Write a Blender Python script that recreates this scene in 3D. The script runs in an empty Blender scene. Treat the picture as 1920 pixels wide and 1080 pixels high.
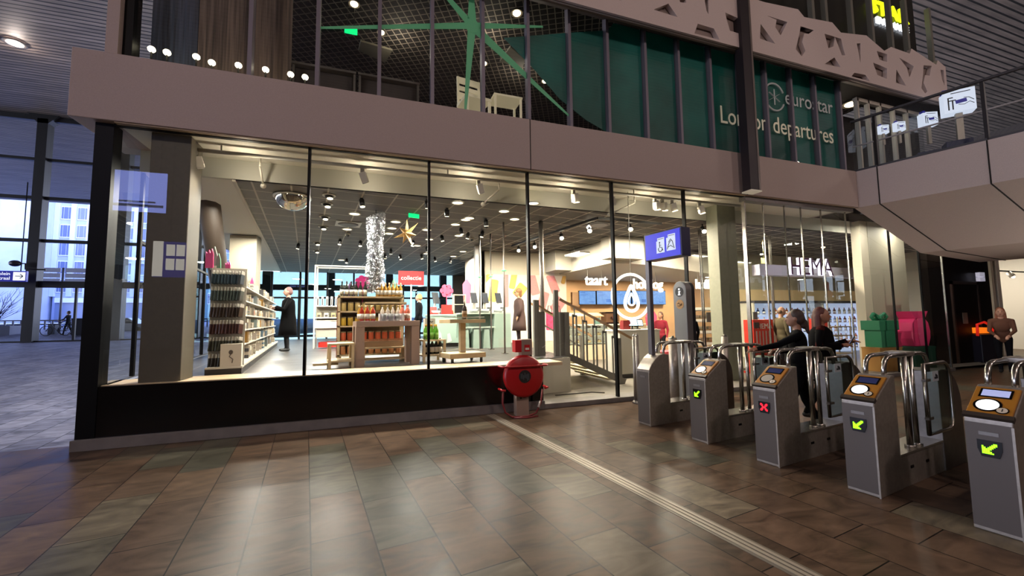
import bpy, bmesh, math, random
from mathutils import Vector, Matrix, Euler
random.seed(11)
SC = bpy.context.scene
COL = SC.collection
PI = math.pi
R = math.radians
# ------------------------------------------------------------------ camera (world: Y=0 is the shop front, X runs along it, Z up)
FOC, PITCH, ROLL, YAW = 764.0, R(4.38), R(-0.75), R(19.18)
CAM = Vector((0.0, -6.8635, 1.6))
_r = Vector((math.cos(YAW), -math.sin(YAW), 0)); _h = Vector((math.sin(YAW), math.cos(YAW), 0)); _z = Vector((0, 0, 1))
_f = _h*math.cos(PITCH) + _z*math.sin(PITCH); _u = -_h*math.sin(PITCH) + _z*math.cos(PITCH)
RV = _r*math.cos(ROLL) + _u*math.sin(ROLL); UV = -_r*math.sin(ROLL) + _u*math.cos(ROLL); FV = _f
cd = bpy.data.cameras.new('camera'); cam = bpy.data.objects.new('camera', cd); COL.objects.link(cam)
cd.sensor_fit = 'HORIZONTAL'; cd.sensor_width = 36.0; cd.lens = FOC*36.0/1920.0; cd.clip_start = 0.05; cd.clip_end = 500
m = Matrix((RV, UV, -FV)).transposed().to_4x4(); m.translation = CAM
cam.matrix_world = m
SC.camera = cam
def on(px, py, ax, val):
    """surveying aid: where the sight line through a photo pixel meets the plane (x, y or z = val)"""
    d = FV + RV*((px-960)/FOC) - UV*((py-540)/FOC)
    t = (val-CAM[ax])/d[ax]
    return CAM + d*t
GA = R(7.56)                                   # the hall's floor / ceiling grid is turned a little against the shop front
GX = Vector((math.cos(GA), math.sin(GA), 0)); GY = Vector((-math.sin(GA), math.cos(GA), 0))
def gp(o, u, v, z=0): return Vector((o[0], o[1], 0)) + GX*u + GY*v + Vector((0, 0, z))
# ------------------------------------------------------------------ materials
_MC = {}
def srgb(h):
    h = h.lstrip('#'); c = [int(h[i:i+2], 16)/255 for i in (0, 2, 4)]
    return tuple(x/12.92 if x <= .04045 else ((x+.055)/1.055)**2.4 for x in c)
def M(name, col='#808080', rough=.55, metal=0., em=None, es=0., noise=0., nscale=8., bump=0., spec=.5, trans=0.):
    if name in _MC: return _MC[name]
    c = srgb(col) if isinstance(col, str) else col
    mt = bpy.data.materials.new(name); mt.use_nodes = True; nt = mt.node_tree; N = nt.nodes; L = nt.links
    b = N['Principled BSDF']; b.inputs['Base Color'].default_value = (*c, 1); b.inputs['Roughness'].default_value = rough
    b.inputs['Metallic'].default_value = metal; b.inputs['Specular IOR Level'].default_value = spec
    if trans: b.inputs['Transmission Weight'].default_value = trans
    if noise or bump:
        tc = N.new('ShaderNodeTexCoord'); nz = N.new('ShaderNodeTexNoise'); nz.inputs['Scale'].default_value = nscale; nz.inputs['Detail'].default_value = 4
        L.new(tc.outputs['Object'], nz.inputs['Vector'])
        if noise:
            rp = N.new('ShaderNodeValToRGB'); e = rp.color_ramp.elements
            e[0].position = .3; e[1].position = .7
            e[0].color = (*[x*(1-noise) for x in c], 1); e[1].color = (*[min(1, x*(1+noise)) for x in c], 1)
            L.new(nz.outputs['Fac'], rp.inputs['Fac']); L.new(rp.outputs['Color'], b.inputs['Base Color'])
        if bump:
            bp = N.new('ShaderNodeBump'); bp.inputs['Strength'].default_value = bump; bp.inputs['Distance'].default_value = .01
            L.new(nz.outputs['Fac'], bp.inputs['Height']); L.new(bp.outputs['Normal'], b.inputs['Normal'])
    if em is not None:
        e = srgb(em) if isinstance(em, str) else em
        b.inputs['Emission Color'].default_value = (*e, 1); b.inputs['Emission Strength'].default_value = es
    _MC[name] = mt
    return mt
def nodes_mat(name):
    mt = bpy.data.materials.new(name); mt.use_nodes = True; nt = mt.node_tree
    return mt, nt.nodes, nt.links, nt.nodes['Principled BSDF']
def glass(name, tint=(.95, .98, .96), base=.04, edge=.55, dirt=0.):
    """thin architectural pane: see-through, with a reflection that grows towards grazing angles"""
    mt = bpy.data.materials.new(name); mt.use_nodes = True; N = mt.node_tree.nodes; L = mt.node_tree.links; N.clear()
    o = N.new('ShaderNodeOutputMaterial'); mx = N.new('ShaderNodeMixShader'); t = N.new('ShaderNodeBsdfTransparent'); g = N.new('ShaderNodeBsdfGlossy')
    t.inputs['Color'].default_value = (*tint, 1); g.inputs['Roughness'].default_value = .0
    lw = N.new('ShaderNodeLayerWeight'); lw.inputs['Blend'].default_value = .5
    p = N.new('ShaderNodeMath'); p.operation = 'POWER'; p.inputs[1].default_value = 4.0
    ml = N.new('ShaderNodeMath'); ml.operation = 'MULTIPLY_ADD'; ml.inputs[1].default_value = edge; ml.inputs[2].default_value = base
    L.new(lw.outputs['Facing'], p.inputs[0]); L.new(p.outputs[0], ml.inputs[0]); L.new(ml.outputs[0], mx.inputs['Fac'])
    L.new(t.outputs[0], mx.inputs[1]); L.new(g.outputs[0], mx.inputs[2]); L.new(mx.outputs[0], o.inputs['Surface'])
    return mt
# ------------------------------------------------------------------ mesh builder
class B:
    def __init__(s): s.v = []; s.f = []; s.mi = []; s.sm = []; s.cur = 0; s.smooth = False
    def mat(s, i): s.cur = i; return s
    def add(s, vs, fs, sm=False):
        n = len(s.v); s.v += [tuple(p) for p in vs]
        for f in fs: s.f.append([i+n for i in f]); s.mi.append(s.cur); s.sm.append(sm or s.smooth)
        return s
    def box(s, x0, x1, y0, y1, z0, z1):
        return s.add([(x0,y0,z0),(x1,y0,z0),(x1,y1,z0),(x0,y1,z0),(x0,y0,z1),(x1,y0,z1),(x1,y1,z1),(x0,y1,z1)],
                     [(3,2,1,0),(4,5,6,7),(0,1,5,4),(1,2,6,5),(2,3,7,6),(3,0,4,7)])
    def cb(s, c, d): return s.box(c[0]-d[0]/2, c[0]+d[0]/2, c[1]-d[1]/2, c[1]+d[1]/2, c[2]-d[2]/2, c[2]+d[2]/2)
    def ob(s, c, d, e):
        """box of size d centred at c turned by euler e"""
        q = Euler(e).to_matrix(); t = B().cb((0,0,0), d)
        return s.add([q@Vector(p)+Vector(c) for p in t.v], t.f)
    def quad(s, *p): return s.add(p, [tuple(range(len(p)))])
    def bar(s, p, q, w, h=None):
        """square bar from p to q"""
        p = Vector(p); q = Vector(q); d = (q-p); l = d.length; h = h or w
        rot = d.to_track_quat('Z', 'Y').to_matrix()
        vs = [rot@Vector((a*w/2, b*h/2, c)) + p for c in (0, l) for a, b in ((-1,-1),(1,-1),(1,1),(-1,1))]
        return s.add(vs, [(3,2,1,0),(4,5,6,7),(0,1,5,4),(1,2,6,5),(2,3,7,6),(3,0,4,7)])
    def cyl(s, p, q, r, n=12, r2=None, cap=True):
        p = Vector(p); q = Vector(q); d = q-p; r2 = r if r2 is None else r2
        rot = d.to_track_quat('Z', 'Y').to_matrix(); vs = []
        for c, rr in ((p, r), (q, r2)):
            for i in range(n): a = 2*PI*i/n; vs.append(rot@Vector((rr*math.cos(a), rr*math.sin(a), 0)) + c)
        s.add(vs, [(i, (i+1)%n, n+(i+1)%n, n+i) for i in range(n)], True)
        if cap: s.add(vs, [tuple(range(n-1, -1, -1)), tuple(range(n, 2*n))])
        return s
    def tube(s, path, r, n=8, closed=False):
        P = [Vector(p) for p in path]; k = len(P); vs = []
        T = []
        for i in range(k):
            a = P[i-1] if (i > 0 or closed) else P[i]; b = P[(i+1)%k] if (i < k-1 or closed) else P[i]
            T.append((b-a).normalized())
        ref = Vector((0,0,1)) if abs(T[0].z) < .9 else Vector((1,0,0))
        nx = T[0].cross(ref).normalized()
        for i in range(k):
            nx = (nx - T[i]*nx.dot(T[i])).normalized(); ny = T[i].cross(nx)
            for j in range(n): a = 2*PI*j/n; vs.append(P[i] + nx*(r*math.cos(a)) + ny*(r*math.sin(a)))
        fs = []
        for i in range(k if closed else k-1):
            for j in range(n):
                a = i*n+j; b = i*n+(j+1)%n; c = ((i+1)%k)*n+(j+1)%n; d = ((i+1)%k)*n+j
                fs.append((a, b, c, d))
        s.add(vs, fs, True)
        if not closed: s.add(vs, [tuple(range(n-1, -1, -1)), tuple(range((k-1)*n, k*n))])
        return s
    def lathe(s, prof, c=(0,0,0), n=16, sx=1., sy=1., cap=True):
        vs = []; k = len(prof)
        for r, z in prof:
            for j in range(n): a = 2*PI*j/n; vs.append((c[0]+r*sx*math.cos(a), c[1]+r*sy*math.sin(a), c[2]+z))
        s.add(vs, [(i*n+j, i*n+(j+1)%n, (i+1)*n+(j+1)%n, (i+1)*n+j) for i in range(k-1) for j in range(n)], True)
        if cap and prof[0][0] > 1e-4: s.add(vs, [tuple(range(n-1, -1, -1))])
        if cap and prof[-1][0] > 1e-4: s.add(vs, [tuple(range((k-1)*n, k*n))])
        return s
    def prism(s, poly, a, b, ax='y'):
        """closed outline extruded between a and b along an axis; outline is (x,z) for y, (y,z) for x, (x,y) for z"""
        f = {'y': lambda p, t: (p[0], t, p[1]), 'x': lambda p, t: (t, p[0], p[1]), 'z': lambda p, t: (p[0], p[1], t)}[ax]
        n = len(poly); vs = [f(p, a) for p in poly] + [f(p, b) for p in poly]
        return s.add(vs, [tuple(range(n)), tuple(range(2*n-1, n-1, -1))] + [(i, n+i, n+(i+1)%n, (i+1)%n) for i in range(n)])
    def ball(s, c, r, n=12, k=8):
        r = r if isinstance(r, (tuple, list)) else (r, r, r); vs = []
        for i in range(k+1):
            t = PI*i/k
            for j in range(n): a = 2*PI*j/n; vs.append((c[0]+r[0]*math.sin(t)*math.cos(a), c[1]+r[1]*math.sin(t)*math.sin(a), c[2]-r[2]*math.cos(t)))
        return s.add(vs, [(i*n+j, i*n+(j+1)%n, (i+1)*n+(j+1)%n, (i+1)*n+j) for i in range(k) for j in range(n)], True)
    def tf(s, mx): s.v = [tuple(mx@Vector(p)) for p in s.v]; return s
    def mesh(s, name, mats):
        me = bpy.data.meshes.new(name); me.from_pydata(s.v, [], s.f)
        for m_ in (mats if isinstance(mats, (list, tuple)) else [mats]): me.materials.append(m_)
        for p, i, q in zip(me.polygons, s.mi, s.sm): p.material_index = i; p.use_smooth = q
        bm = bmesh.new(); bm.from_mesh(me); bmesh.ops.remove_doubles(bm, verts=bm.verts, dist=1e-5); bmesh.ops.recalc_face_normals(bm, faces=bm.faces); bm.to_mesh(me); bm.free()
        me.update(); return me
# ------------------------------------------------------------------ objects
def link(name, data, parent=None, loc=(0,0,0), rz=0., bevel=0.):
    o = bpy.data.objects.new(name, data); COL.objects.link(o); o.location = loc
    o.rotation_euler = rz if isinstance(rz, (tuple, list)) else (0, 0, rz)
    if parent is not None: o.parent = parent
    if bevel:
        md = o.modifiers.new('edge', 'BEVEL'); md.width = bevel; md.segments = 2; md.limit_method = 'ANGLE'; md.angle_limit = R(40)
    return o
def tag(o, label, cat, group=None, kind=None):
    o['label'] = label; o['category'] = cat
    if group: o['group'] = group
    if kind: o['kind'] = kind
    return o
def thing(name, label, cat, loc=(0,0,0), rz=0., group=None):
    return tag(link(name, None, None, loc, rz), label, cat, group)
def part(name, b, mats, parent, loc=(0,0,0), rz=0., bevel=0., label=None):
    o = link(name, b.mesh(name, mats), parent, loc, rz, bevel)
    if label: o['label'] = label
    return o
def solo(name, b, mats, label, cat, loc=(0,0,0), rz=0., group=None, bevel=0.):
    return tag(link(name, b.mesh(name, mats), None, loc, rz, bevel), label, cat, group)
def struct(name, b, mats, label, cat='structure', loc=(0,0,0), rz=0., bevel=0., parent=None):
    o = link(name, b.mesh(name, mats), parent, loc, rz, bevel)
    if parent is None: tag(o, label, cat, None, 'structure')
    return o
def clone(root, loc=None, rz=None, label=None, group=None):
    def cp(o, par):
        c = o.copy(); COL.objects.link(c); c.parent = par
        for ch in list(o.children): cp(ch, c)
        return c
    r = cp(root, None)
    if loc is not None: r.location = loc
    if rz is not None: r.rotation_euler = (0, 0, rz) if not isinstance(rz, (tuple, list)) else rz
    if label: r['label'] = label
    if group: r['group'] = group
    return r
def text_mesh(body, size, ext=.005, spacing=1., bold=0., align='CENTER', sx=1.):
    """lettering in the XZ plane, facing -Y, baseline at z=0"""
    cu = bpy.data.curves.new('lettering', 'FONT'); cu.body = body; cu.size = size; cu.extrude = ext; cu.align_x = align
    cu.space_character = spacing; cu.offset = bold; cu.resolution_u = 3
    o = bpy.data.objects.new('lettering', cu); COL.objects.link(o)
    dg = bpy.context.evaluated_depsgraph_get(); dg.update()
    me = bpy.data.meshes.new_from_object(o.evaluated_get(dg))
    bpy.data.objects.remove(o); bpy.data.curves.remove(cu)
    me.transform(Matrix.Rotation(PI/2, 4, 'X')); me.transform(Matrix.Diagonal((sx, 1, 1, 1)))
    return me
def lettering(name, body, size, mat, parent, loc, rz=0., ext=.005, **k):
    me = text_mesh(body, size, ext, **k); me.materials.clear(); me.materials.append(mat)
    return link(name, me, parent, loc, rz)
def lamp(kind, name, loc, energy, col, size=.1, rot=(0,0,0), angle=90, blend=.5, sy=None):
    l = bpy.data.lights.new(name, kind); l.energy = energy; l.color = col
    if kind == 'AREA':
        l.size = size
        if sy: l.shape = 'RECTANGLE'; l.size_y = sy
        else: l.shape = 'DISK'
    else: l.shadow_soft_size = size
    if kind == 'SPOT': l.spot_size = R(angle); l.spot_blend = blend
    o = bpy.data.objects.new(name, l); COL.objects.link(o); o.location = loc; o.rotation_euler = rot
    return o
def aim(o, target):
    d = Vector(target) - o.location; o.rotation_euler = d.to_track_quat('-Z', 'Y').to_euler()
# ------------------------------------------------------------------ shared materials
steel = M('brushed_steel', '#938b82', .38, .62, noise=.12, nscale=30)
steel_dark = M('dull_steel', '#6f6a66', .42, .85, noise=.1, nscale=20)
chrome = M('polished_chrome', '#a5a19a', .24, 1.)
black = M('black_metal', '#060607', .5, 0., spec=.15)
blackgloss = M('black_gloss', '#060608', .18)
rubber = M('black_rubber', '#0c0c0c', .8)
white = M('white_paint', '#d8d4c8', .5)
cream = M('cream_panel', '#cfc6b0', .55)
wood_l = M('light_birch', '#cdb48a', .5, noise=.12, nscale=5)
wood_p = M('pale_pine', '#d9c39a', .55, noise=.1, nscale=9)
taupe = M('taupe_laminate', '#a08678', .5)
sage = M('sage_green_laminate', '#9fb5a6', .45)
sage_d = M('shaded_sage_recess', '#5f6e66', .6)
GLASS = glass('shop_glass', (.95,.98,.96), .065, .55); GLASS_H = glass('hall_glass', (.9, .93, .95), .05, .5); GLASS_U = glass('upper_glass', (.82, .85, .85), .06, .5)
GLASS_G = glass('gate_glass', (.78, .86, .84), .05, .4)
# ------------------------------------------------------------------ surfaces with a pattern
def tile_mat(name, ang, bw, bh, c1, c2, mortar, msize=.006, rough=.35, off=.5, veins=True, pal=None):
    mt, N, L, b = nodes_mat(name)
    g = N.new('ShaderNodeNewGeometry'); mp = N.new('ShaderNodeMapping'); mp.vector_type = 'POINT'; mp.inputs['Rotation'].default_value = (0, 0, ang)
    L.new(g.outputs['Position'], mp.inputs['Vector'])
    br = N.new('ShaderNodeTexBrick'); br.offset = off; br.squash = 1.
    for k, v in (('Scale', 1.), ('Mortar Size', msize), ('Mortar Smooth', .1), ('Bias', 0.), ('Brick Width', bw), ('Row Height', bh)): br.inputs[k].default_value = v
    br.inputs['Color1'].default_value = (0, 0, 0, 1); br.inputs['Color2'].default_value = (1, 1, 1, 1); br.inputs['Mortar'].default_value = (.5, .5, .5, 1)
    L.new(mp.outputs[0], br.inputs['Vector'])
    rp = N.new('ShaderNodeValToRGB'); e = rp.color_ramp.elements
    pal = pal or [(0, c1), (1, c2)]
    e[0].position = pal[0][0]; e[0].color = (*srgb(pal[0][1]), 1); e[1].position = pal[-1][0]; e[1].color = (*srgb(pal[-1][1]), 1)
    for q, c in pal[1:-1]: k = e.new(q); k.color = (*srgb(c), 1)
    L.new(br.outputs['Color'], rp.inputs['Fac'])
    last = rp.outputs['Color']
    nz = N.new('ShaderNodeTexNoise'); nz.inputs['Scale'].default_value = 1.6; nz.inputs['Detail'].default_value = 6; nz.inputs['Distortion'].default_value = 2.2 if veins else 0
    mp2 = N.new('ShaderNodeMapping'); mp2.inputs['Rotation'].default_value = (0, 0, ang+.7); mp2.inputs['Scale'].default_value = (1, 2.6, 1)
    # shift the veining by the tile's own random value so each slab has its own pattern
    va = N.new('ShaderNodeVectorMath'); va.operation = 'MULTIPLY_ADD'; va.inputs[1].default_value = (9, 7, 3)
    L.new(br.outputs['Color'], va.inputs[0]); L.new(g.outputs['Position'], va.inputs[2]); L.new(va.outputs[0], mp2.inputs['Vector']); L.new(mp2.outputs[0], nz.inputs['Vector'])
    r2 = N.new('ShaderNodeMapRange'); r2.inputs['From Min'].default_value = .3; r2.inputs['From Max'].default_value = .7
    r2.inputs['To Min'].default_value = .5 if veins else .9; r2.inputs['To Max'].default_value = 1.42 if veins else 1.1
    L.new(nz.outputs['Fac'], r2.inputs['Value'])
    vm = N.new('ShaderNodeVectorMath'); vm.operation = 'SCALE'; L.new(last, vm.inputs[0]); L.new(r2.outputs[0], vm.inputs['Scale'])
    mx = N.new('ShaderNodeMix'); mx.data_type = 'RGBA'; mx.inputs['B'].default_value = (*srgb(mortar), 1)
    L.new(br.outputs['Fac'], mx.inputs['Factor']); L.new(vm.outputs[0], mx.inputs['A']); L.new(mx.outputs['Result'], b.inputs['Base Color'])
    b.inputs['Specular IOR Level'].default_value = .07 if veins else .5
    b.inputs['Roughness'].default_value = rough
    rr = N.new('ShaderNodeMapRange'); rr.inputs['To Min'].default_value = rough-.06; rr.inputs['To Max'].default_value = rough+.14
    L.new(nz.outputs['Fac'], rr.inputs['Value']); L.new(rr.outputs[0], b.inputs['Roughness'])
    bp = N.new('ShaderNodeBump'); bp.inputs['Strength'].default_value = .25; bp.inputs['Distance'].default_value = .004; bp.invert = True
    L.new(br.outputs['Fac'], bp.inputs['Height']); L.new(bp.outputs['Normal'], b.inputs['Normal'])
    return mt
PAL = [(0, '#4c3d32'), (.3, '#564437'), (.55, '#4d3e33'), (.76, '#5b493a'), (.82, '#434037'), (.92, '#4b473d'), (1, '#675b4c')]
stone = tile_mat('hall_stone_slabs', -GA-PI/2, .85, .42, '', '', '#120d09', .005, .30, .37, True, PAL)
plaza = tile_mat('plaza_stone_slabs', -GA-PI/2, .95, .40, '', '', '#3e4150', .007, .5, .5, True, [(0, '#70728a'), (.5, '#80829a'), (1, '#9091a8')])
shop_tile = tile_mat('shop_floor_tiles', -GA, .9, .6, '', '', '#8f8a80', .006, .3, 0., False, [(0, '#3a3735'), (1, '#45423f')])
low_tile = tile_mat('entrance_floor_tiles', -GA, .6, .6, '', '', '#6c675d', .006, .3, 0., False, [(0, '#6a655d'), (1, '#7b756b')])
ceil_a = tile_mat('ceiling_panels_grey', -GA, .6, .6, '', '', '#a59c8f', .016, .6, 0., False, [(0, '#45403b'), (1, '#4d4842')])
ceil_b = tile_mat('ceiling_panels_dark', -GA, .6, .6, '', '', '#cfc6b8', .017, .6, 0., False, [(0, '#1a1715'), (1, '#211d1a')])
def slat_mat(name, per, dark, light, ang=0., duty=.72):
    mt, N, L, b = nodes_mat(name)
    g = N.new('ShaderNodeNewGeometry'); mp = N.new('ShaderNodeMapping'); mp.inputs['Rotation'].default_value = (0, 0, ang); L.new(g.outputs['Position'], mp.inputs['Vector'])
    sp = N.new('ShaderNodeSeparateXYZ'); L.new(mp.outputs[0], sp.inputs[0])
    md = N.new('ShaderNodeMath'); md.operation = 'MODULO'; md.inputs[1].default_value = per
    ad = N.new('ShaderNodeMath'); ad.operation = 'ADD'; ad.inputs[1].default_value = 400*per; L.new(sp.outputs['Y'], ad.inputs[0]); L.new(ad.outputs[0], md.inputs[0])
    gt = N.new('ShaderNodeMath'); gt.operation = 'GREATER_THAN'; gt.inputs[1].default_value = per*duty; L.new(md.outputs[0], gt.inputs[0])
    nz = N.new('ShaderNodeTexNoise'); nz.inputs['Scale'].default_value = 1.; m2 = N.new('ShaderNodeMapping'); m2.inputs['Scale'].default_value = (.5, 1.0/per*1.3, 1)
    L.new(mp.outputs[0], m2.inputs['Vector']); L.new(m2.outputs[0], nz.inputs['Vector'])
    r = N.new('ShaderNodeValToRGB'); c = srgb(light); r.color_ramp.elements[0].position = .3; r.color_ramp.elements[1].position = .7
    r.color_ramp.elements[0].color = (*[x*.62 for x in c], 1); r.color_ramp.elements[1].color = (*[x*1.3 for x in c], 1); L.new(nz.outputs['Fac'], r.inputs['Fac'])
    mx = N.new('ShaderNodeMix'); mx.data_type = 'RGBA'; mx.inputs['B'].default_value = (*srgb(dark), 1)
    L.new(gt.outputs[0], mx.inputs['Factor']); L.new(r.outputs['Color'], mx.inputs['A']); L.new(mx.outputs['Result'], b.inputs['Base Color'])
    b.inputs['Roughness'].default_value = .6
    return mt
slats = slat_mat('slatted_timber', .29, '#0e0c0c', '#6a5f57')
fascia_m = M('fascia_plaster', '#a0908a', .62, noise=.05, nscale=60, bump=.05)
bridge_m = M('bridge_plaster', '#b3a59e', .62, noise=.05, nscale=60, bump=.05)
stone_trim = M('plinth_stone', '#6f6a66', .5, noise=.15, nscale=6)
greyboard = M('grey_plaster', '#a7a294', .6)
beige_w = M('beige_wall', '#c9bfa9', .6)
mdark = M('charcoal_mullion', '#57535a', .45, .4)
# ------------------------------------------------------------------ hall floor, plaza, ceiling, closing walls
struct('floor', B().quad((-3.6,-26,0),(42,-26,0),(42,26,0),(15.4,26,0),(15.4,.02,0),(-3.6,.02,0)) if False else B().quad((-70,-26,0),(45,-26,0),(45,.3,0),(-70,.3,0)), stone, 'brown stone slab floor of the station hall', 'floor')
struct('floor_plaza', B().quad((-70,.3,.0),(-3.5,.3,.0),(-7.2,28,.53),(-70,28,.53)).quad((-70,28,.53),(-7.2,28,.53),(0,33,1.0),(-75,33,1.0)).quad((-75,33,1.0),(0,33,1.0),(30,110,2.4),(-110,110,2.4)), plaza, 'pale bluish stone paving sloping out to the square', 'floor')
struct('floor_right', B().quad((15.4,.3,0),(45,.3,0),(45,26,0),(15.4,26,0)), stone, 'stone floor running into the shops on the far right', 'floor')
struct('ceiling', B().box(-70,45,-26,53,15.5,15.8), slats, 'dark slatted timber ceiling high above the hall', 'ceiling')
struct('wall_back', B().box(-70,45,-26.3,-26,0,15.5), M('far_hall_wall', '#3a312b', .8), 'dark hall wall behind the viewer', 'wall')
struct('wall_right', B().box(45,45.3,-26,30,0,15.5), M('far_hall_wall'), 'dark hall wall on the far right', 'wall')
# ------------------------------------------------------------------ shop front base
XL, XE = -3.5, 2.96
struct('trim_1', B().box(-3.56,XE,-.06,.16,0,.14), stone_trim, 'grey stone plinth under the black shop window base', 'trim', bevel=.004)
struct('trim_2', B().box(XE,15.4,-.06,.3,0,.085), stone_trim, 'low stone threshold under the entrance windows', 'trim', bevel=.004)
struct('wall_front', B().box(XL,XE,.0,.06,.14,.79), blackgloss, 'gloss black panel under the shop windows', 'wall')
struct('trim_3', B().box(XL,XE+.42,.06,.66,.74,.80), M('pale_ledge_wood', '#cdb493', .45, noise=.12, nscale=3), 'pale wooden display ledge behind the shop windows', 'trim')
struct('pillar_corner', B().box(-3.54,-3.34,-.01,.2,.14,4.33), black, 'black corner post of the shop front', 'post')
MX = [-3.34, -.93, .92, 2.73, 4.54, 6.33, 8.03]
for i in range(6):
    a, c = MX[i], MX[i+1]; z0 = .8 if i < 3 else (.085)
    if i == 3:
        pb = B().quad((a,.03,.8),(XE,.03,.8),(XE,.03,.09),(c,.03,.09),(c,.03,4.33),(a,.03,4.33))
    else: pb = B().quad((a,.03,z0),(c,.03,z0),(c,.03,4.33),(a,.03,4.33))
    w = struct('window_%d' % (i+1), pb, GLASS, 'tall clear shop window pane, number %d along the front from the black corner post' % (i+1), 'window')
    wd = .038 if i < 4 else .03
    struct('mullion', B().box(c-wd/2, c+wd/2, 0, .09, .8 if i < 2 else .085, 4.33), black if i < 5 else chrome, '', parent=w)
    struct('head_trim', B().box(a, c, -.02, .05, 4.31, 4.335), black, '', parent=w)
# left return window of the shop
sg = lambda v, z: (-3.34-.1327*v, .1+v, z)
w = struct('window_7', B().quad(sg(0,.8), sg(1.0,.8), sg(1.0,4.33), sg(0,4.33)), GLASS, 'side window pane of the shop next to the black corner post', 'window')
struct('mullion', B().bar(sg(1.0,.8), sg(1.0,4.33), .05), black, '', parent=w)
w = struct('window_8', B().quad(sg(1.0,.8), sg(14.9,.8), sg(14.9,4.33), sg(1.0,4.33)), GLASS, 'long side glazing of the shop towards the square', 'window')
for v in (3.2, 5.6, 8., 10.4, 12.8): struct('mullion', B().bar(sg(v,.8), sg(v,4.33), .06), black, '', parent=w)
struct('mullion', B().bar(sg(1.0,2.9), sg(14.9,2.9), .05), black, '', parent=w)
struct('wall_left', B().prism([(-3.34,.1),(-5.32,15),(-5.26,15),(-3.28,.1)], 0, .8, 'z'), M('dark_base', '#1c1a1a', .5), 'low dark base wall under the side glazing of the shop', 'wall')
# ------------------------------------------------------------------ fascia band with joints
fj = B().box(-3.78,11.75,-.12,1.2,4.335,5.28)
f = struct('trim_4', fj, fascia_m, 'broad mauve grey plaster fascia above the shop windows', 'fascia', bevel=.01)
for x in (2.74, 8.0): struct('joint', B().box(x-.008,x+.008,-.124,-.1,4.33,5.285), M('joint_shadow', '#1d1a19', .9), '', parent=f)
struct('tan_edge', B().box(-3.3,11.6,-.1,.0,4.318,4.336), M('tan_edge_strip', '#8d7a66', .6), '', parent=f)
# ------------------------------------------------------------------ shop interior shell
struct('floor_shop', B().quad((-3.3,.5,.78),(3.3,.5,.78),(3.45,.9,.78),(4.0,1.0,.78),(4.75,6.6,.78),(9.5,9.,.78),(9.5,15,.78),(-5.3,15,.78)), shop_tile, 'dark grey tiled sales floor raised behind the display ledge', 'floor')
struct('floor_entrance', B().quad((2.97,.06,.082),(19.9,.06,.082),(19.9,15,.082),(2.97,15,.082)), low_tile, 'grey tiled floor of the lower entrance area', 'floor')
struct('ceiling_soffit', B().box(-3.3,11.6,.05,1.06,4.33,4.36), M('soffit_paint', '#dcd6c6', .6), 'pale soffit just behind the top of the shop windows', 'ceiling')
bk = B()
p0, p1, p2, p3 = (-3.45,.93), (19.9,1.14), (19.9,1.2), (-3.45,1.0)
bk.prism([p0,p1,p2,p3], 4.0, 4.36, 'z')
struct('ceiling_bulkhead', bk, M('bulkhead_grey', '#bdbaac', .6), 'grey bulkhead where the shop ceiling steps down', 'ceiling')
def cl(v): return (3.75-.1327*v, 1.0+v)
a0, a1 = cl(0), cl(14)
struct('ceiling_sales', B().quad((-2.2-.13*-.05,.95,4.0),(a0[0],a0[1],4.0),(a1[0],a1[1],4.0),(-4.06,15,4.0)), ceil_a, 'grey panelled ceiling with thin light joints above the sales floor', 'ceiling')
struct('ceiling_food', B().quad((a0[0],a0[1],4.0),(19.9,1.15,4.0),(19.9,15,4.0),(a1[0],a1[1],4.0)), ceil_b, 'nearly black panelled ceiling with a white grid above the food corner', 'ceiling')
struct('ceiling_edge', B().quad((-3.45,.95,4.02),(-2.2,.95,4.02),(-4.06,15,4.02),(-5.3,15,4.02)), M('soffit_paint'), 'pale ceiling strip along the side glazing', 'ceiling')
struct('ceiling_strip', B().bar((-2.2,.98,3.99),(-4.06,15,3.99),.05), M('pale_strip', '#c7bfae', .5), 'light metal edge strip of the panelled ceiling', 'trim')
# back glazing of the sales floor
yb = 14.9
w = struct('window_9', B().quad((-5.3,yb,.78),(4.2,yb,.78),(4.2,yb,4.0),(-5.3,yb,4.0)), glass('back_glass', (.13,.20,.20), .03, .3), 'glazing at the far end of the sales floor', 'window')
for x in (-4.4,-3.2,-2.0,-.8,.4,1.6,2.9): struct('mullion', B().box(x-.04,x+.04,yb-.06,yb+.06,.78,4.), black, '', parent=w)
struct('transom', B().box(-5.3,4.2,yb-.06,yb+.06,2.72,2.8), black, '', parent=w)
struct('wall_back_shop', B().box(4.2,9.5,yb-.02,yb+.2,.0,4.2), M('dusky_wall', '#4a4a46', .7), 'grey rear wall of the shop beyond the checkout', 'wall')
# mural wall, food wall, dropped ceiling
muralw = on(903,560,1,6.9); mx1 = on(1062,560,1,6.9).x
struct('wall_mural', B().box(muralw.x,mx1,6.9,7.05,.0,4.05), beige_w, 'beige wall behind the checkout carrying the pastel mural', 'wall')
struct('wall_mural_side', B().box(muralw.x-.0,muralw.x+.12,6.9,9.5,.0,4.05), beige_w, 'return of the beige mural wall', 'wall')
struct('wall_food', B().box(mx1,22,8.9,9.05,.0,4.05), M('honey_wood_wall', '#c49a6c', .55, noise=.06, nscale=3), 'honey coloured wooden wall behind the food counter', 'wall')
dl = B().box(6.82,9.,3.66,8.9,3.25,4.0)
struct('ceiling_drop', B().prism([(6.7,6.3),(6.83,3.66),(8.24,3.72),(15.3,6.6),(22,6.6),(22,8.9),(6.6,8.9)], 3.25, 3.99, 'z'), M('dropped_white', '#cbc5b6', .6), 'white dropped ceiling box over the food counter', 'ceiling')
struct('ceiling_drop_box', B().box(6.55,7.75,3.3,3.75,3.35,3.99), M('dropped_white'), 'white duct box in front of the dropped ceiling', 'ceiling')
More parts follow.
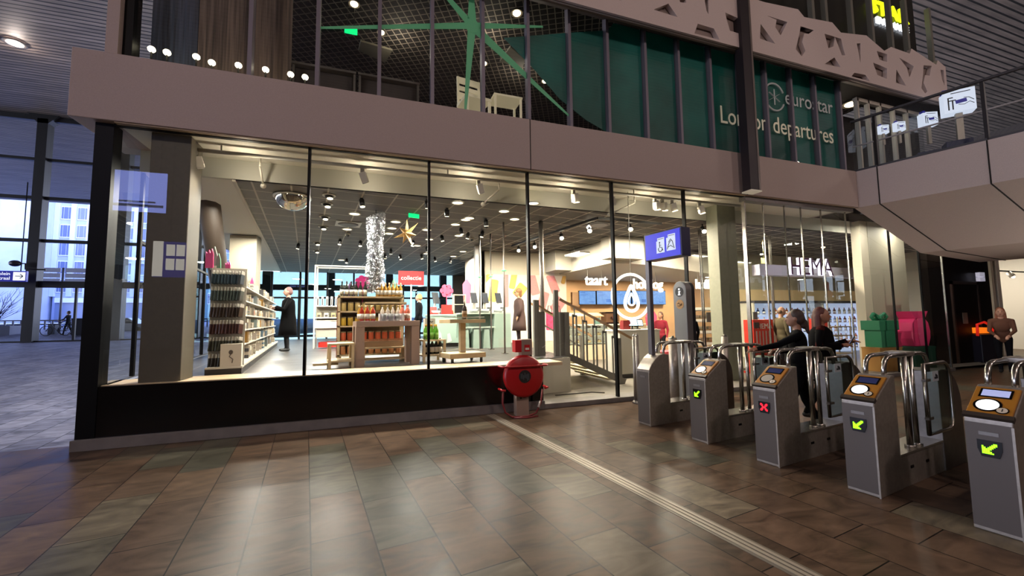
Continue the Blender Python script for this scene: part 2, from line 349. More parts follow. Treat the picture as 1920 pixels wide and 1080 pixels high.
struct('ceiling_wall_box', B().box(6.1,6.72,6.0,6.95,3.3,3.99), M('dropped_white'), 'white boxed duct above the end of the mural', 'ceiling')
struct('wall_end', B().box(19.9,20.05,.8,9,.0,4.3), beige_w, 'end wall of the shop on the right', 'wall')
struct('wall_plinth_stairs', B().prism([(2.99,.62),(3.42,.9),(4.0,.95),(4.0,1.05),(2.99,1.05)], .08, .78, 'z'), M('white_cladding', '#cbc4b0', .5), 'white cladding closing the raised sales floor beside the stairs', 'wall')
struct('wall_plinth_edge', B().prism([(3.95,1.0),(4.75,6.6),(4.7,6.6),(3.9,1.0)], .08, .775, 'z'), M('white_cladding'), 'white riser face of the raised sales floor', 'wall')
# roof slab over the shop and closing the upper floor
struct('ceiling_slab', B().prism([(-3.5,1.3),(15.6,1.3),(15.6,15.2),(-5.35,15.2)],4.42,4.7,'z'), M('slab_dark', '#26221f', .8), 'concrete slab between shop and upper floor', 'ceiling')
# big round pillars etc.
c0 = on(284,716,2,.8); 
struct('pillar_1', B().box(-2.98,-2.5,.12,.55,.78,4.33), M('pillar_grey_beige', '#565044', .6, noise=.05, nscale=20), 'square grey beige pillar just inside the first shop window', 'pillar', rz=0, bevel=.01)
struct('pillar_2', B().cyl((-3.08,2.5,4.3),(-3.72,6.6,.78),.2,8), M('pillar_tan', '#33281e', .6), 'slanting brown column behind the first shelf bay', 'pillar')
q = on(455,600,1,6.2)
struct('pillar_3', B().box(q.x-.32,q.x+.32,6.0,6.5,.78,4.0), M('pillar_cream', '#8f8674', .6), 'square cream pillar behind the long shelves', 'pillar')
q = on(1362,600,1,.85)
struct('pillar_4', B().box(q.x-.28,q.x+.3,.7,1.05,.08,4.33), M('pillar_green_grey', '#83836f', .55, noise=.06, nscale=15), 'greenish grey square pillar beside the entrance doors', 'pillar', bevel=.008)
# ------------------------------------------------------------------ upper floor behind its window band
UX = [-3.28,-1.8,-.86,.09,.98,1.91,2.81,3.70,4.58,5.52,6.41,7.31,8.2,9.03,9.89,10.75,11.69]
upost = M('upper_mullion', '#6c6670', .5, .3)
for i in range(len(UX)-1):
    a, c = UX[i], UX[i+1]
    w = struct('window_%d' % (i+10), B().quad((a,.15,5.28),(c,.15,5.28),(c,.15,7.87),(a,.15,7.87)), GLASS_U, 'upper floor window pane, number %d from the left end' % (i+1), 'window')
    struct('mullion', B().box(c-.03,c+.03,.06,.2,5.28,7.9), upost, '', parent=w)
struct('pillar_upper', B().box(-3.5,-3.36,.0,.4,5.28,12), fascia_m, 'mauve grey end post of the upper floor', 'post')
struct('trim_5', B().box(-3.36,-3.25,.1,.3,5.28,12), black, 'black edge frame of the upper floor windows', 'trim')
struct('floor_upper', B().box(-3.4,15.6,.2,9,5.0,5.24), M('upper_floor_dark', '#2a2624', .7), 'dark floor of the upper level', 'floor')
def mesh_mat():
    mt, N, L, b = nodes_mat('wire_mesh_ceiling')
    g = N.new('ShaderNodeNewGeometry'); mp = N.new('ShaderNodeMapping'); mp.inputs['Rotation'].default_value = (0,0,.5); L.new(g.outputs['Position'], mp.inputs['Vector'])
    br = N.new('ShaderNodeTexBrick'); br.offset = 0.
    for k, v in (('Scale',1.),('Mortar Size',.012),('Mortar Smooth',0.),('Brick Width',.17),('Row Height',.17)): br.inputs[k].default_value = v
    br.inputs['Color1'].default_value = br.inputs['Color2'].default_value = (*srgb('#0f0e0d'),1); br.inputs['Mortar'].default_value = (*srgb('#8f8578'),1)
    L.new(mp.outputs[0], br.inputs['Vector']); L.new(br.outputs['Color'], b.inputs['Base Color']); b.inputs['Roughness'].default_value = .8; return mt
struct('ceiling_upper', B().quad((-3.4,.2,8.6),(15.6,.2,8.6),(15.6,9,8.6),(-3.4,9,8.6)), mesh_mat(), 'black open mesh ceiling of the upper floor', 'ceiling')
struct('wall_upper_back', B().box(-3.4,15.6,9,9.1,5.2,8.7), M('upper_back', '#15110f', .9), 'dark rear wall of the upper floor', 'wall')
def grain(name, c):
    mt, N, L, b = nodes_mat(name); g = N.new('ShaderNodeNewGeometry'); mp = N.new('ShaderNodeMapping'); mp.inputs['Scale'].default_value = (26,26,.7); L.new(g.outputs['Position'], mp.inputs['Vector'])
    nz = N.new('ShaderNodeTexNoise'); nz.inputs['Scale'].default_value = 1.; nz.inputs['Detail'].default_value = 3; L.new(mp.outputs[0], nz.inputs['Vector'])
    r = N.new('ShaderNodeValToRGB'); cc = srgb(c); r.color_ramp.elements[0].color = (*[x*.45 for x in cc],1); r.color_ramp.elements[1].color = (*[min(1,x*1.5) for x in cc],1); r.color_ramp.elements[0].position=.35; r.color_ramp.elements[1].position=.65
    L.new(nz.outputs['Fac'], r.inputs['Fac']); L.new(r.outputs['Color'], b.inputs['Base Color']); b.inputs['Roughness'].default_value=.7; return mt
gb1, gb2 = grain('dark_blue_grain', '#3c4452'), grain('brown_grain', '#6a5a4e')
def xs(px, py, y): return on(px, py, 1, y).x
y0 = .7
struct('wall_panel_1', B().box(-3.3, xs(371,60,y0), y0, y0+.05, 5.24, 8.58), gb1, 'dark bluish grained wall panel behind the upper window', 'wall')
struct('wall_panel_2', B().box(xs(371,60,y0)+.01, xs(470,60,y0), y0, y0+.05, 5.24, 8.58), gb2, 'brown grained wall panel behind the upper window', 'wall')
struct('wall_panel_3', B().box(xs(470,60,y0)+.01, xs(546,60,y0), y0+.05, y0+.1, 5.24, 8.58), gb2, 'second brown grained wall panel next to the mesh ceiling', 'wall')
# teal film
tp = [(945,71),(1000,67),(1062,62),(1140,57),(1150,40),(1575,150),(1583,328),(1145,252),(1100,226),(1050,186),(1000,128)]
tp = [on(x,y,1,.19) for x,y in tp]
tp = [(p.x, min(max(p.z,5.28),7.87)) for p in tp]
teal = M('teal_film', '#0a6258', .45, noise=.45, nscale=.8, em='#0a6a58', es=.02)  # faint emission stands for light coming through the film from inside
solo('teal_window_film', B().prism(tp, .185, .2, 'y'), teal, 'large teal film behind the upper window panes with a curved left edge', 'window film')
def fit(body, p0, p1, h, mat, parent, y, ext=.004, bold=0.):
    """lettering between two surveyed points on a wall plane"""
    me = text_mesh(body, 1., ext, bold=bold, align='LEFT'); me.materials.clear(); me.materials.append(mat)
    vx = [v.co.x for v in me.vertices]; x0, x1 = min(vx), max(vx); s = (p1.x-p0.x)/(x1-x0)
    me.transform(Matrix.Diagonal((s,1,h/.70,1))); o = link('lettering', me, parent, (p0.x-x0*s, y, (p0.z+p1.z)/2)); return o
cream_l = M('cream_vinyl', '#cfcbb2', .5, em='#cfcbb2', es=.12); grey_l = M('grey_vinyl', '#a9aeac', .5, em='#a9aeac', es=.06)
p0, p1 = on(1352,230,1,.13), on(1563,269,1,.13); zb = min(p0.z,p1.z)
t = thing('departures_lettering', 'cream words about departures to London on the teal window film', 'lettering', ((p0.x+p1.x)/2,.13,p0.z))
o = fit('London departures', p0, p1, .42, cream_l, t, 0.); o.location.x -= t.location.x; o.location.z -= t.location.z
q0, q1 = on(1473,194,1,.13), on(1562,215,1,.13)
t = thing('operator_logo', 'grey round star emblem and train company word on the teal window film', 'logo', (q0.x,.13,q0.z))
o = fit('eurostar', q0, q1, .38, grey_l, t, 0.); o.location.x -= t.location.x; o.location.z -= t.location.z
lc = on(1452,182,1,.13); b = B(); rr = .33
b.tube([(lc.x-t.location.x+rr*math.cos(a), 0, lc.z-t.location.z+rr*1.05*math.sin(a)) for a in [R(25+i*310/30) for i in range(31)]], .022, 6)
for k in range(6):
    a = PI/6*0+PI/3*k+PI/2; b.bar((lc.x-t.location.x,0,lc.z-t.location.z),(lc.x-t.location.x+.2*math.cos(a),0,lc.z-t.location.z+.2*math.sin(a)),.03,.01)
part('emblem', b, grey_l, t)
# green star decal
sc = on(885,48,1,.13); b = B()
for px, py, w in ((600,52,.05),(1018,50,.05),(872,212,.06),(884,-40,.07),(800,-50,.06),(1068,218,.07)):
    e = on(px,py,1,.13); d = (e-sc); n = Vector((-d.z,0,d.x)).normalized(); s0 = sc+n*w*1.3; s1 = sc-n*w*1.3
    b.add([(s0.x,.13,s0.z),(e.x+n.x*.02,.13,e.z+n.z*.02),(e.x-n.x*.02,.13,e.z-n.z*.02),(s1.x,.13,s1.z)],[(0,1,2,3)])
b.cyl((sc.x,.131,sc.z),(sc.x,.128,sc.z),.14,14)
solo('star_decal', b, M('green_decal', '#4f9a6d', .5, em='#4f9a6d', es=.10), 'large green star sticker with long rays on the upper window', 'sticker')
# lamps, signs and furniture upstairs
lampm = M('lamp_glow_warm', '#ffe9c8', .4, em='#ffe3b4', es=9.)
def uplamp(px, py, y, r, lbl):
    p = on(px,py,2,8.45) if px < 1500 else on(px,py,1,y); t = thing('spot_lamp', lbl, 'lamp', p)
    part('lamp_housing', B().lathe([(r*1.5,.02),(r*1.5,.05),(r*.6,.12),(0,.12)], cap=False), M('lamp_ring','#3a3633',.5), t); part('lamp_lens', B().lathe([(0,.0),(r*.8,.0),(r,.02),(r,.04)]), lampm, t)
    return t
uplamp(969,27,2.2,.09,'bright round lamp in the upper mesh ceiling above the green star ray')
uplamp(715,63,2.4,.07,'round lamp in the upper mesh ceiling right of the green exit sign')
uplamp(1022,154,3.6,.08,'round lamp in the mesh ceiling beside the teal film edge')
uplamp(907,121,3.6,.08,'round lamp in the mesh ceiling just above the white chair')
uplamp(664,10,2.2,.08,'dim round lamp at the top of the upper window above the exit sign')
p = on(658,58,2,7.9); t = thing('exit_sign', 'glowing green exit sign hanging below the upper mesh ceiling', 'sign', p)
part('sign_panel', B().cb((0,0,0),(.26,.03,.13)), M('exit_green','#06b060',.4,em='#08e07a',es=1.6), t)
part('hanger', B().cyl((-.07,0,.06),(-.07,0,.69),.006,6).cyl((.07,0,.06),(.07,0,.69),.006,6), black, t)
pm = M('hung_panel_grey','#6e6a5c',.7)
for px, lbl in (((676,78),(736,95),(722,118),(672,95)),'left'),(((957,88),(984,112),(980,128),(937,116)),'right'):
    pts = [on(x,y,2,8.35) for x,y in px]; c = sum(pts,Vector())/4
    solo('ceiling_panel', B().add([q-c for q in pts]+[q-c+Vector((0,0,.05)) for q in pts],[(0,1,2,3),(7,6,5,4),(0,4,5,1),(1,5,6,2),(2,6,7,3),(3,7,4,0)]), pm,
         'grey hung square panel '+('left of the star, under the exit sign' if lbl=='left' else 'behind the long star ray beside the teal film'), 'ceiling panel', c)
# a pale wooden chair and tables seen from below
def plain_chair(p, rz, lbl, mat):
    t = thing('side_chair', lbl, 'chair', p, rz)
    for x in (-.2,.2):
        part('leg', B().bar((x,-.19,0),(x,-.19,.45),.035), mat, t); part('leg', B().bar((x,.19,0),(x,.24,.9),.035), mat, t)
    part('seat', B().box(-.23,.23,-.22,.22,.43,.47), mat, t)
    part('backrest', B().box(-.22,.22,.2,.225,.56,.66).box(-.22,.22,.21,.235,.70,.76).box(-.22,.22,.225,.25,.81,.90), mat, t)
    return t
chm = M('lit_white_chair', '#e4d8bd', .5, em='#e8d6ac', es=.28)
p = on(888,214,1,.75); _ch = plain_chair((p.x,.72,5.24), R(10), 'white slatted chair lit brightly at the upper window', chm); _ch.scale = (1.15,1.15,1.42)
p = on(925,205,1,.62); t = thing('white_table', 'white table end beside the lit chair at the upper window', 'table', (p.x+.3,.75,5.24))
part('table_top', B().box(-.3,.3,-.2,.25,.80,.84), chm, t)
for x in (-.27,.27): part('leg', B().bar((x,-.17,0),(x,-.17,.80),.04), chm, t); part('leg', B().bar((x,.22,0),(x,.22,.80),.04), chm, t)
dkm = M('dim_brown_panel', '#3b332d', .6, noise=.1); gf = M('dim_grey_frame','#6a655d',.5)
for px0, px1, lbl in ((548,668,'left of the exit sign'),(672,786,'below the exit sign')):
    a, c = on(px0,130,1,1.1), on(px1,150,1,1.1)
    t = thing('high_table', 'dark brown fronted table standing at the upper window '+lbl, 'table', ((a.x+c.x)/2,1.1,5.24)); w = (c.x-a.x)/2
    part('table_top', B().box(-w,w,-.1,.6,1.0,1.04), gf, t); part('front_panel', B().box(-w+.05,w-.05,0,.03,.35,.98), dkm, t)
    for x in (-w+.03,w-.03): part('leg', B().bar((x,-.05,0),(x,-.05,1.0),.04), gf, t)
p = on(1000,215,1,.5); 
solo('window_counter', B().box(0,1.9,0,.4,.25,.33).box(.05,.1,.3,.35,0,.25).box(1.8,1.85,.3,.35,0,.25), M('counter_steel','#b7b0a0',.35,.6), 'low pale metal counter along the upper window below the teal film', 'counter', (p.x-.3,.45,5.24))
p = on(1066,200,1,.4); solo('white_upright', B().box(-.02,.02,-.02,.02,0,.55), chm, 'thin white upright post at the lower edge of the teal film', 'post', (p.x,.4,5.24))
# glowing balls added in place of hall lamp reflections in the left upper window
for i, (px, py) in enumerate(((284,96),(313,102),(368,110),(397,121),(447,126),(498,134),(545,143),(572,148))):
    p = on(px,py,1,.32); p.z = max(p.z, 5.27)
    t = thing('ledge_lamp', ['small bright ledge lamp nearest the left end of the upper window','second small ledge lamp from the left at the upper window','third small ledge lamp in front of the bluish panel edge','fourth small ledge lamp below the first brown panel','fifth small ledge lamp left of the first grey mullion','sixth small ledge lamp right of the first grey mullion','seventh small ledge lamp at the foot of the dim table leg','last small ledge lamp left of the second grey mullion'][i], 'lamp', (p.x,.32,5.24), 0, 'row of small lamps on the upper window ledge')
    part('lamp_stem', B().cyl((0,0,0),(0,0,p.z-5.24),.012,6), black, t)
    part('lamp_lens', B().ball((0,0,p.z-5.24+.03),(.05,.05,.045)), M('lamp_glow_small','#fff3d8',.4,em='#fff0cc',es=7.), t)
# ------------------------------------------------------------------ cut-out panel above the window band
def px_poly(pts, s, ox, oy, y): return [on(ox+x*s, oy+y_*s, 1, y) for x, y_ in pts]
H1 = [[(890,85),(1000,40),(1070,140)],[(1270,2),(1300,2),(1300,120),(1285,90)],[(1195,262),(1220,190),(1340,225),(1385,310)],[(1425,105),(1550,160),(1580,280),(1460,240),(1440,170)],
      [(1735,80),(1890,175),(1840,275),(1800,215),(1810,160),(1735,115)],[(1690,190),(1800,340),(1685,300)],[(620,4),(660,4),(640,18)],[(1080,2),(1130,2),(1135,34),(1090,30)]]
H2 = [[(80,195),(200,215),(160,325),(120,320),(100,400),(130,480),(95,530),(40,465),(75,320)],[(300,255),(455,355),(495,520),(465,520),(400,350),(385,440),(340,455)],[(305,600),(395,540),(455,630)],
      [(600,410),(635,410),(635,590)],[(680,345),(742,310),(710,440)],[(835,335),(860,340),(880,440),(805,410)],[(785,480),(880,510),(880,580),(810,560)],[(750,585),(880,640),(875,735),(790,700)],
      [(990,540),(1125,620),(1085,720),(1060,630)],[(965,650),(1055,800),(960,770)],[(1215,610),(1290,615),(1270,705),(1230,700),(1215,770),(1250,850),(1230,870),(1195,820),(1210,700)],[(1370,650),(1400,655),(1408,800),(1385,740)],
      [(555,755),(580,680),(680,700),(725,790)],[(960,846),(1000,840),(1050,862),(1080,890)],[(90,110),(240,160),(235,150),(110,85)]]
cu = bpy.data.curves.new('panel', 'CURVE'); cu.dimensions = '2D'; cu.fill_mode = 'BOTH'; cu.extrude = .05
top = [(16-.35,8.72),(15.3,8.86),(15.2,8.7),(14.1,8.95),(14.0,8.78),(13.2,8.8),(12.9,8.62),(12.2,8.9),(11.2,8.75),(10.9,8.95),(9.9,8.85),(9.7,9.0),(8.6,8.9),(6,8.9),(-2,8.9)]
polys = [[Vector((-2,0,7.6)),Vector((15.62,0,7.6))]+[Vector((x,0,z)) for x,z in top]] + [px_poly(h,.25,1000,0,-.3) for h in H1] + [px_poly(h,.2037,1480,0,-.3) for h in H2]
for k, pl in enumerate(polys):
    if k and (max(p.z for p in pl) > 8.7 or min(p.z for p in pl) < 7.63): pl = [Vector((p.x,0,min(max(p.z,7.64),8.58))) for p in pl]
    sp = cu.splines.new('POLY'); sp.points.add(len(pl)-1); sp.use_cyclic_u = True
    for q, p in zip(sp.points, pl): q.co = (p.x, p.z, 0, 1)
o = bpy.data.objects.new('tmp', cu); COL.objects.link(o); dg = bpy.context.evaluated_depsgraph_get(); dg.update()
me = bpy.data.meshes.new_from_object(o.evaluated_get(dg)); bpy.data.objects.remove(o)
me.transform(Matrix.Rotation(PI/2,4,'X')); me.materials.clear(); me.materials.append(M('cutout_panel_paint','#b9aaa5',.6,noise=.04,nscale=40))
w = tag(link('wall_cutout_panel', me, None, (0,-.3,0)), 'pale mauve wall panel with angular cut-outs above the teal film', 'wall panel', None, 'structure')
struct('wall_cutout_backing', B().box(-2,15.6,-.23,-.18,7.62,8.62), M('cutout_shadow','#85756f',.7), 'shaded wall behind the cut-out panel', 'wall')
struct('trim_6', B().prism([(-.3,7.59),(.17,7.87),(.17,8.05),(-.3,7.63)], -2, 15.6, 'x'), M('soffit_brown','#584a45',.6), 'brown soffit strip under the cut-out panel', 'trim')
struct('wall_upper', B().box(-3.5,17.2,.95,1.05,8.62,15.5), M('upper_dark_gloss','#20201a',.25), 'dark glossy wall of the top storey', 'wall')
struct('floor_top', B().box(5,17.2,.0,.94,7.92,8.0), M('upper_back'), 'ledge of the top storey', 'floor')
topm = M('top_post','#77766c',.4,.3)
for i, (px, py) in enumerate(((1520,8),(1545,15),(1594,30),(1632,45),(1668,55),(1700,80),(1745,90))):
    p = on(px,py,1,.3); solo('balcony_post', B().box(-.05,.05,-.06,.06,0,3.2), topm,
        ['slim upright post at the left of the top storey balcony','second upright post of the top storey balcony','upright post left of the yellow lit letters','upright post cutting the first yellow letters','upright post through the middle of the yellow letters','upright post at the right end of the yellow letters','last upright post at the corner of the top storey'][i], 'post', (p.x,.3,8.0), 0, 'posts of the top storey balcony')
p0, p1 = on(1632,20,1,.91), on(1702,32,1,.91)
t = thing('entrance_lettering', 'glowing yellow and white entrance letters of the top storey', 'sign', (p0.x,.91,p0.z))
o = fit('STAR', p0, p1, .42, M('yellow_letters','#e6f02a',.4,em='#dcf014',es=1.6), t, 0., .03, .02); o.location = (0,0,0)
p0b, p1b = on(1642,24,1,.91), on(1702,46,1,.91)
o = fit('ENTRANCE', p0b, p1b, .2, M('white_letters','#ffffff',.4,em='#eef4ff',es=1.6), t, 0., .03, .01); o.location.x -= t.location.x; o.location.z = -.33
# ------------------------------------------------------------------ hanging dark mast
t = thing('hanging_mast', 'tall dark steel mast hanging in front of the teal film', 'mast', (7.87,-.33,4.3))
part('shaft', B().box(-.14,.10,-.1,.1,.03,11.2), M('mast_dark','#2b2528',.45,.4), t); part('side_channel', B().box(.10,.15,-.11,.11,.03,11.2), M('mast_edge','#6b625c',.4,.5), t)  # lighter right side has the lamp light put into its colour
part('end_cap', B().box(-.15,.16,-.12,.12,0,.03), M('mast_cap','#8d8378',.5,em='#e8d8bd',es=.25), t)
# ------------------------------------------------------------------ footbridge
bs = .285
def br(x, z, y): return Vector((x - y*bs, y, z))
sec = [(11.76,5.28),(11.76,4.335),(14.35,3.28),(17.2,3.12),(19.5,4.335),(19.5,5.28)]
b = B(); ya, yb2 = -.02, -9.
n = len(sec); vs = [br(x,z,ya) for x,z in sec]+[br(x,z,yb2) for x,z in sec]
b.add(vs, [tuple(range(n)), tuple(range(2*n-1,n-1,-1))]+[(i,n+i,n+(i+1)%n,(i+1)%n) for i in range(n)])
fb = struct('ceiling_footbridge', b, bridge_m, 'mauve grey plastered footbridge with a folded underside', 'footbridge')
for y in (-.5,-2.23,-4.2):
    g = B()
    for (x0,z0),(x1,z1) in zip(sec[:3],sec[1:4]): g.bar(br(x0-.004,z0-.004,y), br(x1-.004,z1-.004,y), .02)
    struct('joint', g, M('joint_shadow'), '', parent=fb)
zt = 6.62
for i, (y0, y1, lbl) in enumerate(((-.05,-.5,'next to the teal film'),(-.5,-2.23,'in front of the white lit box'),(-2.23,-4.2,'at the right edge of the view'))):
    t = thing('bridge_balustrade', 'glass balustrade panel of the footbridge '+lbl, 'balustrade', br(11.8,5.28,y0), 0, 'glass balustrades of the footbridge')
    L_ = lambda x,z,y: br(x,z,y) - Vector(t.location)
    part('glass_panel', B().quad(L_(11.8,5.28,y0),L_(11.8,5.28,y1),L_(11.8,zt,y1),L_(11.8,zt,y0)), GLASS_U, t)
    part('top_rail', B().bar(L_(11.8,zt,y0),L_(11.8,zt,y1),.07,.05), M('rail_dark','#2b2728',.4,.4), t)
    part('mid_rail', B().bar(L_(11.8,5.95,y0),L_(11.8,5.95,y1),.03), M('rail_mid','#7c7672',.4,.6), t)
    part('bottom_rail', B().bar(L_(11.8,5.3,y0),L_(11.8,5.3,y1),.06), M('rail_dark'), t)
    part('post', B().bar(L_(11.8,5.28,y1),L_(11.8,zt,y1),.06), M('rail_dark'), t)
# doors onto the bridge
struct('wall_bridge_back', B().box(11.7,20,2.4,2.5,5.2,8.6), M('bridge_back','#2b2622',.6), 'dark wall behind the doors of the footbridge', 'wall')
w = struct('door_1', B().quad((11.75,.16,5.28),(15.4,.16,5.28),(15.4,.16,7.87),(11.75,.16,7.87)), GLASS_U, 'glazed doors leading onto the footbridge', 'door')
for x in (11.75,12.45,12.9,13.4,14.0,14.6): struct('door_frame', B().box(x-.03,x+.03,.1,.2,5.28,7.5), M('door_frame_light','#9a9488',.45,.4), '', parent=w)
struct('door_header', B().box(12.4,15.4,.1,.2,7.4,7.5), M('door_frame_light'), '', parent=w)
uplamp(1597,197,.75,.17,'bright oval lamp behind the last window pane beside the footbridge')
boxm = M('lit_white_box','#6a6c72',.4,em='#e4ecff',es=.95); blu = M('sign_blue','#141a8c',.4,em='#1018a0',es=.25); ink = M('black_ink','#0a0a12',.6)
def checkin_box(p, s, lbl, rz):
    t = thing('lit_checkin_sign', lbl, 'sign', p, rz)
    part('light_box', B().box(-.23*s,.23*s,-.12*s,.12*s,0,.46*s), boxm, t, bevel=.01)
    part('blue_corner', B().box(-.24*s,-.16*s,-.125*s,.0,.43*s,.50*s), blu, t)
    g = B(); f = -.124*s
    g.box(-.17*s,-.15*s,f,f+.004,.06*s,.32*s).box(-.11*s,-.09*s,f,f+.004,.06*s,.26*s).box(-.17*s,-.09*s,f,f+.004,.30*s,.32*s).box(-.17*s,-.05*s,f,f+.004,.24*s,.26*s).tube([(-.02*s,f,.15*s),(.06*s,f,.13*s),(.14*s,f,.17*s),(.2*s,f,.12*s)],.006*s,5).tube([(.06*s,f,.27*s),(.13*s,f,.26*s),(.2*s,f,.19*s)],.006*s,5).box(-.12*s,.16*s,f,f+.004,.39*s,.405*s)
    part('pictogram', g, ink, t); part('card_symbol', B().ob((.02*s,f-.001,.21*s),(.16*s,.006,.075*s),(0,-.1,0)), blu, t)
    part('stand', B().box(-.05*s,.05*s,-.04*s,.04*s,-.62*s,0), M('door_frame_light'), t)
    return t
p = on(1797,213,1,-1.0); checkin_box((p.x,-1.0,p.z), 1.28, 'large white lit check-in box on a stand on the footbridge', R(-52))
p = on(1742,240,1,-.2)
for px, py, s, lbl in ((1653,252,.5,'small white lit panel behind the balustrade nearest the teal film'),(1683,247,.55,'second small white lit panel behind the footbridge balustrade'),(1737,238,.85,'middle white lit panel beside the check-in box on the footbridge')):
    p = on(px,py,1,.02); checkin_box((p.x,-.02,max(p.z,5.75)), s, lbl, R(-25))  # extra lit copies in place of sign reflections in the glass doors
p = on(1795,268,1,-1.6); solo('blue_bin', B().box(-.22,.22,-.16,.16,0,.26).box(-.7,-.2,-.14,.14,-.02,.12), M('navy_plastic','#12163f',.5), 'navy blue box on the footbridge deck under the lit check-in box', 'box', (p.x,-1.6,5.31), R(-52), None, .01)
# ------------------------------------------------------------------ hall's glazed front towards the square, far left
YC = 28.0
PX = [-33.7,-29.3,-24.95,-20.55,-16.15,-11.75,-7.35,-2.95,1.45,5.85]
hf = M('hall_front_black','#0b0b0f',.5,.2)
for i in range(len(PX)-1):
    a, c = PX[i], PX[i+1]
    w = struct('window_%d' % (i+30), B().quad((a,YC,.5),(c,YC,.5),(c,YC,15.5),(a,YC,15.5)), GLASS_H, 'tall bay %d of the glazed hall front towards the square' % (i+1), 'window')
    struct('post', B().box(c-.27,c+.27,YC-.3,YC+.3,.4,15.2).prism([(c-.27,14.9),(c+.27,14.9),(c+.8,15.5),(c-.8,15.5)],YC-.3,YC+.3,'y'), hf, '', parent=w)
    for z, h in ((4.25,.42),(7.1,.2),(9.92,.2),(12.5,.18),(15.3,.35)): struct('transom', B().box(a,c,YC-.12,YC+.12,z-h/2,z+h/2), hf, '', parent=w)
    struct('sill', B().box(a,c,YC-.12,YC+.12,.45,.62), hf, '', parent=w)
    struct('door_bar', B().box(a+2.16-.06,a+2.16+.06,YC-.06,YC+.06,.5,4.1), hf, '', parent=w)
# ------------------------------------------------------------------ square outside: office building, cyclist, street furniture
bw = M('office_stone','#b9bfdb',.7,noise=.08,nscale=.6); bw2 = M('office_pier','#d4d8ee',.7); wf = M('office_window_frame','#e4e8f4',.5,em='#d0d8f0',es=.3); wg = M('office_glass','#6a749a',.2)
t = thing('office_building', 'long grey stone office building with columns of white framed windows across the square', 'building', (-44.3,72,2.0))
Lb, Hb = 13.4, 24.
part('wall', B().box(0,Lb,0,12,0,Hb), bw, t)
part('roof_steps', B().box(2.2,Lb,.2,12,Hb,Hb+1.2), bw2, t)
part('corner_tower', B().box(-9.5,-.3,-4,10,0,Hb+6), bw, t)
NB = 7
b = B()
for i in range(NB+1): b.box(i*1.9-.28,i*1.9+.28,-.35,0,3.8,Hb)
part('pier', b, bw2, t)
protow = None
fw = B().mat(0).box(-.6,.6,-.12,0,0,2.0).mat(1).box(-.52,-.30,-.16,-.1,.12,1.88).box(-.24,.24,-.16,-.1,.12,1.88).box(.30,.52,-.16,-.1,.12,1.88)
mw = fw.mesh('window', [wf, wg])
for i in range(NB):
    for k in range(7):
        link('window', mw, t, (i*1.9+.95, 0, 4.4+k*2.75))
for i in range(2):
    for k in range(7): link('window', mw, t, (-8+i*3.4, -4, 4.4+k*2.75))
part('shop_strip', B().box(.5,Lb,-.5,-.1,2.9,3.6), M('street_fascia','#d8dcec',.5,em='#ccd6ee',es=.3), t)
part('ground_floor', B().box(.5,Lb,-.3,0,.2,2.9), M('street_glass','#7d87a6',.3), t)
# a second, teal tinted block to the right of it
t = thing('glass_block', 'pale teal block with rows of windows seen through the shop side window', 'building', (-30.5,80,2.0))
part('wall', B().box(0,7,0,10,0,20), M('teal_block','#7fa6b0',.6), t)
for i in range(3):
    for k in range(6): link('window', mw, t, (1.2+i*2.3, 0, 3.+k*3.1))
# cyclist pushing along the glass
def at_far(px, py, y=31.5): return on(px, py, 1, y)
gz = .87
def bicycle(p, rz, lbl, mat):
    t = thing('bicycle', lbl, 'bicycle', p, rz)
    def wheel(x):
        b = B().tube([(x+.34*math.cos(2*PI*i/24),0,.34+.34*math.sin(2*PI*i/24)) for i in range(24)], .022, 6, True)
        for i in range(8): a = PI*i/8; b.cyl((x-.33*math.cos(a),0,.34-.33*math.sin(a)),(x+.33*math.cos(a),0,.34+.33*math.sin(a)),.005,4)
        return b
    part('wheel', wheel(-.53), rubber, t); part('wheel', wheel(.53), rubber, t)
    part('frame', B().tube([(-.53,0,.34),(-.1,0,.3),(.3,0,.82)],.022,6).tube([(-.1,0,.3),(-.22,0,.88)],.022,6).tube([(-.2,0,.78),(.3,0,.8)],.022,6).tube([(-.53,0,.34),(-.2,0,.76)],.016,6), mat, t)
    part('fork', B().tube([(.3,0,.95),(.36,0,.7),(.53,0,.34)],.018,6), mat, t)
    part('handlebar', B().tube([(.16,.28,1.02),(.3,.2,1.04),(.32,0,1.03),(.3,-.2,1.04),(.16,-.28,1.02)],.016,6), mat, t)
    part('saddle', B().ball((-.23,0,.92),(.14,.08,.04)), rubber, t)
    return t
p = at_far(108,626); bicycle((p.x-.1,31.5,gz), R(180), 'black bicycle ridden past the glazed hall front', M('bike_paint','#14161e',.4))
q = at_far(150,626); bicycle((q.x-.9,32.6,gz+.02), R(12), 'parked bicycle half hidden behind the dark litter bin', M('bike_paint_grey','#3a3f50',.4))
p = at_far(157,622); solo('litter_bin', B().box(-.42,.42,-.3,.3,0,1.12).box(-.45,.45,-.33,.33,1.12,1.2), M('bin_dark','#1b2030',.6), 'dark square litter bin outside the glazed hall front', 'litter bin', (p.x,31.2,gz), R(8), None, .02)
p = at_far(80,620); solo('bollard', B().box(-.2,.2,-.2,.2,0,.82), M('bollard_dark','#2c3348',.6), 'short square dark bollard left of the cyclist', 'bollard', (p.x,32.5,gz), 0, None, .02)
p = at_far(33,620); solo('bollard', B().box(-.22,.22,-.22,.22,0,.85), M('bollard_dark'), 'short square dark bollard at the end of the planter', 'bollard', (p.x,32.5,gz), 0, None, .02)
p = at_far(10,616,33.); t = thing('planter', 'low concrete planter wall at the far left outside', 'planter', (p.x-1.0,33.,gz))
part('trough', B().box(-2.2,1.6,-.6,.6,0,.72), M('planter_concrete','#6e748c',.7), t); part('soil', B().box(-2.1,1.5,-.5,.5,.70,.74), M('soil','#2a2622',.9), t)
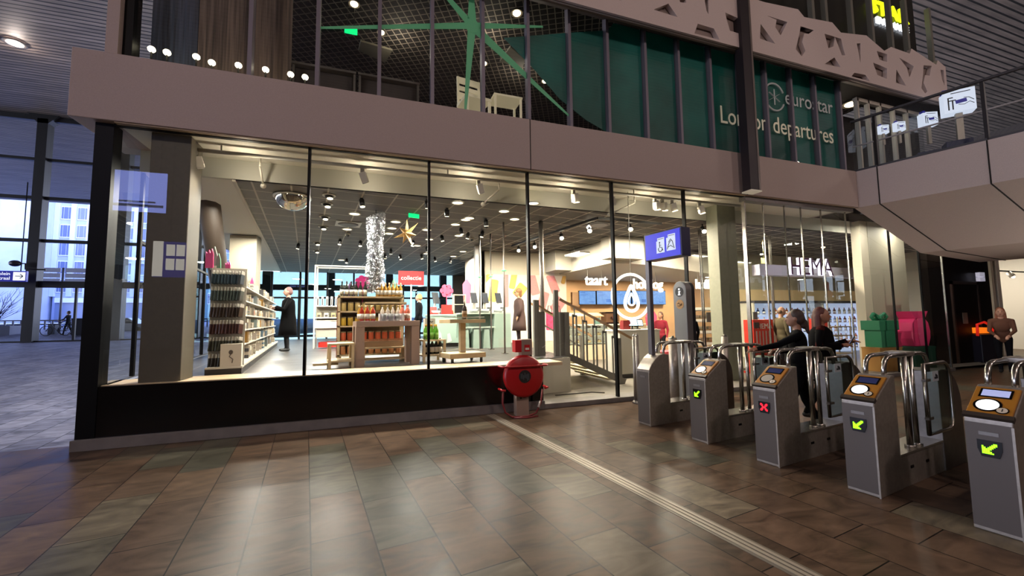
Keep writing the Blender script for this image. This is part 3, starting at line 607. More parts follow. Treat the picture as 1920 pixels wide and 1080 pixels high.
# bare tree
p = at_far(6,600,34.); t = thing('bare_tree', 'leafless tree with thin spreading branches at the far left', 'tree', (p.x-.3,34.,gz))
rnd = random.Random(5)
b = B(); part('trunk', B().cyl((0,0,.3),(.05,0,1.5),.09,8,.06), M('bark','#2f3044',.8), t)
for i in range(26):
    a = rnd.uniform(0,2*PI); el = rnd.uniform(.5,1.4); l = rnd.uniform(1.,2.6); d = Vector((math.cos(a)*math.cos(el),math.sin(a)*math.cos(el),math.sin(el)))
    s = Vector((.05,0,rnd.uniform(1.1,1.6))); e = s+d*l; b.cyl(s,e,.022,4,.006)
    for k in range(3):
        f = s+d*l*rnd.uniform(.4,.9); dd = (d+Vector((rnd.uniform(-.8,.8),rnd.uniform(-.8,.8),rnd.uniform(0,.6)))).normalized(); b.cyl(f,f+dd*rnd.uniform(.4,.9),.010,4,.004)
part('branches', b, M('bark'), t)
# balustrade along the water, low wall
p = at_far(70,600,44.); t = thing('street_fence', 'white and dark railing along the far side of the square', 'fence', (p.x-14,44,1.0))
part('rail', B().box(0,34,-.05,.05,1.0,1.12).box(0,34,-.05,.05,.12,.2), M('fence_dark','#39405a',.5), t)
proto = B().box(-.06,.06,-.03,.03,.1,1.05).mesh('post', M('fence_dark'))
for i in range(60): link('post', proto, t, (i*.56,0,0))
# car
p = on(232,612,1,36.); t = thing('parked_car', 'silver car parked outside, seen through the shop side window', 'car', (p.x,36.,.75))
part('body', B().prism([(-2.1,.28),(2.1,.28),(2.15,.7),(1.9,.86),(1.2,.9),(.6,1.38),(-.9,1.42),(-1.6,.98),(-2.1,.9)],-.82,.82,'y'), M('car_silver','#aab2bd',.3,.5), t, bevel=.06)
part('side_windows', B().prism([(1.0,.92),(.55,1.3),(-.85,1.34),(-1.35,.98)],-.835,.835,'y'), M('car_glass','#1c2430',.1), t)
for x in (-1.3,1.3):
    for y in (-.8,.8): part('wheel', B().cyl((x,y-.1,.3),(x,y+.1,.3),.31,18), rubber, t)
# hanging way signs outside
bl = M('wayfinding_blue','#10147a',.4,em='#1a1fa0',es=.5); wl = M('sign_white','#ffffff',.5,em='#eef2ff',es=.9)
p = on(22,518,1,27.); t = thing('wayfinding_sign', 'blue hanging direction sign with white words and arrow at the far left', 'sign', (p.x,27.,p.z))
part('sign_panel', B().box(-1.6,.72,-.08,.08,-.33,.33), bl, t); part('arrow_tile', B().box(.12,.68,-.1,-.078,-.26,.26), wl, t)
part('arrow', B().box(.22,.58,-.108,-.1,-.02,.02).ob((.51,-.104,.07),(.2,.008,.04),(0,R(45),0)).ob((.51,-.104,-.07),(.2,.008,.04),(0,R(-45),0)), ink, t)
lettering('lettering','Stationsplein',.28,wl,t,(-.02,-.085,.06),align='RIGHT'); lettering('lettering','de Centraal',.28,wl,t,(-.02,-.085,-.22),align='RIGHT')
part('hanger', B().cyl((-1.2,0,.33),(-1.2,0,6.),.03,6).cyl((.4,0,.33),(.4,0,6.),.03,6), hf, t)
p = on(23,493,1,27.); t = thing('wall_clock_camera', 'round dark camera dome on a bracket above the far left direction sign', 'camera', (p.x,27.2,p.z))
part('dome', B().ball((0,0,0),(.3,.2,.2)), M('dome_dark','#23202c',.3), t); part('bracket', B().tube([(.25,0,.0),(.5,0,.0),(.5,0,-.35),(1.5,0,-.36)],.05,6), hf, t)
p = on(118,517,1,33.); t = thing('street_sign_stack', 'stack of pale street direction boards on a pole outside', 'sign', (p.x,33.,gz))
part('pole', B().cyl((0,0,0),(0,0,p.z+.6-gz),.07,8), M('pole_grey','#7d84a0',.5), t)
for sx in (-1,1):
    for k in range(3): part('board', B().box(min(.14*sx,1.35*sx),max(.14*sx,1.35*sx),-.03,.03,p.z-gz-.55+k*.4,p.z-gz-.22+k*.4).cyl((1.45*sx,-.04,p.z-gz-.38+k*.4),(1.45*sx,.04,p.z-gz-.38+k*.4),.15,14), M('board_pale','#aab0d0',.5,em='#b0b8e0',es=.1), t)
# ------------------------------------------------------------------ metal strip in the floor
a, c = Vector((1.93,-.12,0)), Vector((2.99,-8.2,0))
t = thing('floor_strip', 'long ribbed metal strip set in the stone floor towards the viewer', 'floor strip', a)
d = (c-a); b = B(); b.bar((0,0,.0),d,.17,.006); part('base_strip', b, M('strip_alu','#6a6258',.5,.4), t)
n = Vector((-d.y,d.x,0)).normalized(); g = B()
for k in (-.045,.0,.045): g.bar(n*k+Vector((0,0,.004)), d+n*k+Vector((0,0,.004)), .028, .006)
part('rib', g, M('strip_light','#958b7d',.5,.3), t)
# ------------------------------------------------------------------ ticket gates
ochre = M('ochre_reader_panel','#8f5e1c',.4); screen = M('gate_screen','#1a1c3a',.2,em='#3a4270',es=.25); screen_l = M('gate_screen_light','#9aa2c8',.2,em='#98a2d0',es=.6)
rd_lit = M('reader_lit','#f4f4f4',.3,em='#ffffff',es=1.1); rd_off = M('reader_dim','#8d857c',.35); ledg = M('led_green','#9cff1a',.4,em='#8cff10',es=2.2); ledr = M('led_red','#ff2a3a',.4,em='#ff1428',es=2.0)
def make_gate(label, loc, reader=True, lit=True, led='green', scr=screen):
    t = thing('ticket_gate', label, 'ticket gate', loc, GA, 'ticket gates')
    W = .125
    prof = [(0,0),(0,.80),(.0,.815),(.34,1.03),(.42,1.03),(.42,0)] if reader else [(0,0),(0,.82),(.06,.90),(.14,.98),(.22,1.03),(.3,1.045),(.42,1.03),(.42,0)]
    part('near_pedestal', B().prism(prof,-W,W,'y'), steel, t, bevel=.008)
    fr = part('front_panel', B().box(-.006,.0,-W+.012,W-.004,.03,.785), M('front_dark_steel','#4f4742',.48,.4), t)
    part('label_plate', B().box(-.010,-.006,-.05,.05,.70,.725), steel_dark, fr)
    part('corner_strip', B().box(-.008,.01,-W-.002,-W+.012,.0,.78), steel, t)
    if reader:
        ang = -math.atan2(.215,.34)
        h = thing('reader_hood', '', '') if False else None
        sl = lambda u, v, w: (.01+u*math.cos(ang)+w*math.sin(-ang)*-1, v, .825-u*math.sin(ang)+w*math.cos(ang))
        def plate(u0,u1,v0,v1,w0,w1,n=0):
            return B().add([sl(u,v,w) for w in (w0,w1) for u,v in ((u0,v0),(u1,v0),(u1,v1),(u0,v1))],[(3,2,1,0),(4,5,6,7),(0,1,5,4),(1,2,6,5),(2,3,7,6),(3,0,4,7)])
        rp = part('reader_panel', plate(.03,.34,-W+.008,W-.008,.0,.018), ochre, t, bevel=.006)
        part('panel_lip', plate(-.012,.03,-W-.004,W+.004,-.01,.02), M('lip_dark','#2a211c',.5), t)
        part('screen_bezel', plate(.215,.315,-.085,.085,.018,.021), blackgloss, rp)
        part('screen', plate(.228,.302,-.072,.072,.021,.0225), scr, rp)
        def disc(u, v, r, w, mt, nm):
            b = B(); N_ = 20; ps = [sl(u+r*math.cos(2*PI*i/N_), v+r*math.sin(2*PI*i/N_), w) for i in range(N_)]; qs = [sl(u+r*math.cos(2*PI*i/N_), v+r*math.sin(2*PI*i/N_), w-.004) for i in range(N_)]
            b.add(ps+qs, [tuple(range(N_))]+[(i,(i+1)%N_,N_+(i+1)%N_,N_+i) for i in range(N_)]); part(nm, b, mt, rp)
        disc(.125,.02,.075,.0205,blackgloss,'reader_ring'); disc(.125,.02,.06,.0225,rd_lit if lit else rd_off,'card_reader')
        disc(.075,-.062,.035,.0235,blackgloss,'button_ring'); disc(.075,-.062,.028,.0255,M('button_grey','#b5a999',.4),'arrow_button')
        ar = plate(.06,.09,-.066,-.060,.0255,.0265); ar.f and None; part('button_arrow', ar, ink, rp)
        dp = part('display', B().prism([(-.062,.60),(-.045,.545),(.045,.545),(.062,.60),(.062,.665),(-.062,.665)],-.012,-.004,'x'), blackgloss, t)
        dots = B(); S = .0098
        if led == 'green':
            pat = ["........#", ".......##", "#.....##.", "#....##..", "#...##...", "#..##....", "#.##.....", "####.....", "#######.."]
            pat = ["......##", ".....###", "#...###.", "##.###..", "#####...", "####....", "#####...", "######.."]
        else: pat = ["##....##","###..###",".##..##.","..####..","..####..",".##..##.","###..###","##....##"]
        for r_, row in enumerate(pat):
            for c_, ch in enumerate(row):
                if ch == '#': dots.cb((-.0145, -(c_-3.5)*S, .607-(r_-3.5)*S+.0), (.004,.0084,.0084))
        part('arrow_light' if led == 'green' else 'cross_light', dots, ledg if led == 'green' else ledr, dp)
    lb = part('low_base', B().box(.42,1.36,-W+.012,W-.012,0,.285), steel, t)
    part('base_cover', B().box(.42,1.36,-W+.002,W-.002,.285,.305), M('base_top_steel','#b3ada3',.25,.9), t)
    part('sensor_window', B().box(.62,.68,-W+.007,-W+.012,.15,.175).box(.95,1.01,-W+.007,-W+.012,.15,.175), blackgloss, lb)
    arc = [(1.36,0),(1.36,1.0)]+[(1.48+.42*math.sin(a), .62+.40*math.cos(a)) for a in [R(k) for k in range(0,91,10)]]+[(1.9,0)]
    part('far_pedestal', B().prism(arc,-W,W,'y'), M('far_pedestal_steel','#6b6560',.38,.85,noise=.1,nscale=20), t, bevel=.006)
    hr = B(); 
    for y in (-.07,.07):
        hr.tube([(.36,y,1.0),(.365,y,1.09),(.39,y,1.155),(.44,y,1.19),(.52,y,1.20),(.86,y,1.20)],.021,10)
    part('handrail', hr, chrome, t); part('rail_hub', B().box(.80,.98,-.09,.09,1.18,1.225), steel, t, bevel=.008)
    hr = B()
    for y in (-.07,.07): hr.tube([(.92,y,1.20),(1.14,y,1.20),(1.24,y,1.18),(1.29,y,1.12),(1.30,y,1.0)],.021,10)
    part('handrail', hr, chrome, t)
    part('post', B().cyl((.80,-.06,.30),(.80,-.06,1.19),.026,12).cyl((.80,-.06,.30),(.80,-.06,.33),.045,12), chrome, t)
    part('post', B().cyl((.95,-.06,.30),(.95,-.06,1.19),.022,12).cyl((.95,-.06,.30),(.95,-.06,.33),.045,12), chrome, t)
    yw = -.15; x0, x1, z0, z1, r_ = .97, 1.56, .42, 1.10, .16
    fr = [(x0,yw,z0),(x1-r_*.7,yw,z0)]+[(x1-r_*.7+r_*.7*math.sin(a),yw,z0+r_*.7-r_*.7*math.cos(a)) for a in [R(k) for k in (30,60,90)]]+[(x1,yw,z1-r_)]+[(x1-r_+r_*math.cos(a),yw,z1-r_+r_*math.sin(a)) for a in [R(k) for k in (20,40,60,80)]]+[(x0,yw,z1)]
    wd = part('gate_wing', B().tube(fr,.020,8,True), chrome, t)
    part('wing_glass', B().prism([(p[0],p[2]) for p in fr],yw-.003,yw+.003,'y'), GLASS_G, wd)
    sk = part('notice_sticker', B().box(1.13,1.27,yw-.008,yw-.004,.92,1.02), M('notice_grey','#9aa0a6',.5), wd)
    part('notice_symbol', B().box(1.17,1.25,yw-.010,yw-.008,.945,.965).ob((1.22,yw-.009,.975),(.05,.002,.025),(0,.4,0)), ink, sk)
    part('wing_bracket', B().box(.95,1.06,yw-.015,yw+.02,.93,.955).box(.95,1.06,yw-.015,yw+.02,.56,.585), steel_dark, wd)
    return t
def gate_at(corner): c = Vector((corner[0],corner[1],0)); return c + GY*.125
g1 = make_gate('steel gate end post without card reader, carrying the blue sign pole', gate_at((3.917,-1.742)), reader=False)
g2 = make_gate('ticket gate with lit round reader and green arrow, farthest gate with a reader', gate_at((4.034,-2.70)), led='green')
g3 = make_gate('ticket gate showing the red cross with an unlit reader', gate_at((4.10,-3.60)), lit=False, led='red')
g4 = make_gate('ticket gate with green arrow between the red cross gate and the nearest gate', gate_at((4.22,-4.44)), led='green')
g5 = make_gate('nearest ticket gate, cut by the right edge of the photo, with green arrow', gate_at((4.33,-5.23)), led='green', scr=screen_l)
# blue lane sign on a pole through the first gate's hood
p = gate_at((3.917,-1.742)) + GX*.2
t = thing('lane_sign', 'bright blue lit lane sign with wheelchair tile on a grey pole above the first gate', 'sign', (p.x,p.y,1.03), GA)
part('pole', B().box(-.035,.035,-.035,.035,0,1.86), M('sign_pole_grey','#5d5a60',.45,.5), t)
bl2 = M('sign_blue_lit','#060a60',.4,em='#0509ff',es=.62)
part('sign_box', B().box(-.09,.09,-.72,-.035,1.43,1.84), M('sign_box_navy','#0c0f3c',.4), t, bevel=.006)
part('sign_face', B().box(-.096,-.09,-.70,-.045,1.445,1.825), bl2, t)
tl = M('tile_white_lit','#707478',.4,em='#dce6ff',es=.78)
f1 = part('wheelchair_tile', B().box(-.102,-.096,-.42,-.27,1.52,1.70).box(-.102,-.096,-.42,-.29,1.70,1.745), tl, t)
f2 = part('card_tile', B().box(-.102,-.096,-.62,-.46,1.53,1.72).box(-.102,-.096,-.62,-.49,1.72,1.765), tl, t)
w = B(); c0 = (-.104,-.345,1.575)
w.tube([(c0[0],c0[1]+.036*math.cos(R(k)),c0[2]+.036*math.sin(R(k))) for k in range(-200,60,20)],.006,5); w.ball((-.104,-.335,1.672),(.004,.013,.013),8,6)
w.bar((-.104,-.335,1.655),(-.104,-.338,1.60),.012,.006).bar((-.104,-.338,1.60),(-.104,-.375,1.60),.010,.006).bar((-.104,-.375,1.60),(-.104,-.395,1.55),.010,.006).bar((-.104,-.336,1.635),(-.104,-.368,1.63),.009,.006)
w.box(-.104,-.102,-.41,-.30,1.722,1.729)
part('symbol', w, ink, f1)
w = B(); w.tube([(-.104,-.475,1.55),(-.104,-.50,1.62),(-.104,-.54,1.67),(-.104,-.57,1.66),(-.104,-.60,1.55)],.005,5).tube([(-.104,-.49,1.58),(-.104,-.54,1.60),(-.104,-.58,1.57)],.005,5).tube([(-.104,-.50,1.65),(-.104,-.54,1.695),(-.104,-.57,1.66)],.005,5).box(-.104,-.102,-.61,-.50,1.742,1.749)
part('symbol', w, ink, f2)
# information pillar between the gates and the window
p = on(1283,755,2,0); p = Vector((p.x+.0,p.y,0))
t = thing('information_pillar', 'tall grey rounded information pillar with i symbol behind the first gate', 'information pillar', p, GA)
hh = 2.28
out = [(-.15,0),(-.15,hh-.16)]+[(-.15*math.cos(R(k)),hh-.16+.16*math.sin(R(k))) for k in range(15,180,15)]+[(.15,hh-.16),(.15,0)]
part('body', B().prism([(y,z) for y,z in out],0,.16,'x'), M('pillar_grey','#7c7a78',.45,.4), t, bevel=.01); part('back_cover', B().prism([(y*.98,z) for y,z in out],.162,.24,'x'), M('pillar_back','#12131a',.5), t)
d1 = part('info_disc', B().cyl((-.006,0,hh-.20),(0,0,hh-.20),.095,20), M('disc_dark','#23221f',.5), t)
part('info_symbol', B().box(-.010,-.006,-.014,.014,hh-.255,hh-.185).cyl((-.010,0,hh-.15),(-.006,0,hh-.15),.018,12).box(-.010,-.006,-.028,.0,hh-.20,hh-.185).box(-.010,-.006,-.03,.03,hh-.265,hh-.25), M('sign_white2','#ffffff',.5,em='#ffffff',es=.7), d1)
d2 = part('logo_disc', B().cyl((-.006,0,hh-.44),(0,0,hh-.44),.09,20), M('logo_ochre','#b98a52',.5), t)
part('logo_arrows', B().tube([(-.010,.05,hh-.43),(-.010,.02,hh-.41),(-.010,-.02,hh-.45),(-.010,-.05,hh-.43)],.008,5).tube([(-.010,.05,hh-.46),(-.010,.0,hh-.47),(-.010,-.05,hh-.45)],.008,5), M('logo_brown','#5b3a16',.5), d2)
part('foot', B().box(-.01,.25,-.17,.17,0,.04), steel_dark, t)
# bollards
for (px, py), z, lbl in (((1181,752),1.27,'left one of two thin steel posts between the window and the first gate'),((1198,757),1.27,'right one of two thin steel posts between the window and the first gate'),((1271,760),1.24,'thick short steel post in front of the information pillar'),((1345,745),1.22,'short steel post just right of the information pillar')):
    p = on(px,py,2,0); p = Vector((p.x,min(p.y,-.25),0)) if px < 1250 else Vector((p.x,p.y,0))
    if px == 1271: p = Vector((5.02,-.98,0))
    if px == 1345: p = Vector((6.7,-.5,0))
    t = thing('steel_post', lbl, 'post', p, 0, 'steel posts beside the gates')
    r = .036 if px < 1250 else (.075 if px == 1271 else .06)
    part('shaft', B().cyl((0,0,.02),(0,0,z-.02),r,16), steel, t); part('cap', B().lathe([(r,z-.02),(r*.9,z),(r*.35,z+.005),(r*.3,z+.03),(0,z+.035)],n=14), chrome, t); part('foot', B().lathe([(r*1.9,0),(r*1.9,.02),(r*1.2,.05)],n=16), steel_dark, t)
# ------------------------------------------------------------------ hose reel on its post
red = M('hose_reel_red','#a00b12',.35); redb = M('box_red','#b5141a',.4)
hx, hy = 2.41, -.34
t = thing('fire_hose_reel', 'round red fire hose reel on a beige post in front of the window base', 'fire hose reel', (hx,hy,0))
beige = M('reel_post_beige','#8f7a6b',.5)
part('post', B().box(-.11,.11,-.06,.08,0,.62), beige, t, bevel=.006); part('post_symbol', B().cyl((-.03,-.064,.30),(-.03,-.06,.30),.022,12).box(.01,.06,-.064,-.06,.29,.305), ink, t)
part('reel_disc', B().lathe([(0,-.06),(.26,-.06),(.33,-.045),(.345,-.02),(.345,.05),(.30,.08),(0,.08)],n=40).tf(Matrix.Translation((0,-.10,.66))@Matrix.Rotation(PI/2,4,'X')), red, t)
hubp = part('hub', B().cyl((0,-.19,.66),(0,-.16,.66),.105,24), M('hub_dark','#161414',.5), t)
b = B(); rnd = random.Random(3)
for k in range(7): b.box(-.075+k*.022,-.062+k*.022,-.196,-.19,.66-rnd.uniform(.02,.07),.66+rnd.uniform(.02,.07))
part('hub_ribs', b, M('hub_rib','#5a6066',.4,.6), hubp)
part('guard_rail', B().tube([(-.40,-.02,.83),(-.40,-.20,.83),(-.36,-.22,.83),(.36,-.22,.83),(.40,-.20,.83),(.40,-.02,.83)],.016,8), red, t)
part('guard_hook', B().tube([(-.40,-.02,.46),(-.40,-.19,.46),(-.34,-.21,.455)],.018,8), red, t); part('guard_hook', B().tube([(.40,-.02,.46),(.40,-.19,.46),(.34,-.21,.455)],.018,8), red, t)
part('hose', B().tube([(-.36,-.12,.42),(-.37,-.12,.25),(-.33,-.14,.10),(-.22,-.16,.02),(.05,-.17,.015),(.2,-.15,.05),(.30,-.12,.2),(.345,-.1,.42)],.016,8).tube([(-.2,-.2,.016),(0,-.26,.016),(.2,-.22,.016),(.1,-.14,.016),(-.1,-.2,.016)],.013,6), M('hose_red','#6d1418',.5), t)
part('hose_nozzle', B().cyl((.24,-.16,.14),(.28,-.14,.24),.022,10,.012), M('nozzle_white','#c9beb0',.4), t)
bx = part('top_box', B().box(-.02,.17,-.10,.06,1.0,1.26), beige, t, bevel=.005); part('side_box', B().box(-.13,-.02,-.10,.06,1.05,1.25), redb, t, bevel=.005)
part('red_plate', B().box(.03,.125,-.106,-.10,1.06,1.17), redb, bx); part('white_label', B().box(.045,.11,-.110,-.106,1.085,1.12), white, bx)
part('neck', B().box(-.02,.12,-.06,.06,.9,1.0), beige, t)
stk = [((-.17,.88),M('stk_beige','#b89a80',.6),'tri'),((-.20,.80),M('stk_beige'),'tri2'),((.15,.75),M('stk_gold','#b58a4a',.6),'rect'),((-.12,.48),M('stk_white','#cfc0b0',.6),'disc'),((.2,.5),M('stk_orange','#b5642a',.6),'disc'),((.11,.40),M('stk_orange'),'small')]
for (x,z), mt, kd in stk:
    b = B(); y = -.162
    if kd == 'tri': b.prism([(x-.045,z-.03),(x+.045,z-.03),(x,z+.03)],y-.002,y,'y')
    elif kd == 'tri2': b.prism([(x-.035,z+.02),(x+.035,z+.02),(x,z-.03)],y-.002,y,'y')
    elif kd == 'rect': b.ob((x,y,z),(.05,.004,.10),(0,-.35,0))
    else: b.cyl((x,y,z),(x,y-.003,z),.045 if kd == 'disc' else .026,16)
    part('sticker', b, mt, t)
# ------------------------------------------------------------------ people
def capsule(bm, p, q, r1, r2):
    b2 = bmesh.new(); p = Vector(p); q = Vector(q)
    for c, r in ((p,r1),(q,r2)): bmesh.ops.create_icosphere(b2, subdivisions=2, radius=r, matrix=Matrix.Translation(c))
    res = bmesh.ops.convex_hull(b2, input=b2.verts); bmesh.ops.delete(b2, geom=[e for e in res['geom_interior'] if isinstance(e, bmesh.types.BMVert)], context='VERTS')
    me = bpy.data.meshes.new('t'); b2.to_mesh(me); bm.from_mesh(me); b2.free(); bpy.data.meshes.remove(me)
def fuse(name, prims, mats, vox=.012, sm=3):
    """union of tapered capsules / ellipsoids as ONE continuous skin; each face takes the colour of the nearest limb"""
    bm = bmesh.new()
    for pr in prims:
        if pr[0] == 'c': capsule(bm, *pr[1:5])
        else:
            mx = Matrix.Translation(pr[1])@(pr[3].to_matrix().to_4x4() if len(pr) > 4 and pr[3] else Matrix())@Matrix.Diagonal((*pr[2],1))
            bmesh.ops.create_icosphere(bm, subdivisions=3, radius=1, matrix=mx)
    me = bpy.data.meshes.new(name); bm.to_mesh(me); bm.free()
    o = bpy.data.objects.new('tmp', me); COL.objects.link(o)
    md = o.modifiers.new('r','REMESH'); md.mode = 'VOXEL'; md.voxel_size = vox; md.use_smooth_shade = True
    s = o.modifiers.new('s','SMOOTH'); s.factor = .5; s.iterations = sm
    dg = bpy.context.evaluated_depsgraph_get(); dg.update(); m2 = bpy.data.meshes.new_from_object(o.evaluated_get(dg)); bpy.data.objects.remove(o)
    m2.materials.clear()
    for x in mats: m2.materials.append(x)
    L = []
    for pr in prims:
        if pr[0] == 'c': L.append(('c',Vector(pr[1]),Vector(pr[2]),pr[3],pr[4],pr[5]))
        else: L.append(('e',Vector(pr[1]),pr[2],pr[3] if len(pr) > 4 else None,0,pr[-1]))
    for f in m2.polygons:
        c = f.center; best = 9; bi = 0
        for kd, a, q, r1, r2, mi in L:
            if kd == 'c':
                d = q-a; l = d.length_squared; k = max(0,min(1,(c-a).dot(d)/l)) if l else 0; v = (c-(a+d*k)).length-(r1+(r2-r1)*k)
            else:
                w = c-a
                if r1: w = r1.to_quaternion().inverted()@w if hasattr(r1,'to_quaternion') else w
                k = math.sqrt((w.x/q[0])**2+(w.y/q[1])**2+(w.z/q[2])**2); v = (k-1)*min(q)
            if v < best: best = v; bi = mi
        f.material_index = bi; f.use_smooth = True
    return m2
def person(label, loc, rz, H=1.72, skin='#c79a80', top='#17181c', legs='#20242c', shoes='#141414', hair='#5a3a24', hairstyle='short',
           arms=None, stride=.0, coat=None, vox=.013, sleeve=None, group=None, lean=0., glasses=False):
    """faces local +X. arms: two tuples (shoulder is built in) of elbow and hand positions for a 1.72 m body"""
    k = H/1.72; t = thing('person', label, 'person', loc, rz, group)
    S = lambda *p: Vector(p)*k
    pr = []
    sk, tp, lg, sh = 0, 1, 2, 3
    hipz, shz = .90, 1.40
    ln = lean
    # head and neck
    hd = S(ln+.02,0,1.615)
    pr.append(('e',hd,(.098*k,.076*k,.118*k),None,sk)); pr.append(('e',hd+S(.035,0,-.055),(.058*k,.052*k,.062*k),None,sk))
    pr.append(('c',hd+S(.094,0,.0),hd+S(.110,0,-.028),.010*k,.015*k,sk)); pr.append(('c',hd+S(.085,-.018,-.06),hd+S(.085,.018,-.06),.009*k,.009*k,sk))
    for s in (-1,1): pr.append(('e',hd+S(-.005,.078*s,-.005),(.022*k,.012*k,.034*k),None,sk)); pr.append(('c',hd+S(.082,.032*s,.028),hd+S(.084,.03*s,.026),.012*k,.012*k,sk))
    pr.append(('c',S(ln-.01,0,1.40),S(ln+.0,0,1.54),.058*k,.052*k,sk))
    # torso
    pr.append(('e',S(ln*.8,0,1.27),(.115*k,.175*k,.20*k),None,tp)); pr.append(('e',S(ln*.4,0,1.06),(.105*k,.15*k,.18*k),None,tp)); pr.append(('e',S(0,0,.93),(.12*k,.168*k,.13*k),None,tp))
    pr.append(('c',S(ln,-.13,1.39),S(ln,.13,1.39),.068*k,.068*k,tp))
    # legs
    for s in (-1,1):
        st = stride*s; hip = S(0,.09*s,.90); kn = S(st*.45+.03,.09*s,.49); an = S(st*.9-(.05 if st < 0 else 0),.085*s,.09+(.03 if st < 0 else 0))
        pr += [('c',hip,kn,.088*k,.058*k,lg),('c',kn,an,.058*k,.042*k,lg),('c',an+S(-.02,0,-.045),an+S(.15,.01*s,-.055),.043*k,.034*k,sh)]
    # arms and hands
    arms = arms or [((-.02,.24,1.12),(.08,.25,.87)),((-.02,-.24,1.12),(.08,-.25,.87))]
    for s, (el, ha) in zip((1,-1), arms):
        sd = S(ln,.185*s,1.385); el = S(*el); ha = S(*ha)
        pr += [('c',sd,el,.056*k,.044*k,tp),('c',el,ha,.044*k,.031*k,tp if not sleeve else sleeve)]
        d = (ha-el).normalized(); side = d.cross(Vector((0,0,1)))
        if side.length < .2: side = Vector((1,0,0))
        side.normalize(); up = side.cross(d).normalized()
        pm_ = ha+d*.055*k
        pr.append(('c',ha+d*.01*k,pm_+d*.02*k,.029*k,.034*k,sk))
        for j, (o_, l) in enumerate(((-.030,.060),(-.010,.074),(.010,.070),(.029,.054))):
            a_ = pm_+side*o_*k+d*.03*k; m_ = a_+d*l*.55*k+up*-.008*k; e_ = m_+d*l*.4*k-up*.03*k
            pr += [('c',a_,m_,.0095*k,.009*k,sk),('c',m_,e_,.009*k,.008*k,sk)]
        a_ = ha+d*.03*k-side*.03*k*s; pr += [('c',a_,a_+d*.04*k-side*.03*k*s-up*.012*k,.012*k,.010*k,sk)]
    me = fuse('body', pr, [M('skin_'+skin,skin,.5),M('cloth_'+top,top,.9,spec=.08),M('cloth_'+legs,legs,.9,spec=.08),M('shoe_'+shoes,shoes,.6)], vox*k)
    link('body', me, t)
    hm = M('hair_'+hair,hair,.6,noise=.25,nscale=40)
    hp = []
    if hairstyle != 'bald':
        hp += [('e',hd+S(-.027,0,.036),(.094*k,.089*k,.103*k),None,0),('e',hd+S(-.05,0,-.01),(.08*k,.087*k,.09*k),None,0)]
        if hairstyle == 'long': hp += [('c',hd+S(-.055,.05,-.02),hd+S(-.06,.075,-.26),.052*k,.04*k,0),('c',hd+S(-.055,-.05,-.02),hd+S(-.06,-.075,-.26),.052*k,.04*k,0),('c',hd+S(-.075,0,-.02),hd+S(-.095,0,-.28),.065*k,.05*k,0),('c',hd+S(-.035,.07,.0),hd+S(-.03,.085,-.2),.03*k,.025*k,0),('c',hd+S(-.035,-.07,.0),hd+S(-.03,-.085,-.2),.03*k,.025*k,0)]
        elif hairstyle == 'tied': hp += [('c',hd+S(-.06,0,-.02),hd+S(-.10,0,-.10),.06*k,.045*k,0),('c',hd+S(-.12,0,-.05),hd+S(-.15,0,-.2),.035*k,.02*k,0)]
        elif hairstyle == 'curly': hp += [('e',hd+S(-.03,0,.05),(.11*k,.1*k,.105*k),None,0),('c',hd+S(-.06,0,-.05),hd+S(-.07,0,-.09),.07*k,.06*k,0)]
        link('hair', fuse('hair', hp, [hm], .011*k, 2), t)
        # keep the face clear: the cap sits back on the skull
    else:
        link('hair', fuse('hair', [('e',hd+S(-.045,0,-.012),(.068*k,.083*k,.062*k),None,0)], [hm], .011*k, 2), t)
    b = B()
    for s in (-1,1): b.ball(hd+S(.090,.031*s,.022),(.008*k,.012*k,.008*k),8,6)
    part('eyes', b, M('eye_dark','#15110f',.3), t); part('mouth', B().ball(hd+S(.091,0,-.062),(.006*k,.024*k,.007*k),8,6), M('lip','#8d4a44',.5), t)
    if glasses:
        g = B()
        for s in (-1,1): g.tube([hd+S(.102,.033*s,.02)+Vector((0,.026*k*math.cos(R(a)),.022*k*math.sin(R(a)))) for a in range(0,360,30)],.004*k,5,True).cyl(hd+S(.1,.06*s,.025),hd+S(.0,.082*s,.02),.004*k,5)
        part('glasses', g, ink, t)
    if coat:
        cb = B(); rings = [(1.44,.085,.15),(1.36,.15,.235),(1.2,.165,.245),(1.02,.165,.235),(.85,.19,.25),(.62,.21,.27),(coat[1],.225,.285)]
        N_ = 28; vs = []
        for z, rx, ry in rings:
            for j in range(N_): a = 2*PI*j/N_; w = 1+.03*math.sin(5*a+z*7); vs.append(S(rx*w*math.cos(a)-.01+ln*(z-.9),ry*w*math.sin(a),z))
        cb.add(vs,[(i*N_+j,i*N_+(j+1)%N_,(i+1)*N_+(j+1)%N_,(i+1)*N_+j) for i in range(len(rings)-1) for j in range(N_)],True)
        cb.add(vs,[tuple(range((len(rings)-1)*N_,len(rings)*N_))])
        for s, (el, ha) in zip((1,-1), arms): cb.tube([S(ln,.19*s,1.385),S(*el),S(*el)+(S(*ha)-S(*el))*.92],.062*k,10)
        part('coat', cb, M('coat_'+coat[0],coat[0],.9,spec=.08), t)
    return t
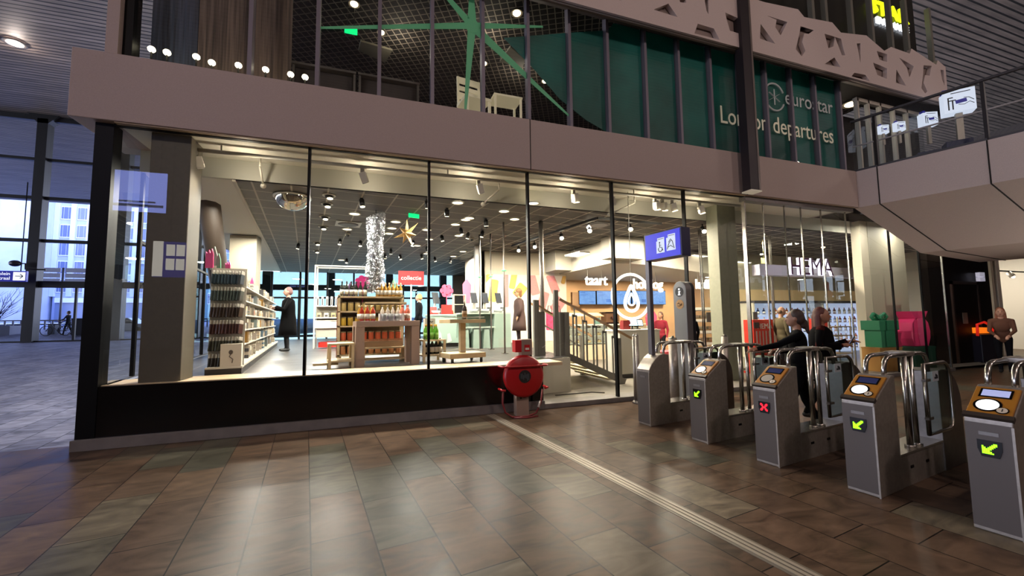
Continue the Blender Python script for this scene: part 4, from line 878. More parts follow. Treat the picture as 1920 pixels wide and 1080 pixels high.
# two young women walking behind the gates
p = on(1500,588,1,-2.42); p2 = on(1532,582,1,-2.42)
person('young woman in black jacket pointing with an outstretched arm behind the gates', (on(1494,620,1,-2.88).x,-2.88,0), R(132), 1.66, skin='#8a624c', top='#040405', legs='#07080a', hair='#2e1c12', hairstyle='tied',
       arms=[((.26,.22,1.25),(.50,.30,1.20)),((.10,-.25,1.15),(.26,-.06,1.14))], stride=.2, vox=.010)
person('young woman with long auburn hair looking at her phone behind the gates', (on(1540,620,1,-2.45).x,-2.45,0), R(-62), 1.70, skin='#96684f', top='#3a120f', legs='#07080a', hair='#4a1a0e', hairstyle='long',
       arms=[((.05,.24,1.13),(.30,.16,1.20)),((-.02,-.26,1.13),(.24,-.1,1.16))], stride=.22, vox=.010, coat=('#050406',.66))
t = thing('mobile_phone', 'dark mobile phone held by the auburn haired woman', 'phone', (on(1540,620,1,-2.45).x+.19,-2.45-.30,1.22), R(-62)); part('phone_case', B().ob((0,.03,0),(.012,.07,.14),(0,.5,0)), blackgloss, t, bevel=.004); part('phone_screen', B().ob((-.007,.03,.004),(.003,.06,.12),(0,.5,0)), screen_l, t)
# cyclist outside
p = at_far(113,626)
person('person in dark clothes beside the black bicycle outside the glazed front', (p.x+.1,32.05,gz), R(180), 1.74, top='#20242e', legs='#1c2230', hair='#4a4038', stride=.22, arms=[((.12,.24,1.15),(.36,.22,1.05)),((.12,-.24,1.15),(.36,-.22,1.05))], vox=.02)
# ------------------------------------------------------------------ long shelving run on the left
FZ = .78
shelf_w = M('shelf_white','#cfc8b8',.45); backp = M('shelf_back_panel','#c7bfae',.6); basek = M('shelf_base_dark','#2b2723',.6)
SO = (-2.45,1.0)                                  # near end of the back panel; the run goes along GY
def bay_pt(u, v, z): return gp(SO, u, v, z)
N_BAY = 9
bay_h = 1.72
def make_bay(first):
    t = thing('shelving_bay', 'nearest white shelving bay with six rows of hooks, its end towards the window', 'shelving', bay_pt(0,0,FZ), GA, 'white shelving bays along the left of the sales floor')
    part('back_panel', B().box(0,.03,0,.98,.1,bay_h), backp, t); part('base', B().box(0,.46,0,.98,0,.10), basek, t); part('base_shelf', B().box(0,.48,0,.98,.10,.135), shelf_w, t)
    part('upright', B().box(-.012,.05,.0,.012,0,bay_h+.04), M('upright_white','#d5cfc0',.4), t)
    return t
b0 = make_bay(True)
part('end_panel', B().box(0,.48,-.022,-.003,.1,bay_h), backp, b0); part('end_base', B().box(0,.48,-.27,-.022,0,.10), basek, b0); part('end_shelf', B().box(0,.49,-.28,-.022,.10,.125), shelf_w, b0)
for r in range(6): part('hook_rail', B().box(.02,.46,-.045,-.024,1.62-.27*r+.055,1.62-.27*r+.075), shelf_w, b0)
for z in (.42,.68,.94,1.20,1.46): part('shelf', B().box(.03,.40,.02,.97,z,z+.025), shelf_w, b0)
names = ['second shelving bay from the window, behind the hook bay','third shelving bay from the window','fourth shelving bay from the window','fifth shelving bay from the window','sixth shelving bay, in front of the cream pillar','seventh shelving bay, near the shopper in the black coat','eighth shelving bay, beyond the shopper in the black coat','last shelving bay at the far end of the run']
b1 = make_bay(False); b1.location = bay_pt(0,1,FZ); b1['label'] = names[0]
for z in (.42,.68,.94,1.20,1.46): part('shelf', B().box(.03,.40,.01,.97,z,z+.025), shelf_w, b1); 
bays = [b0,b1]+[clone(b1, bay_pt(0,i,FZ), label=names[i-1]) for i in range(2,N_BAY)]
# hanging packs on the first bay: six rows
pk_cols = ['#2d3b45','#3b4340','#33261f','#3f2420','#39382c','#2f2c28']
row_n = ['top','second','third','fourth','fifth','lowest']
for r in range(6):
    z = 1.62-.27*r
    b = B().mat(0).box(-.045,.045,-.007,.007,-.17,-.01).mat(1).box(-.045,.045,-.008,.008,-.01,.05)
    me = b.mesh('hanging_pack', [M('pack_'+pk_cols[r],pk_cols[r],.3,noise=.2,nscale=12), M('pack_card','#b9b2a4',.5)])
    for k in range(10):
        o = link('hanging_pack', me, None, bay_pt(.045+.043*k,-.10,FZ+z), (R(random.uniform(-3,3)),R(8),GA+R(62+random.uniform(-8,8))))
        tag(o, 'dark hanging pack on the %s row of hooks at the end of the shelving' % row_n[r], 'pack', 'packs on the %s row of hooks' % row_n[r])
# boxes on the bottom shelf of the first bay
def carton(w, d, h, col, art=None, nm='boxed_product'):
    b = B().mat(0).box(-w/2,w/2,-d/2,d/2,0,h)
    b.mat(1).box(w/2,w/2+.002,-d*.35,d*.35,h*.15,h*.6)
    return b.mesh(nm, [M('carton_'+col,col,.5), M('print_'+(art or '#4a4540'),art or '#4a4540',.5)])
t = thing('lamp_carton', 'pale box printed with a small lamp on the bottom of the nearest shelving bay', 'box', bay_pt(.33,-.17,FZ+.126), GA)
part('carton', B().box(-.14,.14,-.09,.09,0,.36), M('carton_pale','#cfc6b4',.5), t)
part('print', B().tube([(.02,-.093,.06),(.03,-.093,.12),(-.02,-.093,.16),(0,-.093,.2)],.006,5).ball((0,-.093,.23),(.03,.004,.035),10,6), M('print_dark','#3a332d',.6), t)
# goods on the other bays
pal = ['#d6cdb9','#cbbfa8','#b9ab95','#e0d9c8','#8f8577','#c8b393','#a3978a','#6e6760','#d8c9a6','#7d8a86']
acc = ['#a8433a','#6b4d8a','#38383c','#b98a3c','#49606e']
bay_o = ['second','third','fourth','fifth','sixth','seventh','eighth','ninth']
sh_n = ['bottom','lowest','second','third','fourth','top']
meshes = {}
bay_o.insert(0,'first'); names.insert(0,'')
for bi in range(0,N_BAY):
    far = bi > 5
    for si, z in enumerate((.135,.445,.705,.965,1.225,1.485)):
        n = 3 if far else (5 if bi < 3 else 4)
        for k in range(n):
            w = .26; d = (.9/n)*.78; h = random.choice((.11,.14,.17,.19)) if si else random.choice((.16,.22,.26))
            col = random.choice(pal) if random.random() < .88 else random.choice(acc)
            kind = random.choice(('box','box','stack','jar','pack'))
            key = (kind, n, h, col)
            if key not in meshes:
                if kind == 'box': meshes[key] = carton(w,d,h,col,random.choice(acc+pal))
                elif kind == 'stack':
                    b = B()
                    for q in range(4): b.mat(q%2).box(-w/2,w/2,-d/2,d/2,q*h/4,(q+.85)*h/4)
                    meshes[key] = b.mesh('stacked_textile', [M('cloth_g'+col,col,.8), M('cloth_g2','#b3a793',.8)])
                elif kind == 'jar':
                    meshes[key] = B().mat(0).lathe([(d*.34,0),(d*.38,h*.1),(d*.38,h*.7),(d*.25,h*.82)],n=12).mat(1).lathe([(d*.27,h*.8),(d*.27,h),(0,h)],n=12).mesh('jar', [M('jar_'+col,col,.25), M('jar_lid','#9a9288',.4)])
                else:
                    b = B()
                    for q in range(5): b.mat(q%2).box(-w/2,w/2,-d/2+q*d/5,-d/2+q*d/5+.008,0,h*1.1)
                    meshes[key] = b.mesh('card_packs', [M('card_'+col,col,.5), M('card_dark','#5f574d',.5)])
            nm = {'box':'boxed_product','stack':'folded_textile','jar':'jar','pack':'card_packs'}[kind]
            o = link(nm, meshes[key], None, bay_pt(.03+.20+random.uniform(-.04,.05), bi+.07+(k+.5)*(.9/n), FZ+z), GA+R(random.uniform(-7,7)))
            word = {'box':'boxed product','stack':'folded textiles','jar':'lidded jar','pack':'upright card packs'}[kind]
            tag(o, '%s on %s shelf of the %s shelving bay from the window' % (word, sh_n[si], bay_o[bi]), nm.replace('_',' ').replace('boxed product','box').replace('folded textile','textile'), 'goods on the %s shelf of the %s shelving bay' % (sh_n[si], bay_o[bi]))
# cut-out decorations standing on top
def cutout(px, py0, py1, y, col, lbl, kind):
    a = on(px,py1,1,y); z0 = FZ+bay_h; t = on(px,py0,1,y); h = max(t.z-z0,.15); p = Vector((a.x,y,z0))
    b = B(); w = h*.33
    if kind == 'spike': b.prism([(-w*.5,0),(w*.5,0),(w*.4,h*.6),(0,h),(-w*.4,h*.6)],-.01,.01,'y')
    else:
        b.prism([(-w*.6,0),(w*.6,0),(w*.6,h*.7),(w*.35,h),(w*.1,h*.72),(-w*.1,h*.95),(-w*.4,h*.72),(-w*.6,h*.85)],-.01,.01,'y')
    solo('shelf_decoration', b, M('deco_'+col,col,.5), lbl, 'decoration', p, R(-20))
cutout(392,466,512,1.0,'#e0387a','pink spiky card decoration at the left on top of the nearest shelving bay','tulip')
cutout(401,462,512,1.25,'#8fa08a','pale green pointed card decoration behind the pink one','spike')
cutout(409,475,512,1.05,'#3f8a63','green pointed card decoration with pink flower on the nearest shelving bay','spike')
cutout(427,490,514,1.9,'#e0457f','short pink crown shaped card decoration on the second shelving bay','tulip')
cutout(472,520,545,5.6,'#d63f6f','small pink leaf decoration farther along the shelving','spike')
# ------------------------------------------------------------------ shopper in black coat
person('shopper in long black coat and beret facing the shelves', (on(538,655,1,6.3).x,6.3,FZ), R(200), 1.80, skin='#9c7a68', top='#050507', legs='#2a2a2c', hair='#6e4c4a', hairstyle='short', arms=[((.12,.24,1.12),(.32,.12,1.18)),((.10,-.25,1.12),(.30,-.12,1.16))], coat=('#040405',.42), vox=.014)
# ------------------------------------------------------------------ white framed display stand (back, between first and second mullion)
YS = 6.9
A = on(588,650,1,YS); Bx = on(684,650,1,YS); fr_w = (Bx.x-A.x)
t = thing('framed_display_stand', 'tall white framed display stand with pegboard and drawer behind the black coated shopper', 'display stand', (A.x,YS,FZ))
b = B(); Hh = 2.56; Dd = .55
for x in (0,fr_w):
    for y in (0,Dd): b.box(x-.02,x+.02,y-.02,y+.02,0,Hh)
for z in (Hh,): b.box(0,fr_w,-.02,.02,z-.03,z+.01).box(0,fr_w,Dd-.02,Dd+.02,z-.03,z+.01).box(-.02,.02,0,Dd,z-.03,z+.01).box(fr_w-.02,fr_w+.02,0,Dd,z-.03,z+.01)
part('frame', b, white, t)
part('pegboard', B().box(.02,fr_w-.02,.3,.33,.55,1.32), M('pegboard_grey','#a8a396',.6,noise=.35,nscale=60), t)
part('shelf', B().box(.02,fr_w-.02,.02,.5,.92,.95), white, t); part('shelf', B().box(.02,fr_w-.02,.02,.5,1.28,1.30), white, t)
dr = part('drawer', B().box(.02,fr_w-.02,.0,.5,.62,.86), M('drawer_white','#d9d2c2',.45), t); part('drawer_handle', B().box(fr_w*.3,fr_w*.7,-.012,.0,.83,.845), M('handle_grey','#8b8478',.4), dr)
part('lower_panel', B().box(.05,fr_w-.05,.05,.07,.34,.58), M('pegboard_grey'), t)
for k in range(11):
    tag(link('utensil_pack', B().mat(0).box(-.03,.03,-.01,.01,0,.30).mat(1).box(-.012,.012,-.016,-.01,.03,.24).mesh('utensil_pack',[white,M('utensil_dark','#2f2b28',.4)]) if k == 0 else bpy.data.meshes['utensil_pack'], None, (A.x+.08+k*(fr_w-.16)/10,YS+.08,FZ+1.30)), 'narrow white pack with dark utensil on the top shelf of the framed display stand', 'pack', 'utensil packs on the framed display stand')
for k in range(7):
    col = ['#c9b48f','#d8d0be','#b7a26f','#c4bca8','#a89878','#d2c7a9','#8d8474'][k]
    tag(link('small_carton', carton(.10,.12,.14,col,nm='small_carton'), None, (A.x+.12+k*(fr_w-.24)/6,YS+.14,FZ+.95), -PI/2), '%s carton on the middle shelf of the framed display stand, %s' % (['tan','white','mustard','cream','olive','straw','grey brown'][k], ['at its left end','second from the left','third from the left','in the middle','third from the right','second from the right','at its right end'][k]), 'box', 'cartons on the framed display stand')
solo('red_crate', B().box(0,.8,0,.4,0,.10).box(0,.8,0,.02,.1,.16).box(0,.8,.38,.4,.1,.16).box(0,.02,0,.4,.1,.16).box(.78,.8,0,.4,.1,.16), M('crate_red','#b3261e',.4), 'flat red crate on the floor under the framed display stand', 'crate', (A.x+.12,YS+.06,FZ+.03))
# ------------------------------------------------------------------ drinks gondola and tables in the middle
def bottle_mesh(nm, r, h, glass_c, label_c, cap_c):
    b = B().mat(0).lathe([(r*.9,0),(r,.01),(r,h*.55),(r*.85,h*.64),(r*.36,h*.78),(r*.33,h*.93)],n=12).mat(1).lathe([(r*1.02,h*.14),(r*1.02,h*.45)],n=12).mat(2).lathe([(r*.40,h*.86),(r*.40,h),(0,h)],n=10)
    return b.mesh(nm, [M('glass_'+glass_c,glass_c,.12), M('label_'+label_c,label_c,.5), M('cap_'+cap_c,cap_c,.4)])
mb_red = bottle_mesh('bottle',.04,.30,'#a5301c','#e0d8c8','#b08a4a'); mb_clear = bottle_mesh('bottle',.04,.31,'#cfc4b4','#e8e2d4','#8f7a5a'); mb_dark = bottle_mesh('bottle',.04,.32,'#14180f','#d8d0bc','#1a1a1a')
mb_green = bottle_mesh('bottle',.042,.30,'#5c9a30','#7fb84a','#c99a3c'); mb_gold = bottle_mesh('bottle',.04,.30,'#b98a3a','#efe6d0','#d8c9a0'); mb_rose = bottle_mesh('bottle',.04,.31,'#c9705a','#d9c4b4','#a8563f'); mb_brown = bottle_mesh('bottle',.05,.36,'#2f2214','#7a5a38','#b7ab98')
# gondola with open shelves and long side
gx, gy = .02, 2.05
t = thing('drinks_shelf', 'pine shelf unit stacked with drinks and boxes behind the taupe table', 'shelving', (gx,gy,FZ))
b = B()
for x in (-.62,.62): b.box(x-.025,x+.025,0,.06,0,1.36).box(x-.025,x+.025,.5,.56,0,1.36)
part('frame', b, wood_p, t)
for z in (.12,.40,.70,1.0,1.30): part('shelf', B().box(-.64,.64,-.0,.56,z,z+.03), wood_p, t)
part('side_panel', B().box(-.66,-.645,.02,.54,.1,1.3), M('side_red_print','#8f4a3a',.5,noise=.3,nscale=10), t)
part('back_panel', B().box(-.62,.62,.54,.56,.1,1.3), M('dim_panel','#6a5c4c',.6), t)
lv = [(.15,'#c98a5a','tin','orange brown tin'),(.43,'#c25a36','tin','rust red tin'),(.73,'#c9a63a','tin','yellow tin'),(1.03,'#c4ab6a','tin','straw coloured tin')]
for i, (z, col, nm, word) in enumerate(lv):
    me = B().mat(0).lathe([(.05,0),(.055,.01),(.055,.15),(.05,.16)],n=12).mat(1).lathe([(.056,.16),(.056,.18),(0,.185)],n=12).mesh('tin',[M('tin_'+col,col,.4), M('tin_lid','#8a7a5a',.4)])
    for k in range(9):
        tag(link('tin', me, None, (gx-.54+k*.135,gy+.1,FZ+z)), '%s in a row on the %s shelf of the pine drinks unit' % (word,['lowest','second','third','fourth'][i]), 'tin', 'tins on the %s shelf of the drinks unit' % ['lowest','second','third','fourth'][i])
for k in range(7): tag(link('bottle', mb_gold, None, (gx+.12+k*.078,gy+.14,FZ+1.33)), 'gold capped pale bottle in the row on top of the pine drinks unit', 'bottle', 'gold capped bottles on top of the drinks unit')
for k in range(6): tag(link('bottle', mb_dark, None, (gx-.58+k*.09,gy+.16,FZ+1.33)), 'dark bottle with pale label at the left on top of the pine drinks unit', 'bottle', 'dark bottles on top of the drinks unit')
solo('shelf_tray', B().box(-.4,.4,-.12,.12,0,.015).box(-.4,.4,-.12,-.105,0,.05).box(-.4,.4,.105,.12,0,.05), wood_p, 'flat pine tray in front of the gold capped bottles', 'tray', (gx+.28,gy-.2,FZ+1.15))
# pink flower and mountain cut-outs above
p = on(680,530,1,2.2); b = B()
for k in range(7): a = 2*PI*k/7; b.cyl((.10*math.cos(a),-.008,.10*math.sin(a)),(.10*math.cos(a),.008,.10*math.sin(a)),.062,12)
b.cyl((0,-.01,0),(0,.01,0),.09,16).box(-.01,.01,-.005,.005,-.45,-.1)
solo('flower_cutout', b, M('flower_pink','#e8388c',.5), 'hot pink flower cut-out standing on the drinks unit beside the silver column', 'decoration', (p.x,2.25,p.z))
p = on(655,545,1,2.3); solo('triangle_cutout', B().prism([(-.15,-.18),(.16,-.18),(.02,.2)],-.01,.01,'y'), M('tri_violet','#7a5a86',.5), 'violet triangle cut-out left of the pink flower', 'decoration', (p.x,2.32,p.z))
p = on(718,530,1,2.6); solo('cone_tree', B().lathe([(.17,-.2),(.0,.22)],n=14), M('cone_green','#4f7a5a',.6), 'small green cone tree right of the silver column', 'decoration', (p.x+.22,2.42,FZ+1.53))
# taupe table
t = thing('display_table', 'taupe display table with thick square legs in front of the drinks unit', 'table', (.34,1.32,FZ), GA)
part('table_top', B().box(-.62,.52,-.30,.32,.72,.82), taupe, t, bevel=.004)
for x in (-.55,.44):
    for y in (-.22,.25): part('leg', B().box(x-.075,x+.075,y-.075,y+.075,0,.72), taupe, t, bevel=.003)
TZ = FZ+.82
def on_table(me, u, v, lbl, cat, grp, z=TZ, nm='bottle'): tag(link(nm, me, None, gp((.34,1.32),u,v,z), GA), lbl, cat, grp)
for k in range(3): on_table(mb_red, -.50+k*.10, -.05, 'bright orange red bottle at the left of the taupe table', 'bottle', 'orange red bottles on the taupe table')
for k in range(4): on_table(mb_clear, -.1+k*.10, .16, 'tall clear bottle behind the glass box on the taupe table', 'bottle', 'clear bottles on the taupe table')
for k in range(4): on_table(mb_rose, .26+(k%2)*.10, -.02+(k//2)*.12, 'rose red bottle at the right of the taupe table', 'bottle', 'rose bottles on the taupe table')
for k in range(3): on_table(mb_gold, -.52+k*.11, .16, 'amber bottle at the back left of the taupe table', 'bottle', 'amber bottles on the taupe table')
gl = B().lathe([(.035,0),(.037,.01),(.03,.015),(.045,.06),(.05,.13)],n=14).mesh('drinking_glass', M('clear_glassware','#e8e8e6',.05,spec=.8,trans=.6))
for k in range(6): on_table(gl, -.12+(k%3)*.13, -.2+(k//3)*.12, 'clear drinking glass in the group on the taupe table', 'glass', 'drinking glasses on the taupe table', nm='drinking_glass')
t2 = thing('gift_box', 'white printed box with a row of glasses on the taupe table', 'box', gp((.34,1.32),.05,-.03,TZ), GA)
part('carton', B().box(-.24,.22,-.06,.06,0,.14), M('box_whitepink','#e6dcd6',.5), t2); part('print', B().box(-.18,-.06,-.063,-.06,.03,.1).box(0,.05,-.063,-.06,.03,.11).box(.1,.17,-.063,-.06,.02,.1), M('print_lilac','#a89ab0',.5), t2)
# pine side tables
def pine_stool(lbl, p, w, d, h):
    t = thing('pine_side_table', lbl, 'side table', p, GA, 'pine side tables under the taupe table')
    part('table_top', B().box(-w/2,w/2,-d/2,d/2,h-.03,h), wood_p, t); part('lower_shelf', B().box(-w/2,w/2,-d/2,d/2,.12,.145), wood_p, t)
    for x in (-w/2+.025,w/2-.025):
        for y in (-d/2+.025,d/2-.025): part('leg', B().box(x-.022,x+.022,y-.022,y+.022,0,h-.03), wood_p, t)
    return t
pine_stool('pine side table sticking out at the left of the taupe table', gp((.34,1.32),-.86,-.12,FZ), .42,.5,.44)
pine_stool('pine side table with green bottles at the right of the taupe table', gp((.34,1.32),.84,.05,FZ), .46,.5,.44)
solo('pine_tray', B().box(-.2,.2,-.12,.12,0,.04), wood_p, 'small pine tray on the floor beside the left pine side table', 'tray', gp((.34,1.32),-1.1,-.1,FZ+.06), GA)
for k in range(6): tag(link('bottle', mb_green, None, gp((.34,1.32),.72+(k%3)*.095,-.08+(k//3)*.12,FZ+.44), GA), 'bright green and gold bottle on the right hand pine side table', 'bottle', 'green bottles on the pine side table')
for k in range(5): tag(link('bottle', mb_dark, None, gp((.34,1.32),.68+k*.08,-.02,FZ+.145), GA), 'black bottle with pale label on the lower shelf of the right pine side table', 'bottle', 'black bottles under the green ones')
t = thing('white_card_box', 'white box printed with a black curl above the green bottles', 'box', gp((.34,1.32),.84,.2,FZ+.44), GA); part('carton', B().box(-.11,.11,-.06,.06,0,.42), white, t); part('print', B().tube([(-.06,-.062,.34),(-.02,-.062,.37),(.03,-.062,.34),(.06,-.062,.36)],.008,5), ink, t)
for k in range(8): tag(link('bonbon_bag', B().mat(0).box(-.05,.05,-.04,.04,0,.12).mat(1).box(-.045,.045,-.01,.01,.12,.16).mesh('bonbon_bag',[M('bag_cream','#d8b89a',.4),M('bag_tie','#a06a4a',.5)]) if k == 0 else bpy.data.meshes['bonbon_bag'], None, gp((.34,1.32),-.35+k*.095,.52,FZ+.30), GA), 'small cream bag in the row under the taupe table', 'bag', 'cream bags under the taupe table')
solo('low_pine_rack', B().box(-.42,.42,-.14,.14,.27,.30).box(-.42,.42,-.14,.14,.05,.08).box(-.42,-.38,-.14,.14,0,.3).box(.38,.42,-.14,.14,0,.3), wood_p, 'low pine rack under the taupe table', 'rack', gp((.34,1.32),0,.52,FZ), GA)
# silver tinsel column
tm = M('tinsel_silver','#b4b4b8',.34,.9); 
def tinsel():
    b = B(); rnd = random.Random(9)
    for i in range(9000):
        a = rnd.uniform(0,2*PI); z = rnd.uniform(0,1.78); r = .155*(1+.12*math.sin(z*5)) + rnd.uniform(-.03,.03); s = rnd.uniform(.008,.02)
        if z > 1.62 and math.cos(a-.4) < (z-1.62)*12-1: continue
        c = Vector((r*math.cos(a),r*math.sin(a),z)); u = Vector((rnd.uniform(-1,1),rnd.uniform(-1,1),rnd.uniform(-1,1))).normalized(); v = u.orthogonal().normalized()
        b.add([c+u*s,c+v*s*.6,c-u*s,c-v*s*.6],[(0,1,2,3)])
    return b
p = on(704,470,1,2.3)
t = thing('tinsel_column', 'column of glittering silver tinsel hanging above the drinks unit', 'tinsel column', (p.x,2.3,FZ+1.42))
tn = part('tinsel', tinsel(), tm, t); tn['kind'] = 'stuff'
part('core', B().cyl((0,0,.02),(0,0,1.62),.12,16), M('tinsel_core','#8e8e94',.4,.6), t); part('hanger', B().cyl((0,0,1.6),(0,0,1.80),.01,6), black, t)
# paper star
p = on(763,438,1,2.6); b = B(); nn = 7
for sgn in (-1,1):
    for k in range(nn):
        a = 2*PI*k/nn+PI/2; l = .36 if k % 2 == 0 else .25; c1 = a-PI/nn; c2 = a+PI/nn
        tip = (l*math.cos(a),0,l*math.sin(a)); i1 = (.11*math.cos(c1),0,.11*math.sin(c1)); i2 = (.11*math.cos(c2),0,.11*math.sin(c2)); mid = (0,sgn*.09,0)
        b.add([mid,i1,tip],[(0,1,2)]).add([mid,tip,i2],[(0,1,2)])
t = thing('paper_star', 'large folded tan paper star hanging right of the silver column', 'star', (p.x,2.6,p.z), R(-35)); part('star_body', b, M('star_paper','#d3a86a',.6,em='#d39a4a',es=.12), t); part('cord', B().cyl((0,0,.3),(0,0,4.0-p.z),.004,5), ink, t)
# convex mirror under the bulkhead
p = on(549,352,1,1.7); t = thing('convex_mirror', 'half dome ceiling mirror above the first mullion', 'mirror', (p.x,1.7,3.99))
part('dome', B().lathe([(.30*math.cos(R(k)),-.27*math.sin(R(k))) for k in range(0,91,6)],n=32), M('mirror_chrome','#e2dccb',.03,1.), t); part('rim', B().lathe([(.29,0),(.33,0),(.33,-.03),(.29,-.03)],n=32), M('mirror_rim','#c9c2b2',.3,.6), t)
# green exit sign in the shop
p = on(776,403,1,2.4); t = thing('exit_sign', 'glowing green exit sign under the shop ceiling beside the paper star', 'sign', (p.x,2.4,p.z), R(15)); part('sign_panel', B().cb((0,0,0),(.24,.03,.13)), M('exit_green'), t); part('mount', B().cyl((0,0,.06),(0,0,4.0-p.z),.008,6), black, t)
# ------------------------------------------------------------------ promotion sign and staff behind the tables
p = on(771,522,1,7.2); t = thing('promotion_sign', 'red promotion sign on a stand behind the drinks table', 'sign', (p.x,7.2,FZ)); part('sign_board', B().box(-.42,.42,-.02,.02,p.z-FZ-.22,p.z-FZ+.25), M('promo_red','#c22026',.5), t)
lettering('lettering','collectie',.20,M('promo_white','#f4efe6',.5),t,(.0,-.024,p.z-FZ-.05)); part('stand', B().box(-.02,.02,-.02,.02,0,p.z-FZ-.2), white, t)
person('shop worker in black with light hair behind the drinks table', (on(786,560,1,6.6).x,6.6,FZ), R(160), 1.66, skin='#b98f78', top='#15161a', legs='#0f1012', hair='#b98f5a', hairstyle='short', vox=.016)
# ------------------------------------------------------------------ checkout islands
def counter_block(lbl, p, w, d, h, rz):
    t = thing('checkout_counter', lbl, 'counter', p, rz)
    part('worktop', B().box(0,w,0,d,h-.04,h), M('sage_top','#b7c7ba',.4), t); part('front', B().box(.02,w-.02,.02,d-.02,.12,h-.04), sage, t, bevel=.004); part('kick', B().box(.08,w-.08,.08,d-.08,0,.12), M('kick_dark','#2a2622',.6), t)
    return t
pa, pb = on(805,651,2,FZ), on(868,656,2,FZ)
P0 = on(802,640,1,5.6); P1 = on(872,640,1,5.6)
counter_block('long sage green checkout counter behind the pine trolley', (P0.x,5.6,FZ), P1.x-P0.x+.1, .75, 1.0, 0)
Q0 = on(866,640,1,4.6); Q1 = on(958,640,1,4.6)
t = thing('self_checkout_island', 'sage green self checkout island with stepped legs and three terminals', 'counter', (Q0.x,4.6,FZ)); W_ = Q1.x-Q0.x
part('worktop', B().box(-.05,W_,.0,.6,.98,1.02), M('sage_top'), t); part('side_block', B().prism([(W_*.62,0),(W_*.66,.98),(W_,.98),(W_,0)],-.02,.6,'y'), sage, t)
part('ledge', B().box(-.05,W_*.66,-.1,.1,.58,.62), M('sage_top'), t); part('back_panel', B().box(-.05,W_,.5,.58,.3,1.0), sage, t)
for k in range(3): part('fin', B().prism([(W_*(.0+.21*k),0),(W_*(.02+.21*k),.58),(W_*(.12+.21*k),.58),(W_*(.14+.21*k),0)],-.06,.5,'y'), sage, t)
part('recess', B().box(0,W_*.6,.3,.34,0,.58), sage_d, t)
sc_m = M('terminal_screen','#2a2d33',.2,em='#5a626e',es=.12)
def terminal(lbl, p, rz, s=1.):
    t = thing('payment_terminal', lbl, 'terminal', p, rz, 'payment terminals on the checkout counters')
    part('foot', B().box(-.10*s,.10*s,-.08*s,.08*s,0,.02), white, t); part('neck', B().tube([(0,.02,.02),(0,.05,.16*s),(0,.0,.30*s)],.025*s,8), white, t)
    hd = part('screen_housing', B().ob((0,-.02,.42*s),(.21*s,.025,.30*s),(R(-14),0,0)), M('housing_dark','#24262a',.4), t, bevel=.005)
    part('screen', B().ob((0,-.036,.418*s),(.185*s,.004,.27*s),(R(-14),0,0)), sc_m, hd)
    part('scanner_tray', B().lathe([(.04,.02),(.12*s,.02),(.13*s,.10),(.12*s,.11),(.03,.05)],n=14), M('tray_glass','#c9cfca',.15), t); part('card_slot', B().box(.10*s,.16*s,-.07,.02,.05,.16*s), M('housing_grey','#6c6f70',.4), t)
    return t
for k, px in enumerate((888,909,934)):
    p = on(px,590,1,4.85); terminal(['left terminal of the three on the self checkout island','middle terminal of the three on the self checkout island','right terminal of the three on the self checkout island'][k], (p.x,4.85,FZ+1.02), R(25), 1.05)
p = on(816,600,1,5.8); terminal('payment terminal with tilted screen on the long checkout counter', (p.x,5.8,FZ+1.0), R(35), 1.2)
rc = M('counter_red','#c8342e',.4)
p = on(812,606,1,5.7); solo('leaflet_tray', B().box(-.14,.14,-.1,.1,0,.03).ob((0,.02,.12),(.24,.03,.22),(R(-25),0,0)), rc, 'red leaflet tray on the left end of the long checkout counter', 'tray', (p.x,5.72,FZ+1.0))
p = on(838,590,1,5.9); solo('counter_display', B().box(-.18,.18,-.1,.1,0,.12).box(-.17,.17,-.02,0,.12,.3), rc, 'red counter display with cards in the middle of the long checkout counter', 'display', (p.x,5.95,FZ+1.0))
p = on(860,560,1,6.0); solo('open_display_frame', B().box(-.2,-.17,-.1,.1,0,.62).box(.17,.2,-.1,.1,0,.62).box(-.2,.2,-.1,.1,.60,.63).box(-.2,.2,-.1,.1,.3,.32).box(-.2,.2,-.1,.1,0,.03), wood_p, 'open pine frame with small goods on the checkout counter', 'display', (P1.x-.1,6.0,FZ+1.0))
p = on(838,545,1,6.2); b = B()
for k in range(6): a = 2*PI*k/6; b.cyl((.13*math.cos(a),-.01,.13*math.sin(a)),(.13*math.cos(a),.01,.13*math.sin(a)),.09,12)
solo('flower_cutout', b.cyl((0,-.012,0),(0,.012,0),.12,14).box(-.012,.012,-.006,.006,-.6,-.1), M('flower_rose','#d4506e',.5), 'rose pink flower cut-out behind the long checkout counter', 'decoration', (p.x,6.25,p.z))
p = on(876,540,1,6.2); solo('leaf_cutout', B().prism([(-.1,-.5),(.1,-.5),(.16,.1),(0,.32),(-.14,.12)],-.01,.01,'y'), M('leaf_pink','#e0708c',.5), 'pink pointed leaf cut-out right of the rose flower', 'decoration', (p.x,6.28,p.z))
p = on(832,620,1,5.5); solo('paper_bag', B().prism([(-.12,-.2),(.05,-.2),(.02,.02),(-.06,.16),(-.1,.02)],-.02,.0,'y'), white, 'first white bag hanging on the front of the long checkout counter', 'bag', (p.x-.08,5.595,p.z-.12))
solo('paper_bag', B().prism([(-.02,-.24),(.12,-.18),(.06,.06),(-.02,.03)],-.02,.0,'y'), white, 'second white bag hanging on the front of the long checkout counter', 'bag', (p.x+.14,5.595,p.z-.14))
# customer with glasses in front of the mural
p = on(973,600,1,5.9); person('customer with brown hair and glasses in a long dark coat before the pastel mural', (p.x,5.9,FZ), R(170), 1.80, skin='#b08a68', top='#4a3a33', legs='#3a2e30', hair='#7a5330', hairstyle='curly', coat=('#4a3b38',.42), vox=.015, glasses=True)
